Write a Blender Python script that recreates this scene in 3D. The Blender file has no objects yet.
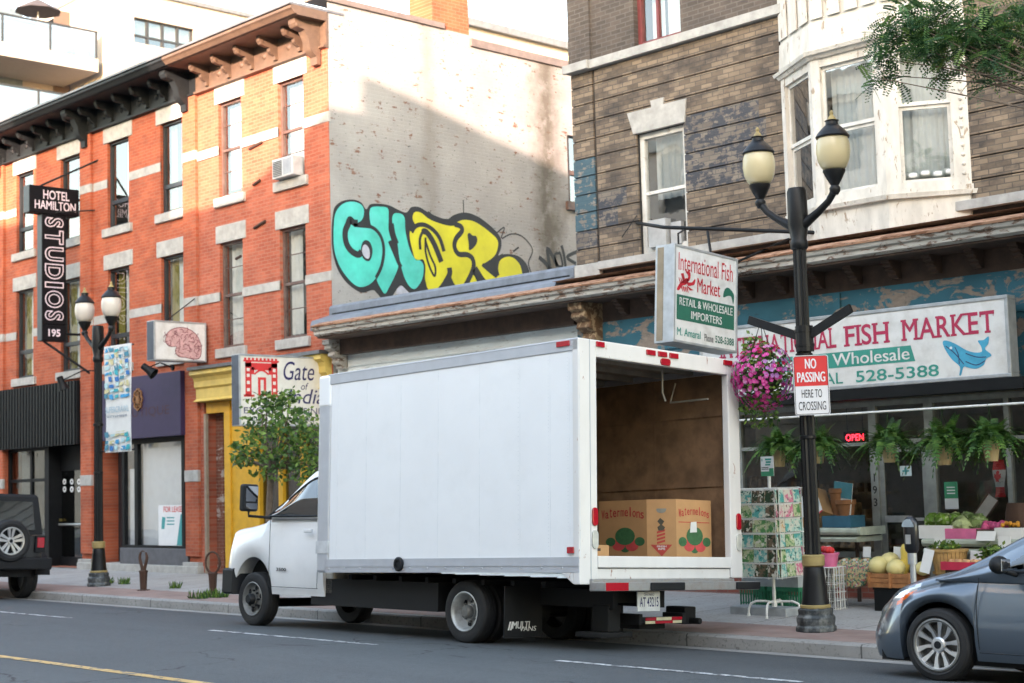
import bpy, bmesh, math, random
from mathutils import Vector, Matrix
rnd = random.Random(11)
D = bpy.data
SC = bpy.context.scene
COL = SC.collection
R = math.radians

# ------------------------------------------------------------------ camera survey
CAM_H = 1.7
FPX = 1559.06
YAW, PIT, ROL = R(46.307), R(5.236), R(1.597)
FW = Vector((-math.sin(YAW)*math.cos(PIT), math.cos(YAW)*math.cos(PIT), math.sin(PIT)))
_r = Vector((math.cos(YAW), math.sin(YAW), 0))
_u = _r.cross(FW)
RT = _r*math.cos(ROL) - _u*math.sin(ROL)
UP = _u*math.cos(ROL) + _r*math.sin(ROL)
EYE = Vector((0, 0, CAM_H))
def ray(x, y): return FW + RT*((x-512)/FPX) - UP*((y-341.5)/FPX)
def _on(ax, v, x, y):
    d = ray(x, y); return EYE + d*((v-EYE[ax])/d[ax])
def FX(x, y, X): return _on(0, X, x, y)      # survey point on the plane X = const
def FY(x, y, Y): return _on(1, Y, x, y)      # ... on the plane Y = const (along the street)
def FZ(x, y, Z): return _on(2, Z, x, y)
YC = 7.7                                     # crown of the road
def road_z(Y): return -.0057*(Y-YC)**2
def GP(x, y):
    lo, hi = 3., 60.
    d = ray(x, y)
    for _ in range(50):
        t = (lo+hi)/2; p = EYE + d*t
        if p.z > road_z(p.y): lo = t
        else: hi = t
    return p
YF = 18.4        # building line
YK = 14.15       # kerb face
def walk_z(Y): return -.09 + (Y-YK)*.0175

# ------------------------------------------------------------------ mesh building
class MB:
    def __init__(s): s.v = []; s.f = []; s.mi = []; s.m = 0
    def face(s, pts):
        n = len(s.v); s.v += [Vector(p) for p in pts]
        s.f.append(tuple(range(n, n+len(pts)))); s.mi.append(s.m)
    def box(s, x0, x1, y0, y1, z0, z1, M=None):
        n = len(s.v)
        c = [Vector((x, y, z)) for z in (z0, z1) for x, y in ((x0, y0), (x1, y0), (x1, y1), (x0, y1))]
        if M is not None: c = [M @ p for p in c]
        s.v += c
        for q in ((0, 3, 2, 1), (4, 5, 6, 7), (0, 1, 5, 4), (1, 2, 6, 5), (2, 3, 7, 6), (3, 0, 4, 7)):
            s.f.append(tuple(n+i for i in q)); s.mi.append(s.m)
        return s
    def prism(s, pts, vec):
        vec = Vector(vec); a = [Vector(p) for p in pts]; n = len(s.v); k = len(a)
        s.v += a + [p+vec for p in a]
        s.f.append(tuple(range(n+k-1, n-1, -1))); s.mi.append(s.m)
        s.f.append(tuple(range(n+k, n+2*k))); s.mi.append(s.m)
        for i in range(k):
            j = (i+1) % k
            s.f.append((n+i, n+j, n+k+j, n+k+i)); s.mi.append(s.m)
        return s
    def rings(s, rs, closed=True, caps=True):
        n = len(s.v); k = len(rs[0])
        for r in rs: s.v += [Vector(p) for p in r]
        for a in range(len(rs)-1):
            for i in range(k if closed else k-1):
                j = (i+1) % k
                s.f.append((n+a*k+i, n+a*k+j, n+(a+1)*k+j, n+(a+1)*k+i)); s.mi.append(s.m)
        if caps:
            s.f.append(tuple(range(n+k-1, n-1, -1))); s.mi.append(s.m)
            b = n+(len(rs)-1)*k
            s.f.append(tuple(range(b, b+k))); s.mi.append(s.m)
        return s
    def tube(s, pts, rad, n=8):
        pts = [Vector(p) for p in pts]
        rr = rad if isinstance(rad, (list, tuple)) else [rad]*len(pts)
        rs = []
        prev = None
        for i, p in enumerate(pts):
            t = (pts[min(i+1, len(pts)-1)] - pts[max(i-1, 0)]).normalized()
            if prev is None:
                a = Vector((0, 0, 1)) if abs(t.z) < .9 else Vector((1, 0, 0))
                u = t.cross(a).normalized()
            else:
                u = (prev - t*prev.dot(t)).normalized()
            prev = u; w = t.cross(u)
            rs.append([p + (u*math.cos(q*2*math.pi/n) + w*math.sin(q*2*math.pi/n))*rr[i] for q in range(n)])
        return s.rings(rs)
    def lathe(s, prof, base, axis=(0, 0, 1), n=20, caps=True):
        base = Vector(base); ax = Vector(axis).normalized()
        a = Vector((1, 0, 0)) if abs(ax.x) < .9 else Vector((0, 1, 0))
        u = ax.cross(a).normalized(); w = ax.cross(u)
        rs = [[base + ax*h + (u*math.cos(q*2*math.pi/n) + w*math.sin(q*2*math.pi/n))*max(r, 1e-4) for q in range(n)] for r, h in prof]
        return s.rings(rs, caps=caps)
    def ball(s, c, r, n=12, sz=1., rough=0., rg=None):
        c = Vector(c); m = max(4, n//2); rs = []
        for i in range(m+1):
            a = math.pi*i/m
            k = 1 + (rg.uniform(-rough, rough) if rg else 0)
            rs.append([c + Vector((math.sin(a)*math.cos(q*2*math.pi/n)*r*k, math.sin(a)*math.sin(q*2*math.pi/n)*r*k, -math.cos(a)*r*sz)) for q in range(n)])
        rs[0] = [c + Vector((0, 0, -r*sz)) + Vector((math.cos(q*2*math.pi/n), math.sin(q*2*math.pi/n), 0))*1e-4 for q in range(n)]
        rs[-1] = [c + Vector((0, 0, r*sz)) + Vector((math.cos(q*2*math.pi/n), math.sin(q*2*math.pi/n), 0))*1e-4 for q in range(n)]
        return s.rings(rs)
    def add(s, o, M=None):
        n = len(s.v)
        s.v += [(M @ p if M is not None else p.copy()) for p in o.v]
        s.f += [tuple(n+i for i in q) for q in o.f]; s.mi += list(o.mi)
        return s
    def xform(s, M):
        s.v = [M @ p for p in s.v]; return s

def setp(o, label=None, cat=None, group=None, kind=None):
    if label: o['label'] = label
    if cat: o['category'] = cat
    if group: o['group'] = group
    if kind: o['kind'] = kind
    return o

SEP = {'belt_course', 'pier_stone', 'corner_post', 'corner_cap', 'bottom_rail', 'top_rail', 'tow_gear', 'collar', 'support_arm', 'gold_band', 'plywood_lining', 'coping', 'bulkhead', 'lintel', 'timber_front',
       'cladding', 'balcony_door', 'parapet', 'shop_glass', 'hanging_chain', 'upper_board', 'pull_strap', 'paper_backing', 'reflector', 'strap', 'edge', 'return_panel', 'sill', 'chair_frame', 'frieze_batten', 'banner_arm', 'white_tape', 'red_tape', 'wall_bracket'}
def islands(mb):
    par = list(range(len(mb.v)))
    def find(a):
        while par[a] != a: par[a] = par[par[a]]; a = par[a]
        return a
    for f in mb.f:
        for i in f[1:]: par[find(f[0])] = find(i)
    g = {}
    for k, f in enumerate(mb.f): g.setdefault(find(f[0]), []).append(k)
    bx = []
    for r, fs in g.items():
        vs_ = [mb.v[i] for k in fs for i in mb.f[k]]
        bx.append([[min(p[a] for p in vs_) for a in range(3)], [max(p[a] for p in vs_) for a in range(3)], fs])
    done = False
    while not done:
        done = True
        for i in range(len(bx)):
            for j in range(i+1, len(bx)):
                if all(bx[i][0][a] <= bx[j][1][a]+.004 and bx[j][0][a] <= bx[i][1][a]+.004 for a in range(3)):
                    bx[i] = [[min(bx[i][0][a], bx[j][0][a]) for a in range(3)], [max(bx[i][1][a], bx[j][1][a]) for a in range(3)], bx[i][2]+bx[j][2]]
                    del bx[j]; done = False; break
            if not done: break
    out = []
    for _, _, fs in bx:
        m = MB(); mp = {}
        for k in sorted(fs):
            for i in mb.f[k]:
                if i not in mp: mp[i] = len(m.v); m.v.append(mb.v[i])
            m.f.append(tuple(mp[i] for i in mb.f[k])); m.mi.append(mb.mi[k])
        out.append(m)
    return out
def build(name, mb, mats, parent=None, **k):
    if name in SEP and parent is not None:
        r = [build1(name, m, mats, parent, **k) for m in islands(mb)]
        return r[0]
    return build1(name, mb, mats, parent, **k)
def build1(name, mb, mats, parent=None, smooth=None, bevel=0, org=None, seg=2, recalc=True):
    """link one mesh object; vertices are world coordinates unless org is None and parent gives none"""
    if org is None: org = parent.get('_org') if parent is not None else None
    me = D.meshes.new(name)
    o0 = Vector(org) if org is not None else Vector((0, 0, 0))
    me.from_pydata([tuple(p-o0) for p in mb.v], [], mb.f)
    if not isinstance(mats, (list, tuple)): mats = [mats]
    for m in mats: me.materials.append(m)
    me.polygons.foreach_set('material_index', mb.mi)
    if recalc:
        bm = bmesh.new(); bm.from_mesh(me)
        bmesh.ops.remove_doubles(bm, verts=bm.verts, dist=1e-5) if recalc == 'weld' else None
        bmesh.ops.recalc_face_normals(bm, faces=bm.faces)
        bm.to_mesh(me); bm.free()
    if smooth is not None:
        me.polygons.foreach_set('use_smooth', [True]*len(me.polygons))
        if smooth < 180: me.set_sharp_from_angle(angle=R(smooth))
    me.update()
    o = D.objects.new(name, me); COL.objects.link(o)
    if parent is not None:
        o.parent = parent
        if parent.get('_org') is not None: o['_org'] = parent['_org']
    elif org is not None: o.location = o0
    if bevel:
        b = o.modifiers.new('edge', 'BEVEL'); b.width = bevel; b.segments = seg; b.limit_method = 'ANGLE'; b.angle_limit = R(40)
    return o

def thing(name, label, cat, loc, group=None, rot=None, local=False):
    o = D.objects.new(name, None); COL.objects.link(o); o.location = loc
    o.empty_display_size = .2
    if rot: o.rotation_euler = rot
    if not local: o['_org'] = tuple(loc)
    return setp(o, label, cat, group)

def one(name, mb, mats, label, cat, org, group=None, **k):
    return setp(build(name, mb, mats, None, org=org, **k), label, cat, group)

def copy_tree(o, parent=None):
    c = o.copy(); COL.objects.link(c)
    if parent is not None: c.parent = parent
    for ch in list(o.children): copy_tree(ch, c)
    return c

# ------------------------------------------------------------------ lettering
_tc = {}
def text2d(s, off=0., shear=0., space=1., lines=1.0, align='LEFT'):
    key = (s, off, shear, space, lines, align)
    if key in _tc: return _tc[key]
    cu = D.curves.new('lettering', 'FONT'); cu.body = s; cu.offset = off; cu.shear = shear
    cu.space_character = space; cu.space_line = lines; cu.align_x = align; cu.resolution_u = 4
    ob = D.objects.new('lettering', cu); COL.objects.link(ob)
    bpy.context.view_layer.update()
    me = D.meshes.new_from_object(ob.evaluated_get(bpy.context.evaluated_depsgraph_get()))
    vs = [(v.co.x, v.co.y) for v in me.vertices]; fs = [tuple(p.vertices) for p in me.polygons]
    D.objects.remove(ob); D.curves.remove(cu); D.meshes.remove(me)
    x0 = min(v[0] for v in vs); x1 = max(v[0] for v in vs); y0 = min(v[1] for v in vs); y1 = max(v[1] for v in vs)
    _tc[key] = ([((x-x0)/(x1-x0), (y-y0)/(y1-y0)) for x, y in vs], fs, (x1-x0)/(y1-y0))
    return _tc[key]

class Plane2:
    """a drawing frame on a flat thing: origin, unit axes, outward normal"""
    def __init__(s, o, ax, ay, n): s.o = Vector(o); s.ax = Vector(ax).normalized(); s.ay = Vector(ay).normalized(); s.n = Vector(n).normalized()
    def P(s, u, v, d=0.): return s.o + s.ax*u + s.ay*v + s.n*d
def lettering(mb, fr, s, u0, u1, v0, v1, d=.004, **k):
    if k.get('off', 0) > 0 and any(c in 'MWmwKNV' for c in s):      # these glyphs do not take an outline offset: embolden by overprinting
        b = k.pop('off')*1.1*(v1-v0); w_ = u1-u0
        for i, dx in enumerate((-b, 0, b)): lettering(mb, fr, s, u0+b+dx, u1-b+dx, v0, v1, d+.0005*i, **k)
        return mb
    vs, fs, asp = text2d(s, **k)
    n = len(mb.v)
    mb.v += [fr.P(u0+(u1-u0)*x, v0+(v1-v0)*y, d) for x, y in vs]
    mb.f += [tuple(n+i for i in q) for q in fs]; mb.mi += [mb.m]*len(fs)
    return mb
def letter_h(mb, fr, s, uc, v0, h, wmax=None, d=.004, wf=1., **k):
    """lettering of height h centred on uc keeping its own proportions"""
    asp = text2d(s, **k)[2]; w = h*asp*wf
    if wmax: w = min(w, wmax)
    return lettering(mb, fr, s, uc-w/2, uc+w/2, v0, v0+h, d, **k)
def spline(pts, n=6, closed=True):
    out = []; k = len(pts)
    rng = range(k) if closed else range(k-1)
    for i in rng:
        if closed: p0, p1, p2, p3 = pts[(i-1) % k], pts[i], pts[(i+1) % k], pts[(i+2) % k]
        else: p0, p1, p2, p3 = pts[max(i-1, 0)], pts[i], pts[i+1], pts[min(i+2, k-1)]
        for j in range(n):
            t = j/n
            out.append(tuple(.5*((2*b)+(-a+c)*t+(2*a-5*b+4*c-e)*t*t+(-a+3*b-3*c+e)*t**3) for a, b, c, e in zip(p0, p1, p2, p3)))
    if not closed: out.append(tuple(pts[-1]))
    return out
def stroke2(pts, w):
    """outline of a pen stroke through 2D points; w one width or one per point"""
    ws = w if isinstance(w, (list, tuple)) else [w]*len(pts)
    L, Rr = [], []
    for i, p in enumerate(pts):
        a = pts[max(i-1, 0)]; b = pts[min(i+1, len(pts)-1)]
        dx, dy = b[0]-a[0], b[1]-a[1]; l = math.hypot(dx, dy) or 1
        nx, ny = -dy/l*ws[i]/2, dx/l*ws[i]/2
        L.append((p[0]+nx, p[1]+ny)); Rr.append((p[0]-nx, p[1]-ny))
    return L, Rr
def stroke_faces(mb, fr, pts, w, d):
    L, Rr = stroke2(pts, w)
    for i in range(len(pts)-1):
        mb.face([fr.P(*L[i], d), fr.P(*L[i+1], d), fr.P(*Rr[i+1], d), fr.P(*Rr[i], d)])
def poly2(mb, fr, pts, d): mb.face([fr.P(x, y, d) for x, y in pts])
def circ(cx, cy, rx, ry=None, n=20):
    ry = ry or rx
    return [(cx+rx*math.cos(i*2*math.pi/n), cy+ry*math.sin(i*2*math.pi/n)) for i in range(n)]

# ------------------------------------------------------------------ materials
def hexc(h):
    c = [int(h[i:i+2], 16)/255 for i in (0, 2, 4)]
    return tuple((x/12.92 if x <= .04045 else ((x+.055)/1.055)**2.4) for x in c)
class N:
    def __init__(s, name):
        s.m = D.materials.new(name); s.m.use_nodes = True; s.t = s.m.node_tree
        s.b = s.t.nodes['Principled BSDF']; s.out = s.t.nodes['Material Output']
    def n(s, typ, **k):
        x = s.t.nodes.new(typ)
        for a, b in k.items(): setattr(x, a, b)
        return x
    def l(s, a, b): s.t.links.new(a, b)
    def coord(s): return s.n('ShaderNodeTexCoord').outputs['Object']
    def noise(s, scale, detail=4, rough=.55, vec=None, dist=0):
        x = s.n('ShaderNodeTexNoise'); x.inputs['Scale'].default_value = scale; x.inputs['Detail'].default_value = detail
        x.inputs['Roughness'].default_value = rough; x.inputs['Distortion'].default_value = dist
        s.l(vec if vec is not None else s.coord(), x.inputs['Vector']); return x.outputs['Fac']
    def ramp(s, fac, a, b, ca=(0, 0, 0, 1), cb=(1, 1, 1, 1)):
        x = s.n('ShaderNodeValToRGB'); x.color_ramp.elements[0].position = a; x.color_ramp.elements[1].position = b
        x.color_ramp.elements[0].color = ca; x.color_ramp.elements[1].color = cb
        s.l(fac, x.inputs[0]); return x.outputs[0]
    def mix(s, fac, a, b, mode='MIX'):
        x = s.n('ShaderNodeMix', data_type='RGBA', blend_type=mode)
        for sock, v in ((x.inputs[0], fac), (x.inputs[6], a), (x.inputs[7], b)):
            if isinstance(v, (int, float)): sock.default_value = v
            elif isinstance(v, tuple): sock.default_value = (*v[:3], 1)
            else: s.l(v, sock)
        return x.outputs[2]
    def bump(s, h, strength=.3, dist=.01):
        x = s.n('ShaderNodeBump'); x.inputs['Strength'].default_value = strength; x.inputs['Distance'].default_value = dist
        s.l(h, x.inputs['Height']); s.l(x.outputs[0], s.b.inputs['Normal']); return x
    def fin(s, col=None, rough=.6, metal=0, spec=.5, coat=0):
        if col is not None:
            if isinstance(col, tuple): s.b.inputs['Base Color'].default_value = (*col[:3], 1)
            else: s.l(col, s.b.inputs['Base Color'])
        if isinstance(rough, (int, float)): s.b.inputs['Roughness'].default_value = rough
        else: s.l(rough, s.b.inputs['Roughness'])
        s.b.inputs['Metallic'].default_value = metal
        s.b.inputs['Specular IOR Level'].default_value = spec
        if coat: s.b.inputs['Coat Weight'].default_value = coat; s.b.inputs['Coat Roughness'].default_value = .05
        return s.m
def sc(c, k): return tuple(min(1, x*k) for x in c)
def mat(name, col, rough=.6, metal=0, var=.18, scale=6, bump=.0, bscale=60, spec=.5, coat=0, dirt=None, damt=.5, dscale=2.5):
    """plain paint / metal / plastic with uneven tone and optional grime"""
    q = N(name)
    c = q.mix(q.ramp(q.noise(scale, 5), .3, .7), sc(col, 1-var), sc(col, 1+var))
    if dirt is not None:
        f = q.ramp(q.noise(dscale, 6, .65), .52-.12*damt, .78-.2*damt)
        mf = q.n('ShaderNodeMath', operation='MULTIPLY'); q.l(f, mf.inputs[0]); mf.inputs[1].default_value = damt
        c = q.mix(mf.outputs[0], c, dirt)
    if bump: q.bump(q.noise(bscale, 4), bump, .008)
    return q.fin(c, rough, metal, spec, coat)
def peel(name, paint, under, amt=.5, scale=5, rough=.7, var=.15, stretch=(1, 1, 1), dark=None):
    """old paint flaking off to what is underneath"""
    q = N(name)
    mp = q.n('ShaderNodeMapping'); mp.inputs['Scale'].default_value = stretch; q.l(q.coord(), mp.inputs[0]); v = mp.outputs[0]
    f = q.ramp(q.noise(scale, 8, .68, v, .6), .62-.25*amt, .66-.25*amt)
    p = q.mix(q.ramp(q.noise(scale*.6, 4, .5, v), .3, .7), sc(paint, 1-var), sc(paint, 1+var))
    u = q.mix(q.noise(scale*6, 3, .5, v), sc(under, .6), sc(under, 1.3))
    c = q.mix(f, u, p)
    if dark is not None: c = q.mix(q.ramp(q.noise(scale*2.3, 6, .7, v), .6, .75), c, dark)
    q.bump(f, .35, .004)
    return q.fin(c, rough, 0, .3)
def brick(name, c1, c2, mortar, plane='xz', bw=.215, rh=.075, ms=.009, vary=.3, big=None, soot=0., rough=.85, paint=None, pamt=.5, pscale=2.2, stain=None):
    q = N(name)
    sx = q.n('ShaderNodeSeparateXYZ'); q.l(q.coord(), sx.inputs[0])
    cx = q.n('ShaderNodeCombineXYZ')
    ou = {'x': 0, 'y': 1, 'z': 2}
    q.l(sx.outputs[ou[plane[0]]], cx.inputs[0]); q.l(sx.outputs[ou[plane[1]]], cx.inputs[1])
    v = cx.outputs[0]
    b = q.n('ShaderNodeTexBrick'); q.l(v, b.inputs['Vector'])
    b.inputs['Scale'].default_value = 1; b.inputs['Brick Width'].default_value = bw; b.inputs['Row Height'].default_value = rh
    b.inputs['Mortar Size'].default_value = ms; b.inputs['Mortar Smooth'].default_value = .3; b.inputs['Bias'].default_value = 0
    b.inputs['Color1'].default_value = (*c1, 1); b.inputs['Color2'].default_value = (*c2, 1); b.inputs['Mortar'].default_value = (*mortar, 1)
    c = b.outputs['Color']
    c = q.mix(vary, c, q.mix(q.ramp(q.noise(1.1, 6, .6), .3, .7), sc(c1, .55), sc(c2, 1.25)))
    if soot:
        mp = q.n('ShaderNodeMapping'); mp.inputs['Scale'].default_value = (1, 1, 2.2); q.l(q.coord(), mp.inputs[0])
        f = q.ramp(q.noise(1.6, 7, .65, mp.outputs[0]), .45, .62)
        mf = q.n('ShaderNodeMath', operation='MULTIPLY'); q.l(f, mf.inputs[0]); mf.inputs[1].default_value = soot
        c = q.mix(mf.outputs[0], c, (.028, .028, .032))
    if paint is not None:
        # paint worn off brick by brick and in flakes
        b2 = q.n('ShaderNodeTexBrick'); q.l(v, b2.inputs['Vector'])
        for a in ('Brick Width', 'Row Height', 'Mortar Size', 'Scale'): b2.inputs[a].default_value = b.inputs[a].default_value
        b2.inputs['Color1'].default_value = (.0, .0, .0, 1); b2.inputs['Color2'].default_value = (1, 1, 1, 1); b2.inputs['Mortar'].default_value = (.62, .62, .62, 1)
        n1 = q.noise(pscale, 8, .72)
        st = q.n('ShaderNodeMapping'); st.inputs['Scale'].default_value = (5, 5, 16); q.l(q.coord(), st.inputs[0])
        n2 = q.noise(1, 4, .6, st.outputs[0])
        ad = q.n('ShaderNodeMath', operation='MULTIPLY_ADD'); q.l(n2, ad.inputs[0]); ad.inputs[1].default_value = .5; q.l(n1, ad.inputs[2])
        ad2 = q.n('ShaderNodeMath', operation='MULTIPLY_ADD'); q.l(b2.outputs['Color'], ad2.inputs[0]); ad2.inputs[1].default_value = -.10; q.l(ad.outputs[0], ad2.inputs[2])
        f = q.ramp(ad2.outputs[0], .95-.35*pamt, 1.0-.35*pamt)
        pc = q.mix(q.ramp(q.noise(.9, 5, .6), .35, .7), sc(paint, .82), sc(paint, 1.08))
        pc = q.mix(.09, pc, c)
        sp = q.n('ShaderNodeMapping'); sp.inputs['Scale'].default_value = (9, 9, 22); q.l(q.coord(), sp.inputs[0])
        pc = q.mix(q.ramp(q.noise(1, 3, .6, sp.outputs[0]), .66, .72), pc, sc(paint, .22))
        c = q.mix(f, pc, c)
    if stain is not None: c = stain(q, c)
    bp = q.bump(b.outputs['Fac'], .5, .006); bp.invert = True
    return q.fin(c, rough, 0, .3)
def glass(name, tint=(.75, .8, .8), base=.10, k=.75, rough=.02, refl=(1, 1, 1)):
    q = N(name)
    lw = q.n('ShaderNodeLayerWeight'); lw.inputs[0].default_value = .5
    p = q.n('ShaderNodeMath', operation='POWER'); q.l(lw.outputs['Facing'], p.inputs[0]); p.inputs[1].default_value = 2.6
    a = q.n('ShaderNodeMath', operation='MULTIPLY_ADD'); q.l(p.outputs[0], a.inputs[0]); a.inputs[1].default_value = k; a.inputs[2].default_value = base
    tr = q.n('ShaderNodeBsdfTransparent'); tr.inputs[0].default_value = (*tint, 1)
    gl = q.n('ShaderNodeBsdfGlossy'); gl.inputs[0].default_value = (*refl, 1); gl.inputs['Roughness'].default_value = rough
    mx = q.n('ShaderNodeMixShader'); q.l(a.outputs[0], mx.inputs[0]); q.l(tr.outputs[0], mx.inputs[1]); q.l(gl.outputs[0], mx.inputs[2])
    wob = q.n('ShaderNodeBump'); wob.inputs['Strength'].default_value = .06; wob.inputs['Distance'].default_value = .02
    q.l(q.noise(2.2, 2), wob.inputs['Height']); q.l(wob.outputs[0], gl.inputs['Normal'])
    q.l(mx.outputs[0], q.out.inputs[0]); q.t.nodes.remove(q.b)
    return q.m
def glow(name, col, e):
    q = N(name); q.b.inputs['Emission Color'].default_value = (*col, 1); q.b.inputs['Emission Strength'].default_value = e
    return q.fin(sc(col, .5), .5)
def leafm(name, col, var=.5):
    q = N(name)
    c = q.mix(q.ramp(q.noise(9, 3), .3, .7), sc(col, 1-var), sc(col, 1+var))
    m = q.fin(c, .5, 0, .3)
    tr = q.n('ShaderNodeBsdfTranslucent'); q.l(c, tr.inputs[0])
    mx = q.n('ShaderNodeMixShader'); mx.inputs[0].default_value = .3
    q.l(q.b.outputs[0], mx.inputs[1]); q.l(tr.outputs[0], mx.inputs[2]); q.l(mx.outputs[0], q.out.inputs[0])
    return m
# ------------------------------------------------------------------ camera, light, sky
cd = D.cameras.new('camera'); cam = D.objects.new('camera', cd); COL.objects.link(cam)
cam.matrix_world = Matrix(((RT.x, UP.x, -FW.x, EYE.x), (RT.y, UP.y, -FW.y, EYE.y), (RT.z, UP.z, -FW.z, EYE.z), (0, 0, 0, 1)))
cd.sensor_width = 36; cd.lens = 36*FPX/1024; cd.clip_end = 3000; cd.clip_start = .05
cd.dof.use_dof = True; cd.dof.focus_distance = 16.5; cd.dof.aperture_fstop = 2.2
SC.camera = cam
SUN = Vector((-.544, 1, -.234)).normalized()              # direction the light travels
sl = D.lights.new('sun', 'SUN'); sl.energy = 2.0; sl.angle = R(.5); sl.color = (.80, .62, .58)
so = D.objects.new('sun', sl); COL.objects.link(so); so.location = (20, -20, 30)
so.rotation_euler = (-SUN).to_track_quat('Z', 'Y').to_euler()
w = D.worlds.new('World'); SC.world = w; w.use_nodes = True
sk = w.node_tree.nodes.new('ShaderNodeTexSky'); sk.sky_type = 'NISHITA'; sk.sun_disc = False
sk.sun_elevation = math.asin(-SUN.z); sk.sun_rotation = math.atan2(-SUN.x, -SUN.y)
sk.air_density = 1.0; sk.dust_density = 1.0; sk.ozone_density = 0.5
w.node_tree.links.new(sk.outputs[0], w.node_tree.nodes['Background'].inputs[0])
w.node_tree.nodes['Background'].inputs[1].default_value = .15
vs = SC.view_settings; vs.view_transform = 'Standard'; vs.look = 'None'; vs.gamma = 1; vs.use_white_balance = True; vs.white_balance_temperature = 7700; vs.white_balance_tint = 14; vs.exposure = 3.48; vs.use_curve_mapping = False
SC.cycles.use_denoising = True
SC.cycles.max_bounces = 8; SC.cycles.transparent_max_bounces = 12; SC.cycles.caustics_reflective = False; SC.cycles.caustics_refractive = False

# ------------------------------------------------------------------ the materials of the setting
def asphalt():
    q = N('asphalt')
    mp = q.n('ShaderNodeMapping'); mp.inputs['Scale'].default_value = (.12, 1.4, 1); q.l(q.coord(), mp.inputs[0])
    lanes = q.ramp(q.noise(1.0, 5, .55, mp.outputs[0]), .3, .72)
    c = q.mix(lanes, (.043, .053, .057), (.074, .087, .092))
    c = q.mix(q.ramp(q.noise(.55, 7, .65), .45, .8), c, (.040, .047, .051))
    g = q.noise(150, 2, .6)
    c = q.mix(.5, c, q.mix(q.ramp(g, .38, .72), (.02, .022, .025), (.20, .205, .21)), 'MIX')
    c = q.mix(q.ramp(q.noise(14, 5, .7), .52, .78), c, (.042, .045, .05))
    mo = q.n('ShaderNodeMapping'); mo.inputs['Scale'].default_value = (.5, 1.1, 1); q.l(q.coord(), mo.inputs[0])
    c = q.mix(q.ramp(q.noise(1.7, 4, .6, mo.outputs[0]), .66, .74), c, (.034, .036, .04))
    vo = q.n('ShaderNodeTexVoronoi', feature='DISTANCE_TO_EDGE'); vo.inputs['Scale'].default_value = .55
    dn = q.n('ShaderNodeMapping'); q.l(q.coord(), dn.inputs[0])
    nz = q.n('ShaderNodeTexNoise'); nz.inputs['Scale'].default_value = 1.6; nz.inputs['Detail'].default_value = 6; q.l(q.coord(), nz.inputs['Vector'])
    av = q.n('ShaderNodeVectorMath', operation='MULTIPLY_ADD'); q.l(nz.outputs['Color'], av.inputs[0]); av.inputs[1].default_value = (.8, .8, .8); q.l(q.coord(), av.inputs[2])
    q.l(av.outputs[0], vo.inputs['Vector'])
    cr = q.ramp(vo.outputs['Distance'], .004, .012, (1, 1, 1, 1), (0, 0, 0, 1))
    gate = q.ramp(q.noise(.3, 3), .5, .56)
    mm = q.n('ShaderNodeMath', operation='MULTIPLY'); q.l(cr, mm.inputs[0]); q.l(gate, mm.inputs[1])
    c = q.mix(mm.outputs[0], c, (.02, .02, .022))
    q.bump(g, .5, .006)
    return q.fin(c, .78, 0, .4)
def concrete(name, a, b, slab=1.5, edge=.012):
    q = N(name)
    c = q.mix(q.ramp(q.noise(1.3, 7, .62), .3, .72), a, b)
    c = q.mix(q.ramp(q.noise(24, 3), .55, .75), c, sc(a, .62))
    if slab:
        sx = q.n('ShaderNodeSeparateXYZ'); q.l(q.coord(), sx.inputs[0])
        f = q.n('ShaderNodeMath', operation='PINGPONG'); q.l(sx.outputs[0], f.inputs[0]); f.inputs[1].default_value = slab/2
        c = q.mix(q.ramp(f.outputs[0], edge*.6, edge), sc(a, .4), c)
    q.bump(q.noise(60, 4), .3, .004)
    return q.fin(c, .88, 0, .3)
m_asph = asphalt()
m_walk = concrete('sidewalk_concrete', (.30, .285, .27), (.40, .385, .365))
m_kerb = concrete('kerb_concrete', (.25, .24, .225), (.36, .345, .325), 2.4)
m_pav = brick('sidewalk_brick', (.27, .175, .15), (.32, .225, .195), (.25, .23, .21), 'xy', .21, .105, .008, .45)
m_white = peel('road_paint_white', (.55, .55, .54), (.10, .10, .105), .62, 9)
m_yel = peel('road_paint_yellow', (.58, .36, .14), (.20, .17, .13), .72, 7)
m_ground = mat('ground_dark', (.16, .15, .14), .95)

def structure(name, mb, m, **k):
    return setp(build(name, mb, m, org=(0, 0, 0), **k), kind='structure')
XA, XB = -130., 70.
ys = [1.25 + (YK-1.25)*i/24 for i in range(25)]
g = MB()
nx = 8
for a in range(nx):
    for i in range(24):
        xa, xb = XA+(XB-XA)*a/nx, XA+(XB-XA)*(a+1)/nx
        g.face([(xa, ys[i], road_z(ys[i])), (xb, ys[i], road_z(ys[i])), (xb, ys[i+1], road_z(ys[i+1])), (xa, ys[i+1], road_z(ys[i+1]))])
structure('road', g, m_asph, recalc='weld')
structure('ground', MB().box(-1500, 1500, -1500, 1500, -.8, -.5), m_ground)
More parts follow.
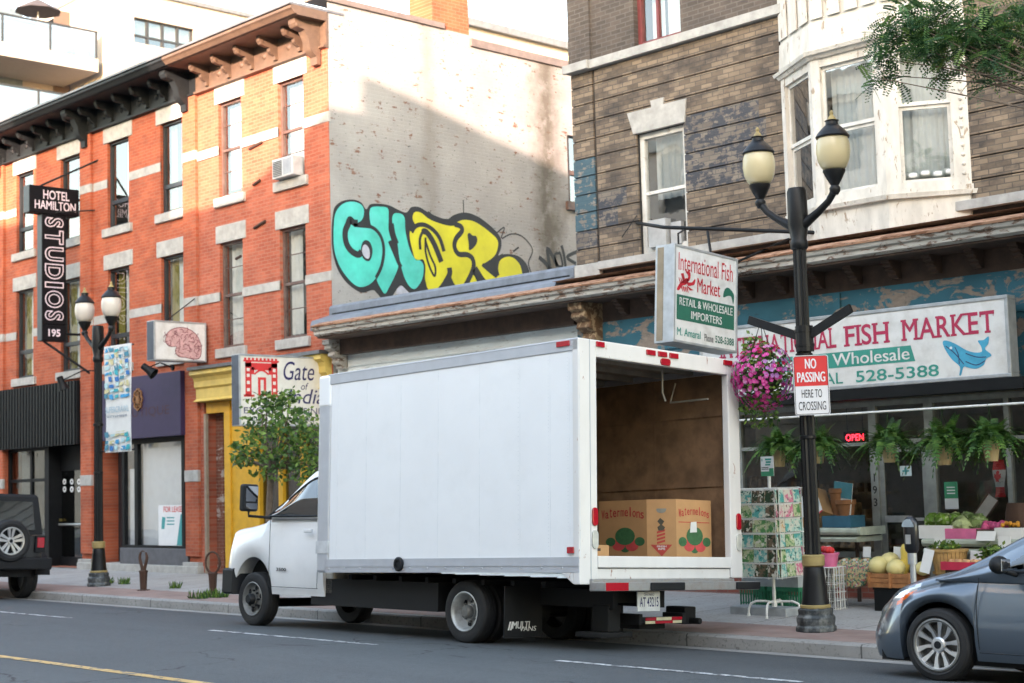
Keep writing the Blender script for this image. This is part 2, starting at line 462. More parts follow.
# far pavement: kerb, brick strip, slabs
def kerb(name, y0, y1, zt):
    k = MB(); s = 1 if y1 > y0 else -1
    prof = [(y0, -.45), (y0-.0*s, zt-.02), (y0+.02*s, zt), (y1, zt+.002), (y1, -.45)]
    k.prism([(XA, a, b) for a, b in prof], (XB-XA, 0, 0)); structure(name, k, m_kerb)
kerb('kerb', YK, YK+.17, walk_z(YK))
structure('sidewalk', MB().prism([(XA, YK+1.15, -.4), (XA, YK+1.15, walk_z(YK+1.15)), (XA, 19.4, walk_z(19.4)), (XA, 19.4, -.4)], (XB-XA, 0, 0)), m_walk)
structure('sidewalk_paving', MB().prism([(XA, YK+.17, -.4), (XA, YK+.17, walk_z(YK+.17)+.001), (XA, YK+1.15, walk_z(YK+1.15)+.001), (XA, YK+1.15, -.4)], (XB-XA, 0, 0)), m_pav)
kerb('kerb', 1.25, 1.08, walk_z(YK))
structure('near_sidewalk', MB().box(XA, XB, -5, 1.08, -.4, walk_z(YK)), m_walk)
# paint on the road
def stripe(name, x0, x1, y, wd, m, seg=4.):
    q = MB(); n = max(1, int(abs(x1-x0)/seg))
    for i in range(n):
        a, b = x0+(x1-x0)*i/n, x0+(x1-x0)*(i+1)/n
        q.face([(a, y-wd/2, road_z(y-wd/2)+.004), (b, y-wd/2, road_z(y-wd/2)+.004), (b, y+wd/2, road_z(y+wd/2)+.004), (a, y+wd/2, road_z(y+wd/2)+.004)])
    structure(name, q, m, recalc='weld')
for a, b in ((0, 75), (211, 372), (549.5, 790)):
    pa = GP(a, 611+.0917*a); pb = GP(b, 611+.0917*b)
    x0 = pa.x - (1.2 if a == 0 else 0); stripe('lane_marking', x0, pb.x, 11.2, .10, m_white)
stripe('lane_marking', -5.6, -2.6, 11.2, .10, m_white)
stripe('centre_line', -60, 20, 7.74, .12, m_yel)
stripe('gutter_strip', XA, XB, YK-.22, .40, m_kerb)

# ------------------------------------------------------------------ walls with openings
def wall_open(mb, P, u0, u1, z0, z1, ops, dep=.2, mrev=None):
    us = sorted({u0, u1, *[o[0] for o in ops], *[o[1] for o in ops]}); zs = sorted({z0, z1, *[o[2] for o in ops], *[o[3] for o in ops]})
    us = [u for u in us if u0-1e-6 <= u <= u1+1e-6]; zs = [z for z in zs if z0-1e-6 <= z <= z1+1e-6]
    for a, b in zip(us, us[1:]):
        for c, d in zip(zs, zs[1:]):
            m, n = (a+b)/2, (c+d)/2
            if any(o[0] < m < o[1] and o[2] < n < o[3] for o in ops): continue
            mb.face([P(a, c, 0), P(b, c, 0), P(b, d, 0), P(a, d, 0)])
    k = mb.m
    if mrev is not None: mb.m = mrev
    for o in ops:
        a, b, c, d = o[:4]; e = o[4] if len(o) > 4 else dep
        for (p, q) in (((a, c), (b, c)), ((b, c), (b, d)), ((b, d), (a, d)), ((a, d), (a, c))):
            mb.face([P(*p, 0), P(*q, 0), P(*q, e), P(*p, e)])
    mb.m = k
def curtain_mb(x0, x1, y, z0, z1, amp=.03, wl=.13):
    mb = MB(); n = max(6, int((x1-x0)/wl*6)); ph = rnd.random()*6
    pts = [(x0+(x1-x0)*i/n, y+amp*math.sin(ph+i*2*math.pi/6+.7*math.sin(i*.37))) for i in range(n+1)]
    for a, b in zip(pts, pts[1:]):
        mb.face([(a[0], a[1], z0), (b[0], b[1], z0), (b[0], b[1], z1), (a[0], a[1], z1)])
    return mb

m_black = mat('black_paint', (.008, .009, .010), .5, bump=.05, spec=.2)
m_char = mat('charcoal_frame', (.018, .020, .023), .45)
m_brownfr = mat('brown_sash_paint', (.11, .062, .05), .55, dirt=(.25, .22, .2), damt=.4)
m_redfr = mat('oxblood_window_paint', (.17, .035, .035), .5)
m_whitefr = peel('white_window_paint', (.62, .60, .55), (.30, .22, .15), 1.15, 9, .6, dark=(.42, .37, .31))
m_stone = mat('limestone_trim', (.40, .385, .355), .85, dirt=(.25, .235, .21), damt=.5, bump=.15, bscale=35)
m_stoneb = mat('grey_limestone', (.38, .375, .355), .85, dirt=(.2, .19, .18), damt=.5, bump=.2, bscale=30)
m_glass = glass('window_glass', (.8, .84, .84), .125, .6)
m_glassc = glass('clear_shop_glass', (.95, .96, .96), .06, .5)
m_glassd = glass('shop_glass', (.6, .62, .62), .05, .55)
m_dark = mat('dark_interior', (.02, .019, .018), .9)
m_cur_w = mat('white_curtain', (.66, .66, .64), .9, var=.08)
m_cur_y = mat('olive_curtain', (.24, .20, .035), .9, var=.12)
m_hotel = brick('orange_brick', (.37, .074, .034), (.51, .128, .060), (.40, .18, .115), 'xz', vary=.42, soot=.22)
m_row = brick('orange_brick_older', (.37, .080, .042), (.50, .135, .075), (.42, .20, .135), 'xz', vary=.34, soot=.18)
m_roof = mat('roof_felt', (.09, .088, .085), .95)
m_corn_h = mat('slate_painted_cornice', (.013, .016, .018), .6, bump=.06, spec=.25)
m_corn_r = mat('russet_painted_cornice', (.12, .075, .05), .6, dirt=(.05, .035, .03), damt=.4)
m_gut = mat('lead_flashing', (.16, .165, .175), .5, .4)

def sash(parent, x0, x1, z0, z1, fm, style='sash', Y=YF, rec=.07, glassm=None, cur=None, lintel=None, sill=None, lm=None, fw=.055, lov=.17):
    """one window: frame, pane, curtains, lintel, sill"""
    f = MB(); y0, y1 = Y+rec, Y+rec+.09
    f.box(x0, x0+fw, y0, y1, z0, z1); f.box(x1-fw, x1, y0, y1, z0, z1)
    f.box(x0+fw, x1-fw, y0, y1, z1-fw, z1); f.box(x0+fw, x1-fw, y0, y1, z0, z0+fw*1.2)
    if style == 'sash':
        zm = (z0+z1)/2; f.box(x0+fw, x1-fw, y0+.012, y1-.01, zm-.03, zm+.03)
        for q in (.27, .76): f.box(x0+fw, x1-fw, y0+.03, y1-.03, z0+(z1-z0)*q-.009, z0+(z1-z0)*q+.009)
    elif style == 'modern':
        zm = z0+(z1-z0)*.30; f.box(x0+fw, x1-fw, y0+.006, y1-.01, zm-.05, zm+.05)
        f.box(x0+fw, x0+fw+.04, y0+.01, y1-.012, z0+fw, zm-.05)
    elif style == 'half':
        zm = (z0+z1)/2; f.box(x0+fw, x1-fw, y0+.012, y1-.01, zm-.028, zm+.028)
    wo = build('window', f, fm, parent, bevel=.006)
    p = MB(); yp = Y+rec+.05
    p.face([(x0+fw*.6, yp, z0+fw*.6), (x1-fw*.6, yp, z0+fw*.6), (x1-fw*.6, yp, z1-fw*.6), (x0+fw*.6, yp, z1-fw*.6)])
    build('pane', p, glassm or m_glass, wo, recalc=False)
    for c in (cur or []):
        a, b, m = c[:3]; zt = z1-.02; zb = z0+.03 if len(c) < 4 else z0+(z1-z0)*c[3]
        build('curtain', curtain_mb(x0+fw+(x1-x0-2*fw)*a, x0+fw+(x1-x0-2*fw)*b, Y+rec+.20, zb, zt, .022), m, wo, smooth=180, recalc=False)
    if lintel:
        build('lintel', MB().box(x0-lov, x1+lov, Y-.022, Y+.05, z1, z1+lintel), lm or m_stone, wo, bevel=.01)
    if sill:
        build('sill', MB().box(x0-lov, x1+lov, Y-.07, Y+rec+.02, z0-sill, z0), lm or m_stone, wo, bevel=.012)
    return wo
P_F = lambda u, z, d: (u, YF+d, z)
def bands(parent, mb, xs, z0, z1):
    for a, b in xs: mb.box(a, b, YF-.006, YF+.03, z0, z1)

# ---------------------------------------------------------------- hotel and row house, one brick front
XS, XE, XH = -29.08, -24.32, -42.0
hotel = thing('brick_hotel', 'three storey orange brick hotel with slate cornice, black windows and purple shop front', 'building', (-35, YF, 0))
row = thing('brick_row_house', 'orange brick row house with painted side wall covered by turquoise and yellow graffiti', 'building', (-26.7, YF, 0))
F3, F2 = (8.0, 10.07), (4.75, 7.02)
hx = [(-37.76, -36.82), (-35.37, -34.40), (-33.05, -32.06), (-30.65, -29.67)]
rx = [(-28.26, -27.39), (-26.05, -25.16)]
hops = [(a, b, *F) for a, b in hx for F in (F3, F2)]
shop_h = [(-38.42, -34.32, .0, 4.45, .5), (-33.35, -29.55, .0, 4.40, .45)]
mb = MB(); wall_open(mb, P_F, XH, XS, 0, 10.9, hops+shop_h, .22)
for xp in (-38.62, -33.98, -29.33):     # pilasters
    a, b = xp-.27, xp+.25
    for z0, z1 in ((0.35, 10.5),): mb.box(a, b, YF-.075, YF, z0, z1)
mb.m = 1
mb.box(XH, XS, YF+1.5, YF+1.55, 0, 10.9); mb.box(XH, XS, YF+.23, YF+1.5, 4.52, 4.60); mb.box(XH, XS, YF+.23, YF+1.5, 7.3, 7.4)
mb.m = 0
mb.box(XH-.3, XH, YF, 33, 0, 10.9); mb.box(XH, XS, 32.7, 33, 0, 10.9)
build('wall', mb, [m_hotel, m_dark], hotel, recalc=False)
build('roof', MB().box(XH-.3, XS-.002, YF+.0, 33, 10.9, 11.05), m_roof, hotel)
cur_h = [(0., .34, m_cur_y), (.36, .72, m_cur_w)]
for i, (a, b) in enumerate(hx):
    sash(hotel, a, b, *F3, m_char, 'modern', cur=[(0, .25, m_cur_y)] if i == 3 else [(.5, .9, m_cur_w, .0)] if i == 2 else None, lintel=.36, sill=.2)
    sash(hotel, a, b, *F2, m_char, 'modern', cur=cur_h, lintel=.36, sill=.2)
bd = MB()
ends = [XH, -38.9, -38.36]
for z0, z1 in ((9.0, 9.2), (5.77, 5.97)):
    for a, b in ((XH, -38.9), (-38.36, hx[0][0]), (hx[0][1], hx[1][0]), (hx[1][1], -34.26), (-33.72, hx[2][0]), (hx[2][1], hx[3][0]), (hx[3][1], -29.61)):
        bd.box(a, b, YF-.008, YF+.03, z0, z1)
    for xp in (-38.62, -33.98, -29.33): bd.box(xp-.275, xp+.255, YF-.083, YF-.02, z0, z1)
build('belt_course', bd, m_stone, hotel)
pb = MB()
for xp in (-38.62, -33.98, -29.33):
    pb.box(xp-.32, xp+.30, YF-.13, YF-.001, -.03, .22); pb.box(xp-.285, xp+.265, YF-.09, YF-.02, 1.95, 2.2)
build('pier_stone', pb, m_stone, hotel, bevel=.01)
# cornices
def bracket_mb(x, w, big, y0=YF-.05):
    h = .85 if big else .44; d = .62 if big else .46; zt = 10.97
    pr = [(0, 0), (-d, 0), (-d, -.10), (-d+.05, -.17), (-d*.62, -.20), (-d*.45, -h*.45), (-d*.42, -h*.62), (-d*.30, -h*.74), (-d*.16, -h*.82), (-d*.14, -h), (0, -h)]
    m = MB().prism([(x-w/2, y0+a, zt+b) for a, b in pr], (w, 0, 0))
    m.lathe([(.04, -w*.55), (.05, -w*.5), (.05, w*.5), (.04, w*.55)], (x, y0-d+.07, zt-.12), (1, 0, 0), 12)
    return m
def cornice(parent, x0, x1, m, bigs, dx):
    zt = FY(200, 42, YF-.85).z
    prof = [(0, zt), (-.86, zt), (-.90, zt-.02), (-.90, zt-.07), (-.86, zt-.10), (-.80, zt-.17), (-.78, 11.0), (-.74, 10.97), (-.05, 10.97), (-.05, 10.50), (-.11, 10.49), (-.11, 10.44), (0, 10.42)]
    build('cornice', MB().prism([(x0, YF+a, b) for a, b in prof], (x1-x0, 0, 0)), m, parent)
    build('gutter', MB().box(x0, x1, YF-.93, YF+.4, zt+.002, zt+.05), m_gut, parent)
    f = MB()
    x = x0+.5
    first = {}
    xs = []
    while x < x1-.2:
        if all(abs(x-bx) > .3 for bx in bigs): xs.append(x)
        x += dx
    for kind, lst in ((0, xs), (1, bigs)):
        for xx in lst:
            if kind not in first: first[kind] = (build('bracket', bracket_mb(xx, .22 if kind else .10, kind), m, parent, smooth=35), xx)
            else:
                o = first[kind][0].copy(); COL.objects.link(o); o.location.x += xx-first[kind][1]
    for a in xs:                                     # a boss between brackets
        f.lathe([(.0, .045), (.05, .035), (.075, .0)], (a+dx/2, YF-.05, 10.72), (0, -1, 0), 10)
    build('rosette', f, m, parent, smooth=60)
m_soff0 = mat('rusty_iron_tie', (.06, .03, .02), .8)
cornice(hotel, XH, XS-.02, m_corn_h, [-38.62, -33.98, -29.45], .80)
cornice(row, XS, XE+.02, m_corn_r, [-24.60], .86)

# shop fronts of the hotel
sp = MB()
n = 26
za, zb = 2.95, 4.49
xa, xb = -38.42, -34.32
for i in range(n):                               # corrugated black fascia
    u0 = xa+(xb-xa)*i/n; u1 = xa+(xb-xa)*(i+.55)/n; u2 = xa+(xb-xa)*(i+1)/n
    sp.box(u0, u1, YF-.16, YF-.05, za, zb); sp.box(u1, u2, YF-.13, YF-.05, za, zb)
build('corrugated_fascia', sp, m_black, hotel)
fr = MB()
for x in (-38.42, -37.2, -36.42): fr.box(x, x+.09, YF+.1, YF+.2, .0, 2.95)
for z in (.0, .55, 2.1, 2.88): fr.box(-38.33, -36.42, YF+.11, YF+.19, z, z+.08)
sf = build('shop_window', fr, m_black, hotel)
build('pane', MB().box(-38.4, -36.4, YF+.14, YF+.15, .0, 2.95), m_glassd, sf)
build('lower_panel', MB().box(-38.33, -36.42, YF+.12, YF+.18, .08, .55), m_black, sf)
build('blind', MB().box(-38.15, -37.55, YF+.35, YF+.37, .7, 2.85), m_cur_w, sf)
dr = MB(); xd0, xd1, yd = -36.28, -34.36, YF+.42
dr.box(-36.33, -36.2, YF+.1, yd+.06, 0, 2.95); dr.box(xd0, xd1, yd, yd+.06, 2.35, 2.95); dr.box(xd0, xd1, yd, yd+.06, 0, .09)
dr.box(xd0, xd0+.07, yd, yd+.06, .09, 2.35); dr.box(-34.46, xd1, yd, yd+.06, .09, 2.35); dr.box(xd0+.07, -34.46, yd, yd+.06, .09, .22)
door = build('door', dr, m_black, hotel)
build('pane', MB().box(xd0+.05, -34.45, yd+.03, yd+.036, .2, 2.36), m_glassd, door)
m_steel = mat('brushed_steel', (.55, .55, .54), .35, .8)
build('handle', MB().tube([(xd0+.12, yd-.06, 1.02), (-34.5, yd-.06, 1.02)], .028), m_steel, door, smooth=60)
dec = MB(); fr2 = Plane2((0, yd+.02, 0), (1, 0, 0), (0, 0, 1), (0, -1, 0))
m_decal = mat('white_vinyl', (.75, .75, .74), .5, var=.04)
for i in range(3):
    for j in range(2):
        q_ = FY(63.7+7.2*i, 489.3-7.6*j, yd); cx, cz = q_.x, q_.z
        o, inn = circ(cx, cz, .088, .072), circ(cx, cz, .036, .03)
        for k in range(20):
            dec.face([fr2.P(*o[k], 0), fr2.P(*o[(k+1) % 20], 0), fr2.P(*inn[(k+1) % 20], 0), fr2.P(*inn[k], 0)])
build('door_decal', dec, m_decal, door)
bk = MB()
bk.box(-36.28, -36.12, yd-.04, yd, 1.1, 1.16)
build('lock_plate', bk, mat('brass', (.5, .38, .12), .3, .8), door)
# purple shop
m_purp = mat('purple_fascia_paint', (.036, .025, .066), .5, var=.08, spec=.3)
pf = build('purple_fascia', MB().box(-33.1, -29.58, YF-.19, YF-.03, 2.97, 4.38), m_purp, hotel, bevel=.01)
frp = Plane2((0, YF-.19, 0), (1, 0, 0), (0, 0, 1), (0, -1, 0))
m_bronze = mat('tarnished_bronze', (.28, .12, .045), .4, .3)
em = MB(); c0 = FY(138, 399.5, YF-.2)
for k in range(8):
    a = k*math.pi/4; o = circ(c0.x+.13*math.cos(a), c0.z+.17*math.sin(a), .082, .09, 14); inn = circ(c0.x+.13*math.cos(a), c0.z+.17*math.sin(a), .045, .05, 14)
    for i in range(14):
        em.prism([frp.P(*o[i], .0), frp.P(*o[(i+1) % 14], .0), frp.P(*inn[(i+1) % 14], .0), frp.P(*inn[i], .0)], (0, -.03, 0))
em.lathe([(.07, .0), (.07, .03)], (c0.x, YF-.19, c0.z), (0, -1, 0))
build('emblem', em, m_bronze, pf)
t = MB(); lettering(t, frp, 'BOUTIQUE', FY(118, 420, YF-.2).x, FY(169, 420, YF-.2).x, 3.42, 3.66, .004, off=.01)
build('fascia_lettering', t, mat('dull_bronze_letters', (.065, .035, .05), .6, spec=.2), pf)
fr = MB(); y0, y1 = YF+.05, YF+.15
wx0, wx1 = FY(124, 500, YF+.1).x, -29.62
wm = FY(139.5, 500, YF+.1).x; wr = FY(183.5, 500, YF+.1).x
for a, b in ((wx0, wx0+.10), (wm-.14, wm), (wr, wr+.12), (wx1-.06, wx1)): fr.box(a, b, y0, y1, .5, 2.97)
fr.box(wx0, wx1, y0+.002, y1-.002, .45, .56); fr.box(wx0, wx1, y0+.002, y1-.002, 2.86, 2.97)
sw = build('shop_window', fr, m_black, hotel)
build('pane', MB().box(wx0, wx1, y0+.05, y0+.056, .5, 2.95), m_glassc, sw)
build('paper_backing', MB().box(wm, wr, y1+.05, y1+.06, .56, 2.86).box(wx0+.1, wm-.14, y1+.05, y1+.06, .56, 2.3).box(wr+.12, wx1-.06, y1+.05, y1+.06, .56, 2.5), mat('white_kraft_paper', (.70, .71, .72), .8, var=.05, bump=.25, bscale=4), sw)
pp = FY(158, 546, y0+.02); pq = FY(182, 505, y0+.02)
po = build('lease_poster', MB().box(pp.x, pq.x, y0+.036, y0+.042, pp.z, pq.z), m_decal, sw)
frq = Plane2((0, y0+.036, 0), (1, 0, 0), (0, 0, 1), (0, -1, 0))
wq = pq.x-pp.x; hq = pq.z-pp.z
m_redink = mat('red_ink', (.62, .03, .03), .6, var=.05); m_teal = mat('teal_ink', (.03, .30, .30), .6, var=.05); m_blackink = mat('black_ink', (.012, .012, .014), .5, var=0)
t = MB(); lettering(t, frq, 'FOR LEASE', pp.x+wq*.22, pq.x-wq*.02, pq.z-hq*.17, pq.z-hq*.03, .003, off=.015)
t.m = 1; poly2(t, frq, [(pp.x+wq*.75, pp.z+.02), (pq.x, pp.z+.02), (pq.x, pq.z-hq*.22), (pp.x+wq*.92, pq.z-hq*.22)], .002)
poly2(t, frq, [(pp.x+wq*.12, pp.z+hq*.42), (pp.x+wq*.25, pp.z+hq*.42), (pp.x+wq*.30, pp.z+hq*.70), (pp.x+wq*.16, pp.z+hq*.72)], .002)
for k in range(3): poly2(t, frq, [(pp.x+wq*.35, pp.z+hq*(.52+.08*k)), (pp.x+wq*.66, pp.z+hq*(.52+.08*k)), (pp.x+wq*.66, pp.z+hq*(.55+.08*k)), (pp.x+wq*.35, pp.z+hq*(.55+.08*k))], .002)
build('poster_print', t, [m_redink, m_teal], po)
build('kick_panel', MB().box(FY(121, 556, YF).x, -29.6, YF-.03, YF+.2, .14, .5), mat('grey_kick_panel', (.10, .10, .11), .6), hotel, bevel=.01)
build('stone_sill', MB().box(-34.3, -29.0, YF-.16, YF+.5, -.05, .14), m_stone, hotel, bevel=.015)
rd = MB(); rd.box(FY(108, 500, YF+.4).x, wx0, YF+.42, YF+.46, .14, 2.97)
build('side_door', rd, m_char, hotel)

# ---------------------------------------------------------------- row house
def side_stain(q, c):
    sx = q.n('ShaderNodeSeparateXYZ'); q.l(q.coord(), sx.inputs[0])
    yc = FX(549, 230, XE).y - YF
    d = q.n('ShaderNodeMath', operation='SUBTRACT'); q.l(sx.outputs[1], d.inputs[0]); d.inputs[1].default_value = yc
    nz = q.noise(1.6, 5, .6)
    w1 = q.n('ShaderNodeMath', operation='MULTIPLY_ADD'); q.l(nz, w1.inputs[0]); w1.inputs[1].default_value = .9; w1.inputs[2].default_value = -.45
    d2 = q.n('ShaderNodeMath', operation='ADD'); q.l(d.outputs[0], d2.inputs[0]); q.l(w1.outputs[0], d2.inputs[1])
    ab = q.n('ShaderNodeMath', operation='ABSOLUTE'); q.l(d2.outputs[0], ab.inputs[0])
    f = q.ramp(ab.outputs[0], .08, .62, (1, 1, 1, 1), (0, 0, 0, 1))
    mf = q.n('ShaderNodeMath', operation='MULTIPLY'); q.l(f, mf.inputs[0]); q.l(q.ramp(q.noise(2.5, 7, .7), .22, .5), mf.inputs[1])
    m2 = q.n('ShaderNodeMath', operation='MULTIPLY'); q.l(mf.outputs[0], m2.inputs[0]); m2.inputs[1].default_value = .9
    c = q.mix(m2.outputs[0], c, (.105, .092, .072))
    # a second, fainter run
    d3 = q.n('ShaderNodeMath', operation='SUBTRACT'); q.l(d2.outputs[0], d3.inputs[0]); d3.inputs[1].default_value = FX(430, 150, XE).y - YF - yc
    a3 = q.n('ShaderNodeMath', operation='ABSOLUTE'); q.l(d3.outputs[0], a3.inputs[0])
    f3 = q.ramp(a3.outputs[0], .03, .3, (.45, .45, .45, 1), (0, 0, 0, 1))
    return q.mix(f3, c, (.2, .18, .15))
m_side = brick('whitewashed_side_brick', (.22, .115, .08), (.15, .085, .065), (.33, .30, .27), 'yz', vary=.4, paint=(.37, .37, .355), pamt=.37, pscale=3.2, stain=side_stain)
rops = [(a, b, *F) for a, b in rx for F in (F3, F2)]
yx0, yx1 = -28.75, -24.45
mb = MB(); wall_open(mb, P_F, XS, XE, 0, 10.9, rops+[(-28.95, -24.5, 0, 4.35, .4)], .22)
mb.m = 1
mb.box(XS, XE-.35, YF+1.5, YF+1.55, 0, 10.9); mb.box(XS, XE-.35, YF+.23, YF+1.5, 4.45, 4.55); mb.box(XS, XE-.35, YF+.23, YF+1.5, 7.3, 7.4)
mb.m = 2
YCH = FX(470, 44, XE).y
PS = lambda u, z, d: (XE-d, u, z)
win_y0, win_y1 = FX(567, 145, XE).y, FX(567, 145, XE).y+.9
wall_open(mb, PS, YF, YCH, 0, 11.38, [], .2); wall_open(mb, PS, YCH, 33, 0, 11.14, [(win_y0, win_y1, 8.05, 9.6)], .2)
mb.box(XS, XE-.01, 32.7, 33, 0, 11.1)
mb.m = 0
mb.box(XE-.42, XE, YF-.02, YF-.001, 0, 10.45)
build('wall', mb, [m_row, m_dark, m_side], row, recalc=False)
build('roof', MB().box(XS, XE-.3, YF+.0, 33, 10.9, 11.05), m_roof, row)
m_cop = mat('brown_metal_coping', (.20, .155, .135), .5, .2)
yc1 = FX(443.5, 27, XE).y
build('coping', MB().box(XE-.38, XE+.05, YF-.3, yc1, 11.38, 11.50).box(XE-.38, XE+.05, YCH, 33, 11.14, 11.32), m_cop, row, bevel=.008)
m_chim = brick('chimney_brick', (.27, .075, .035), (.36, .115, .055), (.3, .17, .11), 'yz', vary=.4)
build('chimney', MB().box(XE-.75, XE-.004, FX(432, 0, XE).y, YCH-.02, 10.9, 14.2), m_chim, row)
for i, (a, b) in enumerate(rx):
    sash(row, a, b, *F3, m_brownfr, 'sash', cur=[(0, 1, m_cur_w)] if i else [(0, 1, m_cur_w, .1)], lintel=.36, sill=.2, lm=m_stoneb if 0 else m_stone, lov=.13)
    sash(row, a, b, *F2, m_brownfr, 'sash', cur=[(.0, 1, m_cur_w, .0)] if i == 0 else [(0, .45, m_cur_w, .05)], lintel=.38, sill=.2, lov=.13)
f = MB(); f.box(XE-.16, XE-.06, win_y0, win_y0+.12, 8.05, 9.6); f.box(XE-.16, XE-.06, win_y1-.1, win_y1, 8.05, 9.6); f.box(XE-.16, XE-.06, win_y0+.12, win_y1-.1, 8.7, 8.8)
sw2 = build('window', f, m_brownfr, row)
build('pane', MB().box(XE-.12, XE-.115, win_y0, win_y1, 8.05, 9.6), m_glass, sw2)
build('sill', MB().box(XE-.2, XE+.08, win_y0-.1, win_y1+.1, 7.86, 8.05), m_brownfr, sw2)
bd = MB()
for z0, z1 in ((8.95, 9.15), (5.78, 5.97)):
    for a, b in ((XS, rx[0][0]), (rx[0][1], rx[1][0]), (rx[1][1], XE+.012)): bd.box(a, b, YF-.028, YF+.03, z0, z1)
build('belt_course', bd, m_stone, row)
ac0, ac1 = FY(280, 180, YF), FY(303, 160, YF)
ac = thing('air_conditioner', 'white air conditioner sitting in the sunlit upper window of the row house', 'air conditioner', (ac0.x+.4, YF-.1, 8.0))
build('casing', MB().box(rx[1][0]+.08, rx[1][1]-.1, YF-.22, YF+.06, 8.02, 8.42), mat('white_casing', (.52, .52, .52), .5), ac, bevel=.015)
q_ = MB()
for k in range(9): q_.box(rx[1][0]+.12, rx[1][0]+.42, YF-.232, YF-.221, 8.06+.036*k, 8.075+.036*k)
build('grille', q_, m_char, ac)
build('control_panel', MB().box(rx[1][0]+.47, rx[1][1]-.14, YF-.230, YF-.221, 8.06, 8.38), mat('grey_control_panel', (.30, .31, .33), .5), ac)
for (xa_, ya_), (xb_, yb_) in (((249, 149), (262, 142)), ((253, 185), (260, 180)), ((254, 228), (265, 221)), ((236, 259), (241, 256))):
    a_, b__ = FY(xa_, ya_, YF-.03), FY(xb_, yb_, YF-.03)
    build('iron_tie', MB().tube([a_, b__], .03, 6), m_rusty if 'm_rusty' in globals() else m_soff0, row)
# yellow restaurant front
m_yellow = mat('mustard_shop_paint', (.62, .33, .022), .55, var=.1, dirt=(.3, .16, .03), damt=.25)
m_yellow2 = mat('pale_yellow_cornice_paint', (.62, .45, .12), .55, var=.1, dirt=(.35, .25, .08), damt=.3)
sh = MB()
zt = 4.33
prof = [(0.1, zt), (-.28, zt), (-.30, zt-.10), (-.20, zt-.16), (-.17, zt-.24), (-.17, zt-.36), (-.12, zt-.40), (-.12, 3.72), (-.2, 3.66), (.1, 3.64)]
sh.prism([(XS+.02, YF+a, b) for a, b in prof], (XE-XS-.04, 0, 0))
build('shop_cornice', sh, m_yellow2, row)
build('flashing', MB().box(XS, XE, YF-.34, YF+.05, zt+.002, zt+.07), m_gut, row)
p0 = FY(224, 480, YF).x; p1 = FY(250, 480, YF).x
ym = MB(); ym.box(FY(205.5, 430, YF).x-.0, FY(229, 430, YF).x, YF+.02, YF+.12, 3.40, 3.63)
ym.box(FY(223.5, 480, YF).x, FY(229.5, 480, YF).x, YF+.02, YF+.14, -.02, 3.40)
ym.box(FY(229.5, 480, YF).x, FY(250, 480, YF).x, YF+.06, YF+.2, -.02, 3.63)
ym.box(FY(250, 480, YF).x, FY(259, 480, YF).x, YF+.0, YF+.14, -.02, 3.63)
for k in range(3):
    xx = FY(259, 480, YF).x+.05+k*.75; ym.box(xx+.6, xx+.75, YF+.02, YF+.14, .6, 3.63)
ym.box(FY(259, 480, YF).x, -24.5, YF+.03, YF+.15, -.02, .6)
build('timber_front', ym, m_yellow, row, bevel=.01)
build('shop_glass', MB().box(FY(259, 480, YF).x, -24.5, YF+.1, YF+.106, .6, 3.63), m_glassd, row)
m_worn = brick('limewashed_pier_brick', (.20, .075, .05), (.26, .10, .065), (.3, .22, .18), 'xz', vary=.4, paint=(.55, .5, .46), pamt=1.05, pscale=1.3)
bp = MB(); bp.box(FY(206.5, 500, YF+.3).x, FY(223.4, 500, YF+.3).x, YF+.3, YF+.36, -.02, 3.40)
build('recess_brickwork', bp, m_worn, row)
build('recess_post', MB().box(FY(205.2, 500, YF).x, FY(207, 500, YF).x, YF-.02, YF+.05, -.02, 3.4), mat('raw_timber', (.30, .23, .17), .8), row)

# ---- graffiti on the side wall, from survey points on that wall
def gp(pts, org, s): return [(org[0]+x/s, org[1]+y/s) for x, y in pts]
A, SA, B_, SB = (320, 190), 5.695, (430, 200), 6.207
def on_wall(pts): return [(FX(x, y, XE).y, FX(x, y, XE).z) for x, y in pts]
frw = Plane2((XE, 0, 0), (0, 1, 0), (0, 0, 1), (1, 0, 0))
gr = MB()
def blob(pts, org, s, d, m, n=5):
    gr.m = m; poly2(gr, frw, on_wall(spline(gp(pts, org, s), n)), d)
def gline(pts, org, s, w, d, m=0, n=6):
    gr.m = m; q = on_wall(spline(gp(pts, org, s), n, False)); stroke_faces(gr, frw, q, [x*1.35 for x in w] if isinstance(w, list) else w*1.35, d)
def blob2(pts, org, s, d, m, n=5): blob(pts, org, s, .0036, m, n)
# black outline mass
blob([(72, 150), (85, 95), (130, 62), (190, 55), (235, 72), (262, 110), (285, 82), (335, 78), (395, 88), (440, 110), (490, 128), (520, 98), (565, 98), (620, 130), (690, 160), (735, 165), (800, 170), (800, 420), (770, 520), (735, 560), (700, 588), (640, 590), (600, 575), (560, 600), (510, 585), (465, 545), (440, 560), (405, 610), (360, 622), (325, 590), (300, 570), (240, 585), (190, 560), (140, 515), (95, 440), (70, 340), (66, 240)], A, SA, .003, 0)
blob2([(-20, 80), (30, 110), (90, 130), (150, 92), (220, 78), (290, 100), (350, 140), (410, 195), (440, 245), (440, 300), (425, 345), (470, 335), (540, 345), (590, 385), (615, 440), (612, 480), (560, 490), (470, 505), (340, 525), (240, 560), (120, 575), (40, 600), (-40, 560), (-60, 300)], B_, SB, .003, 0)
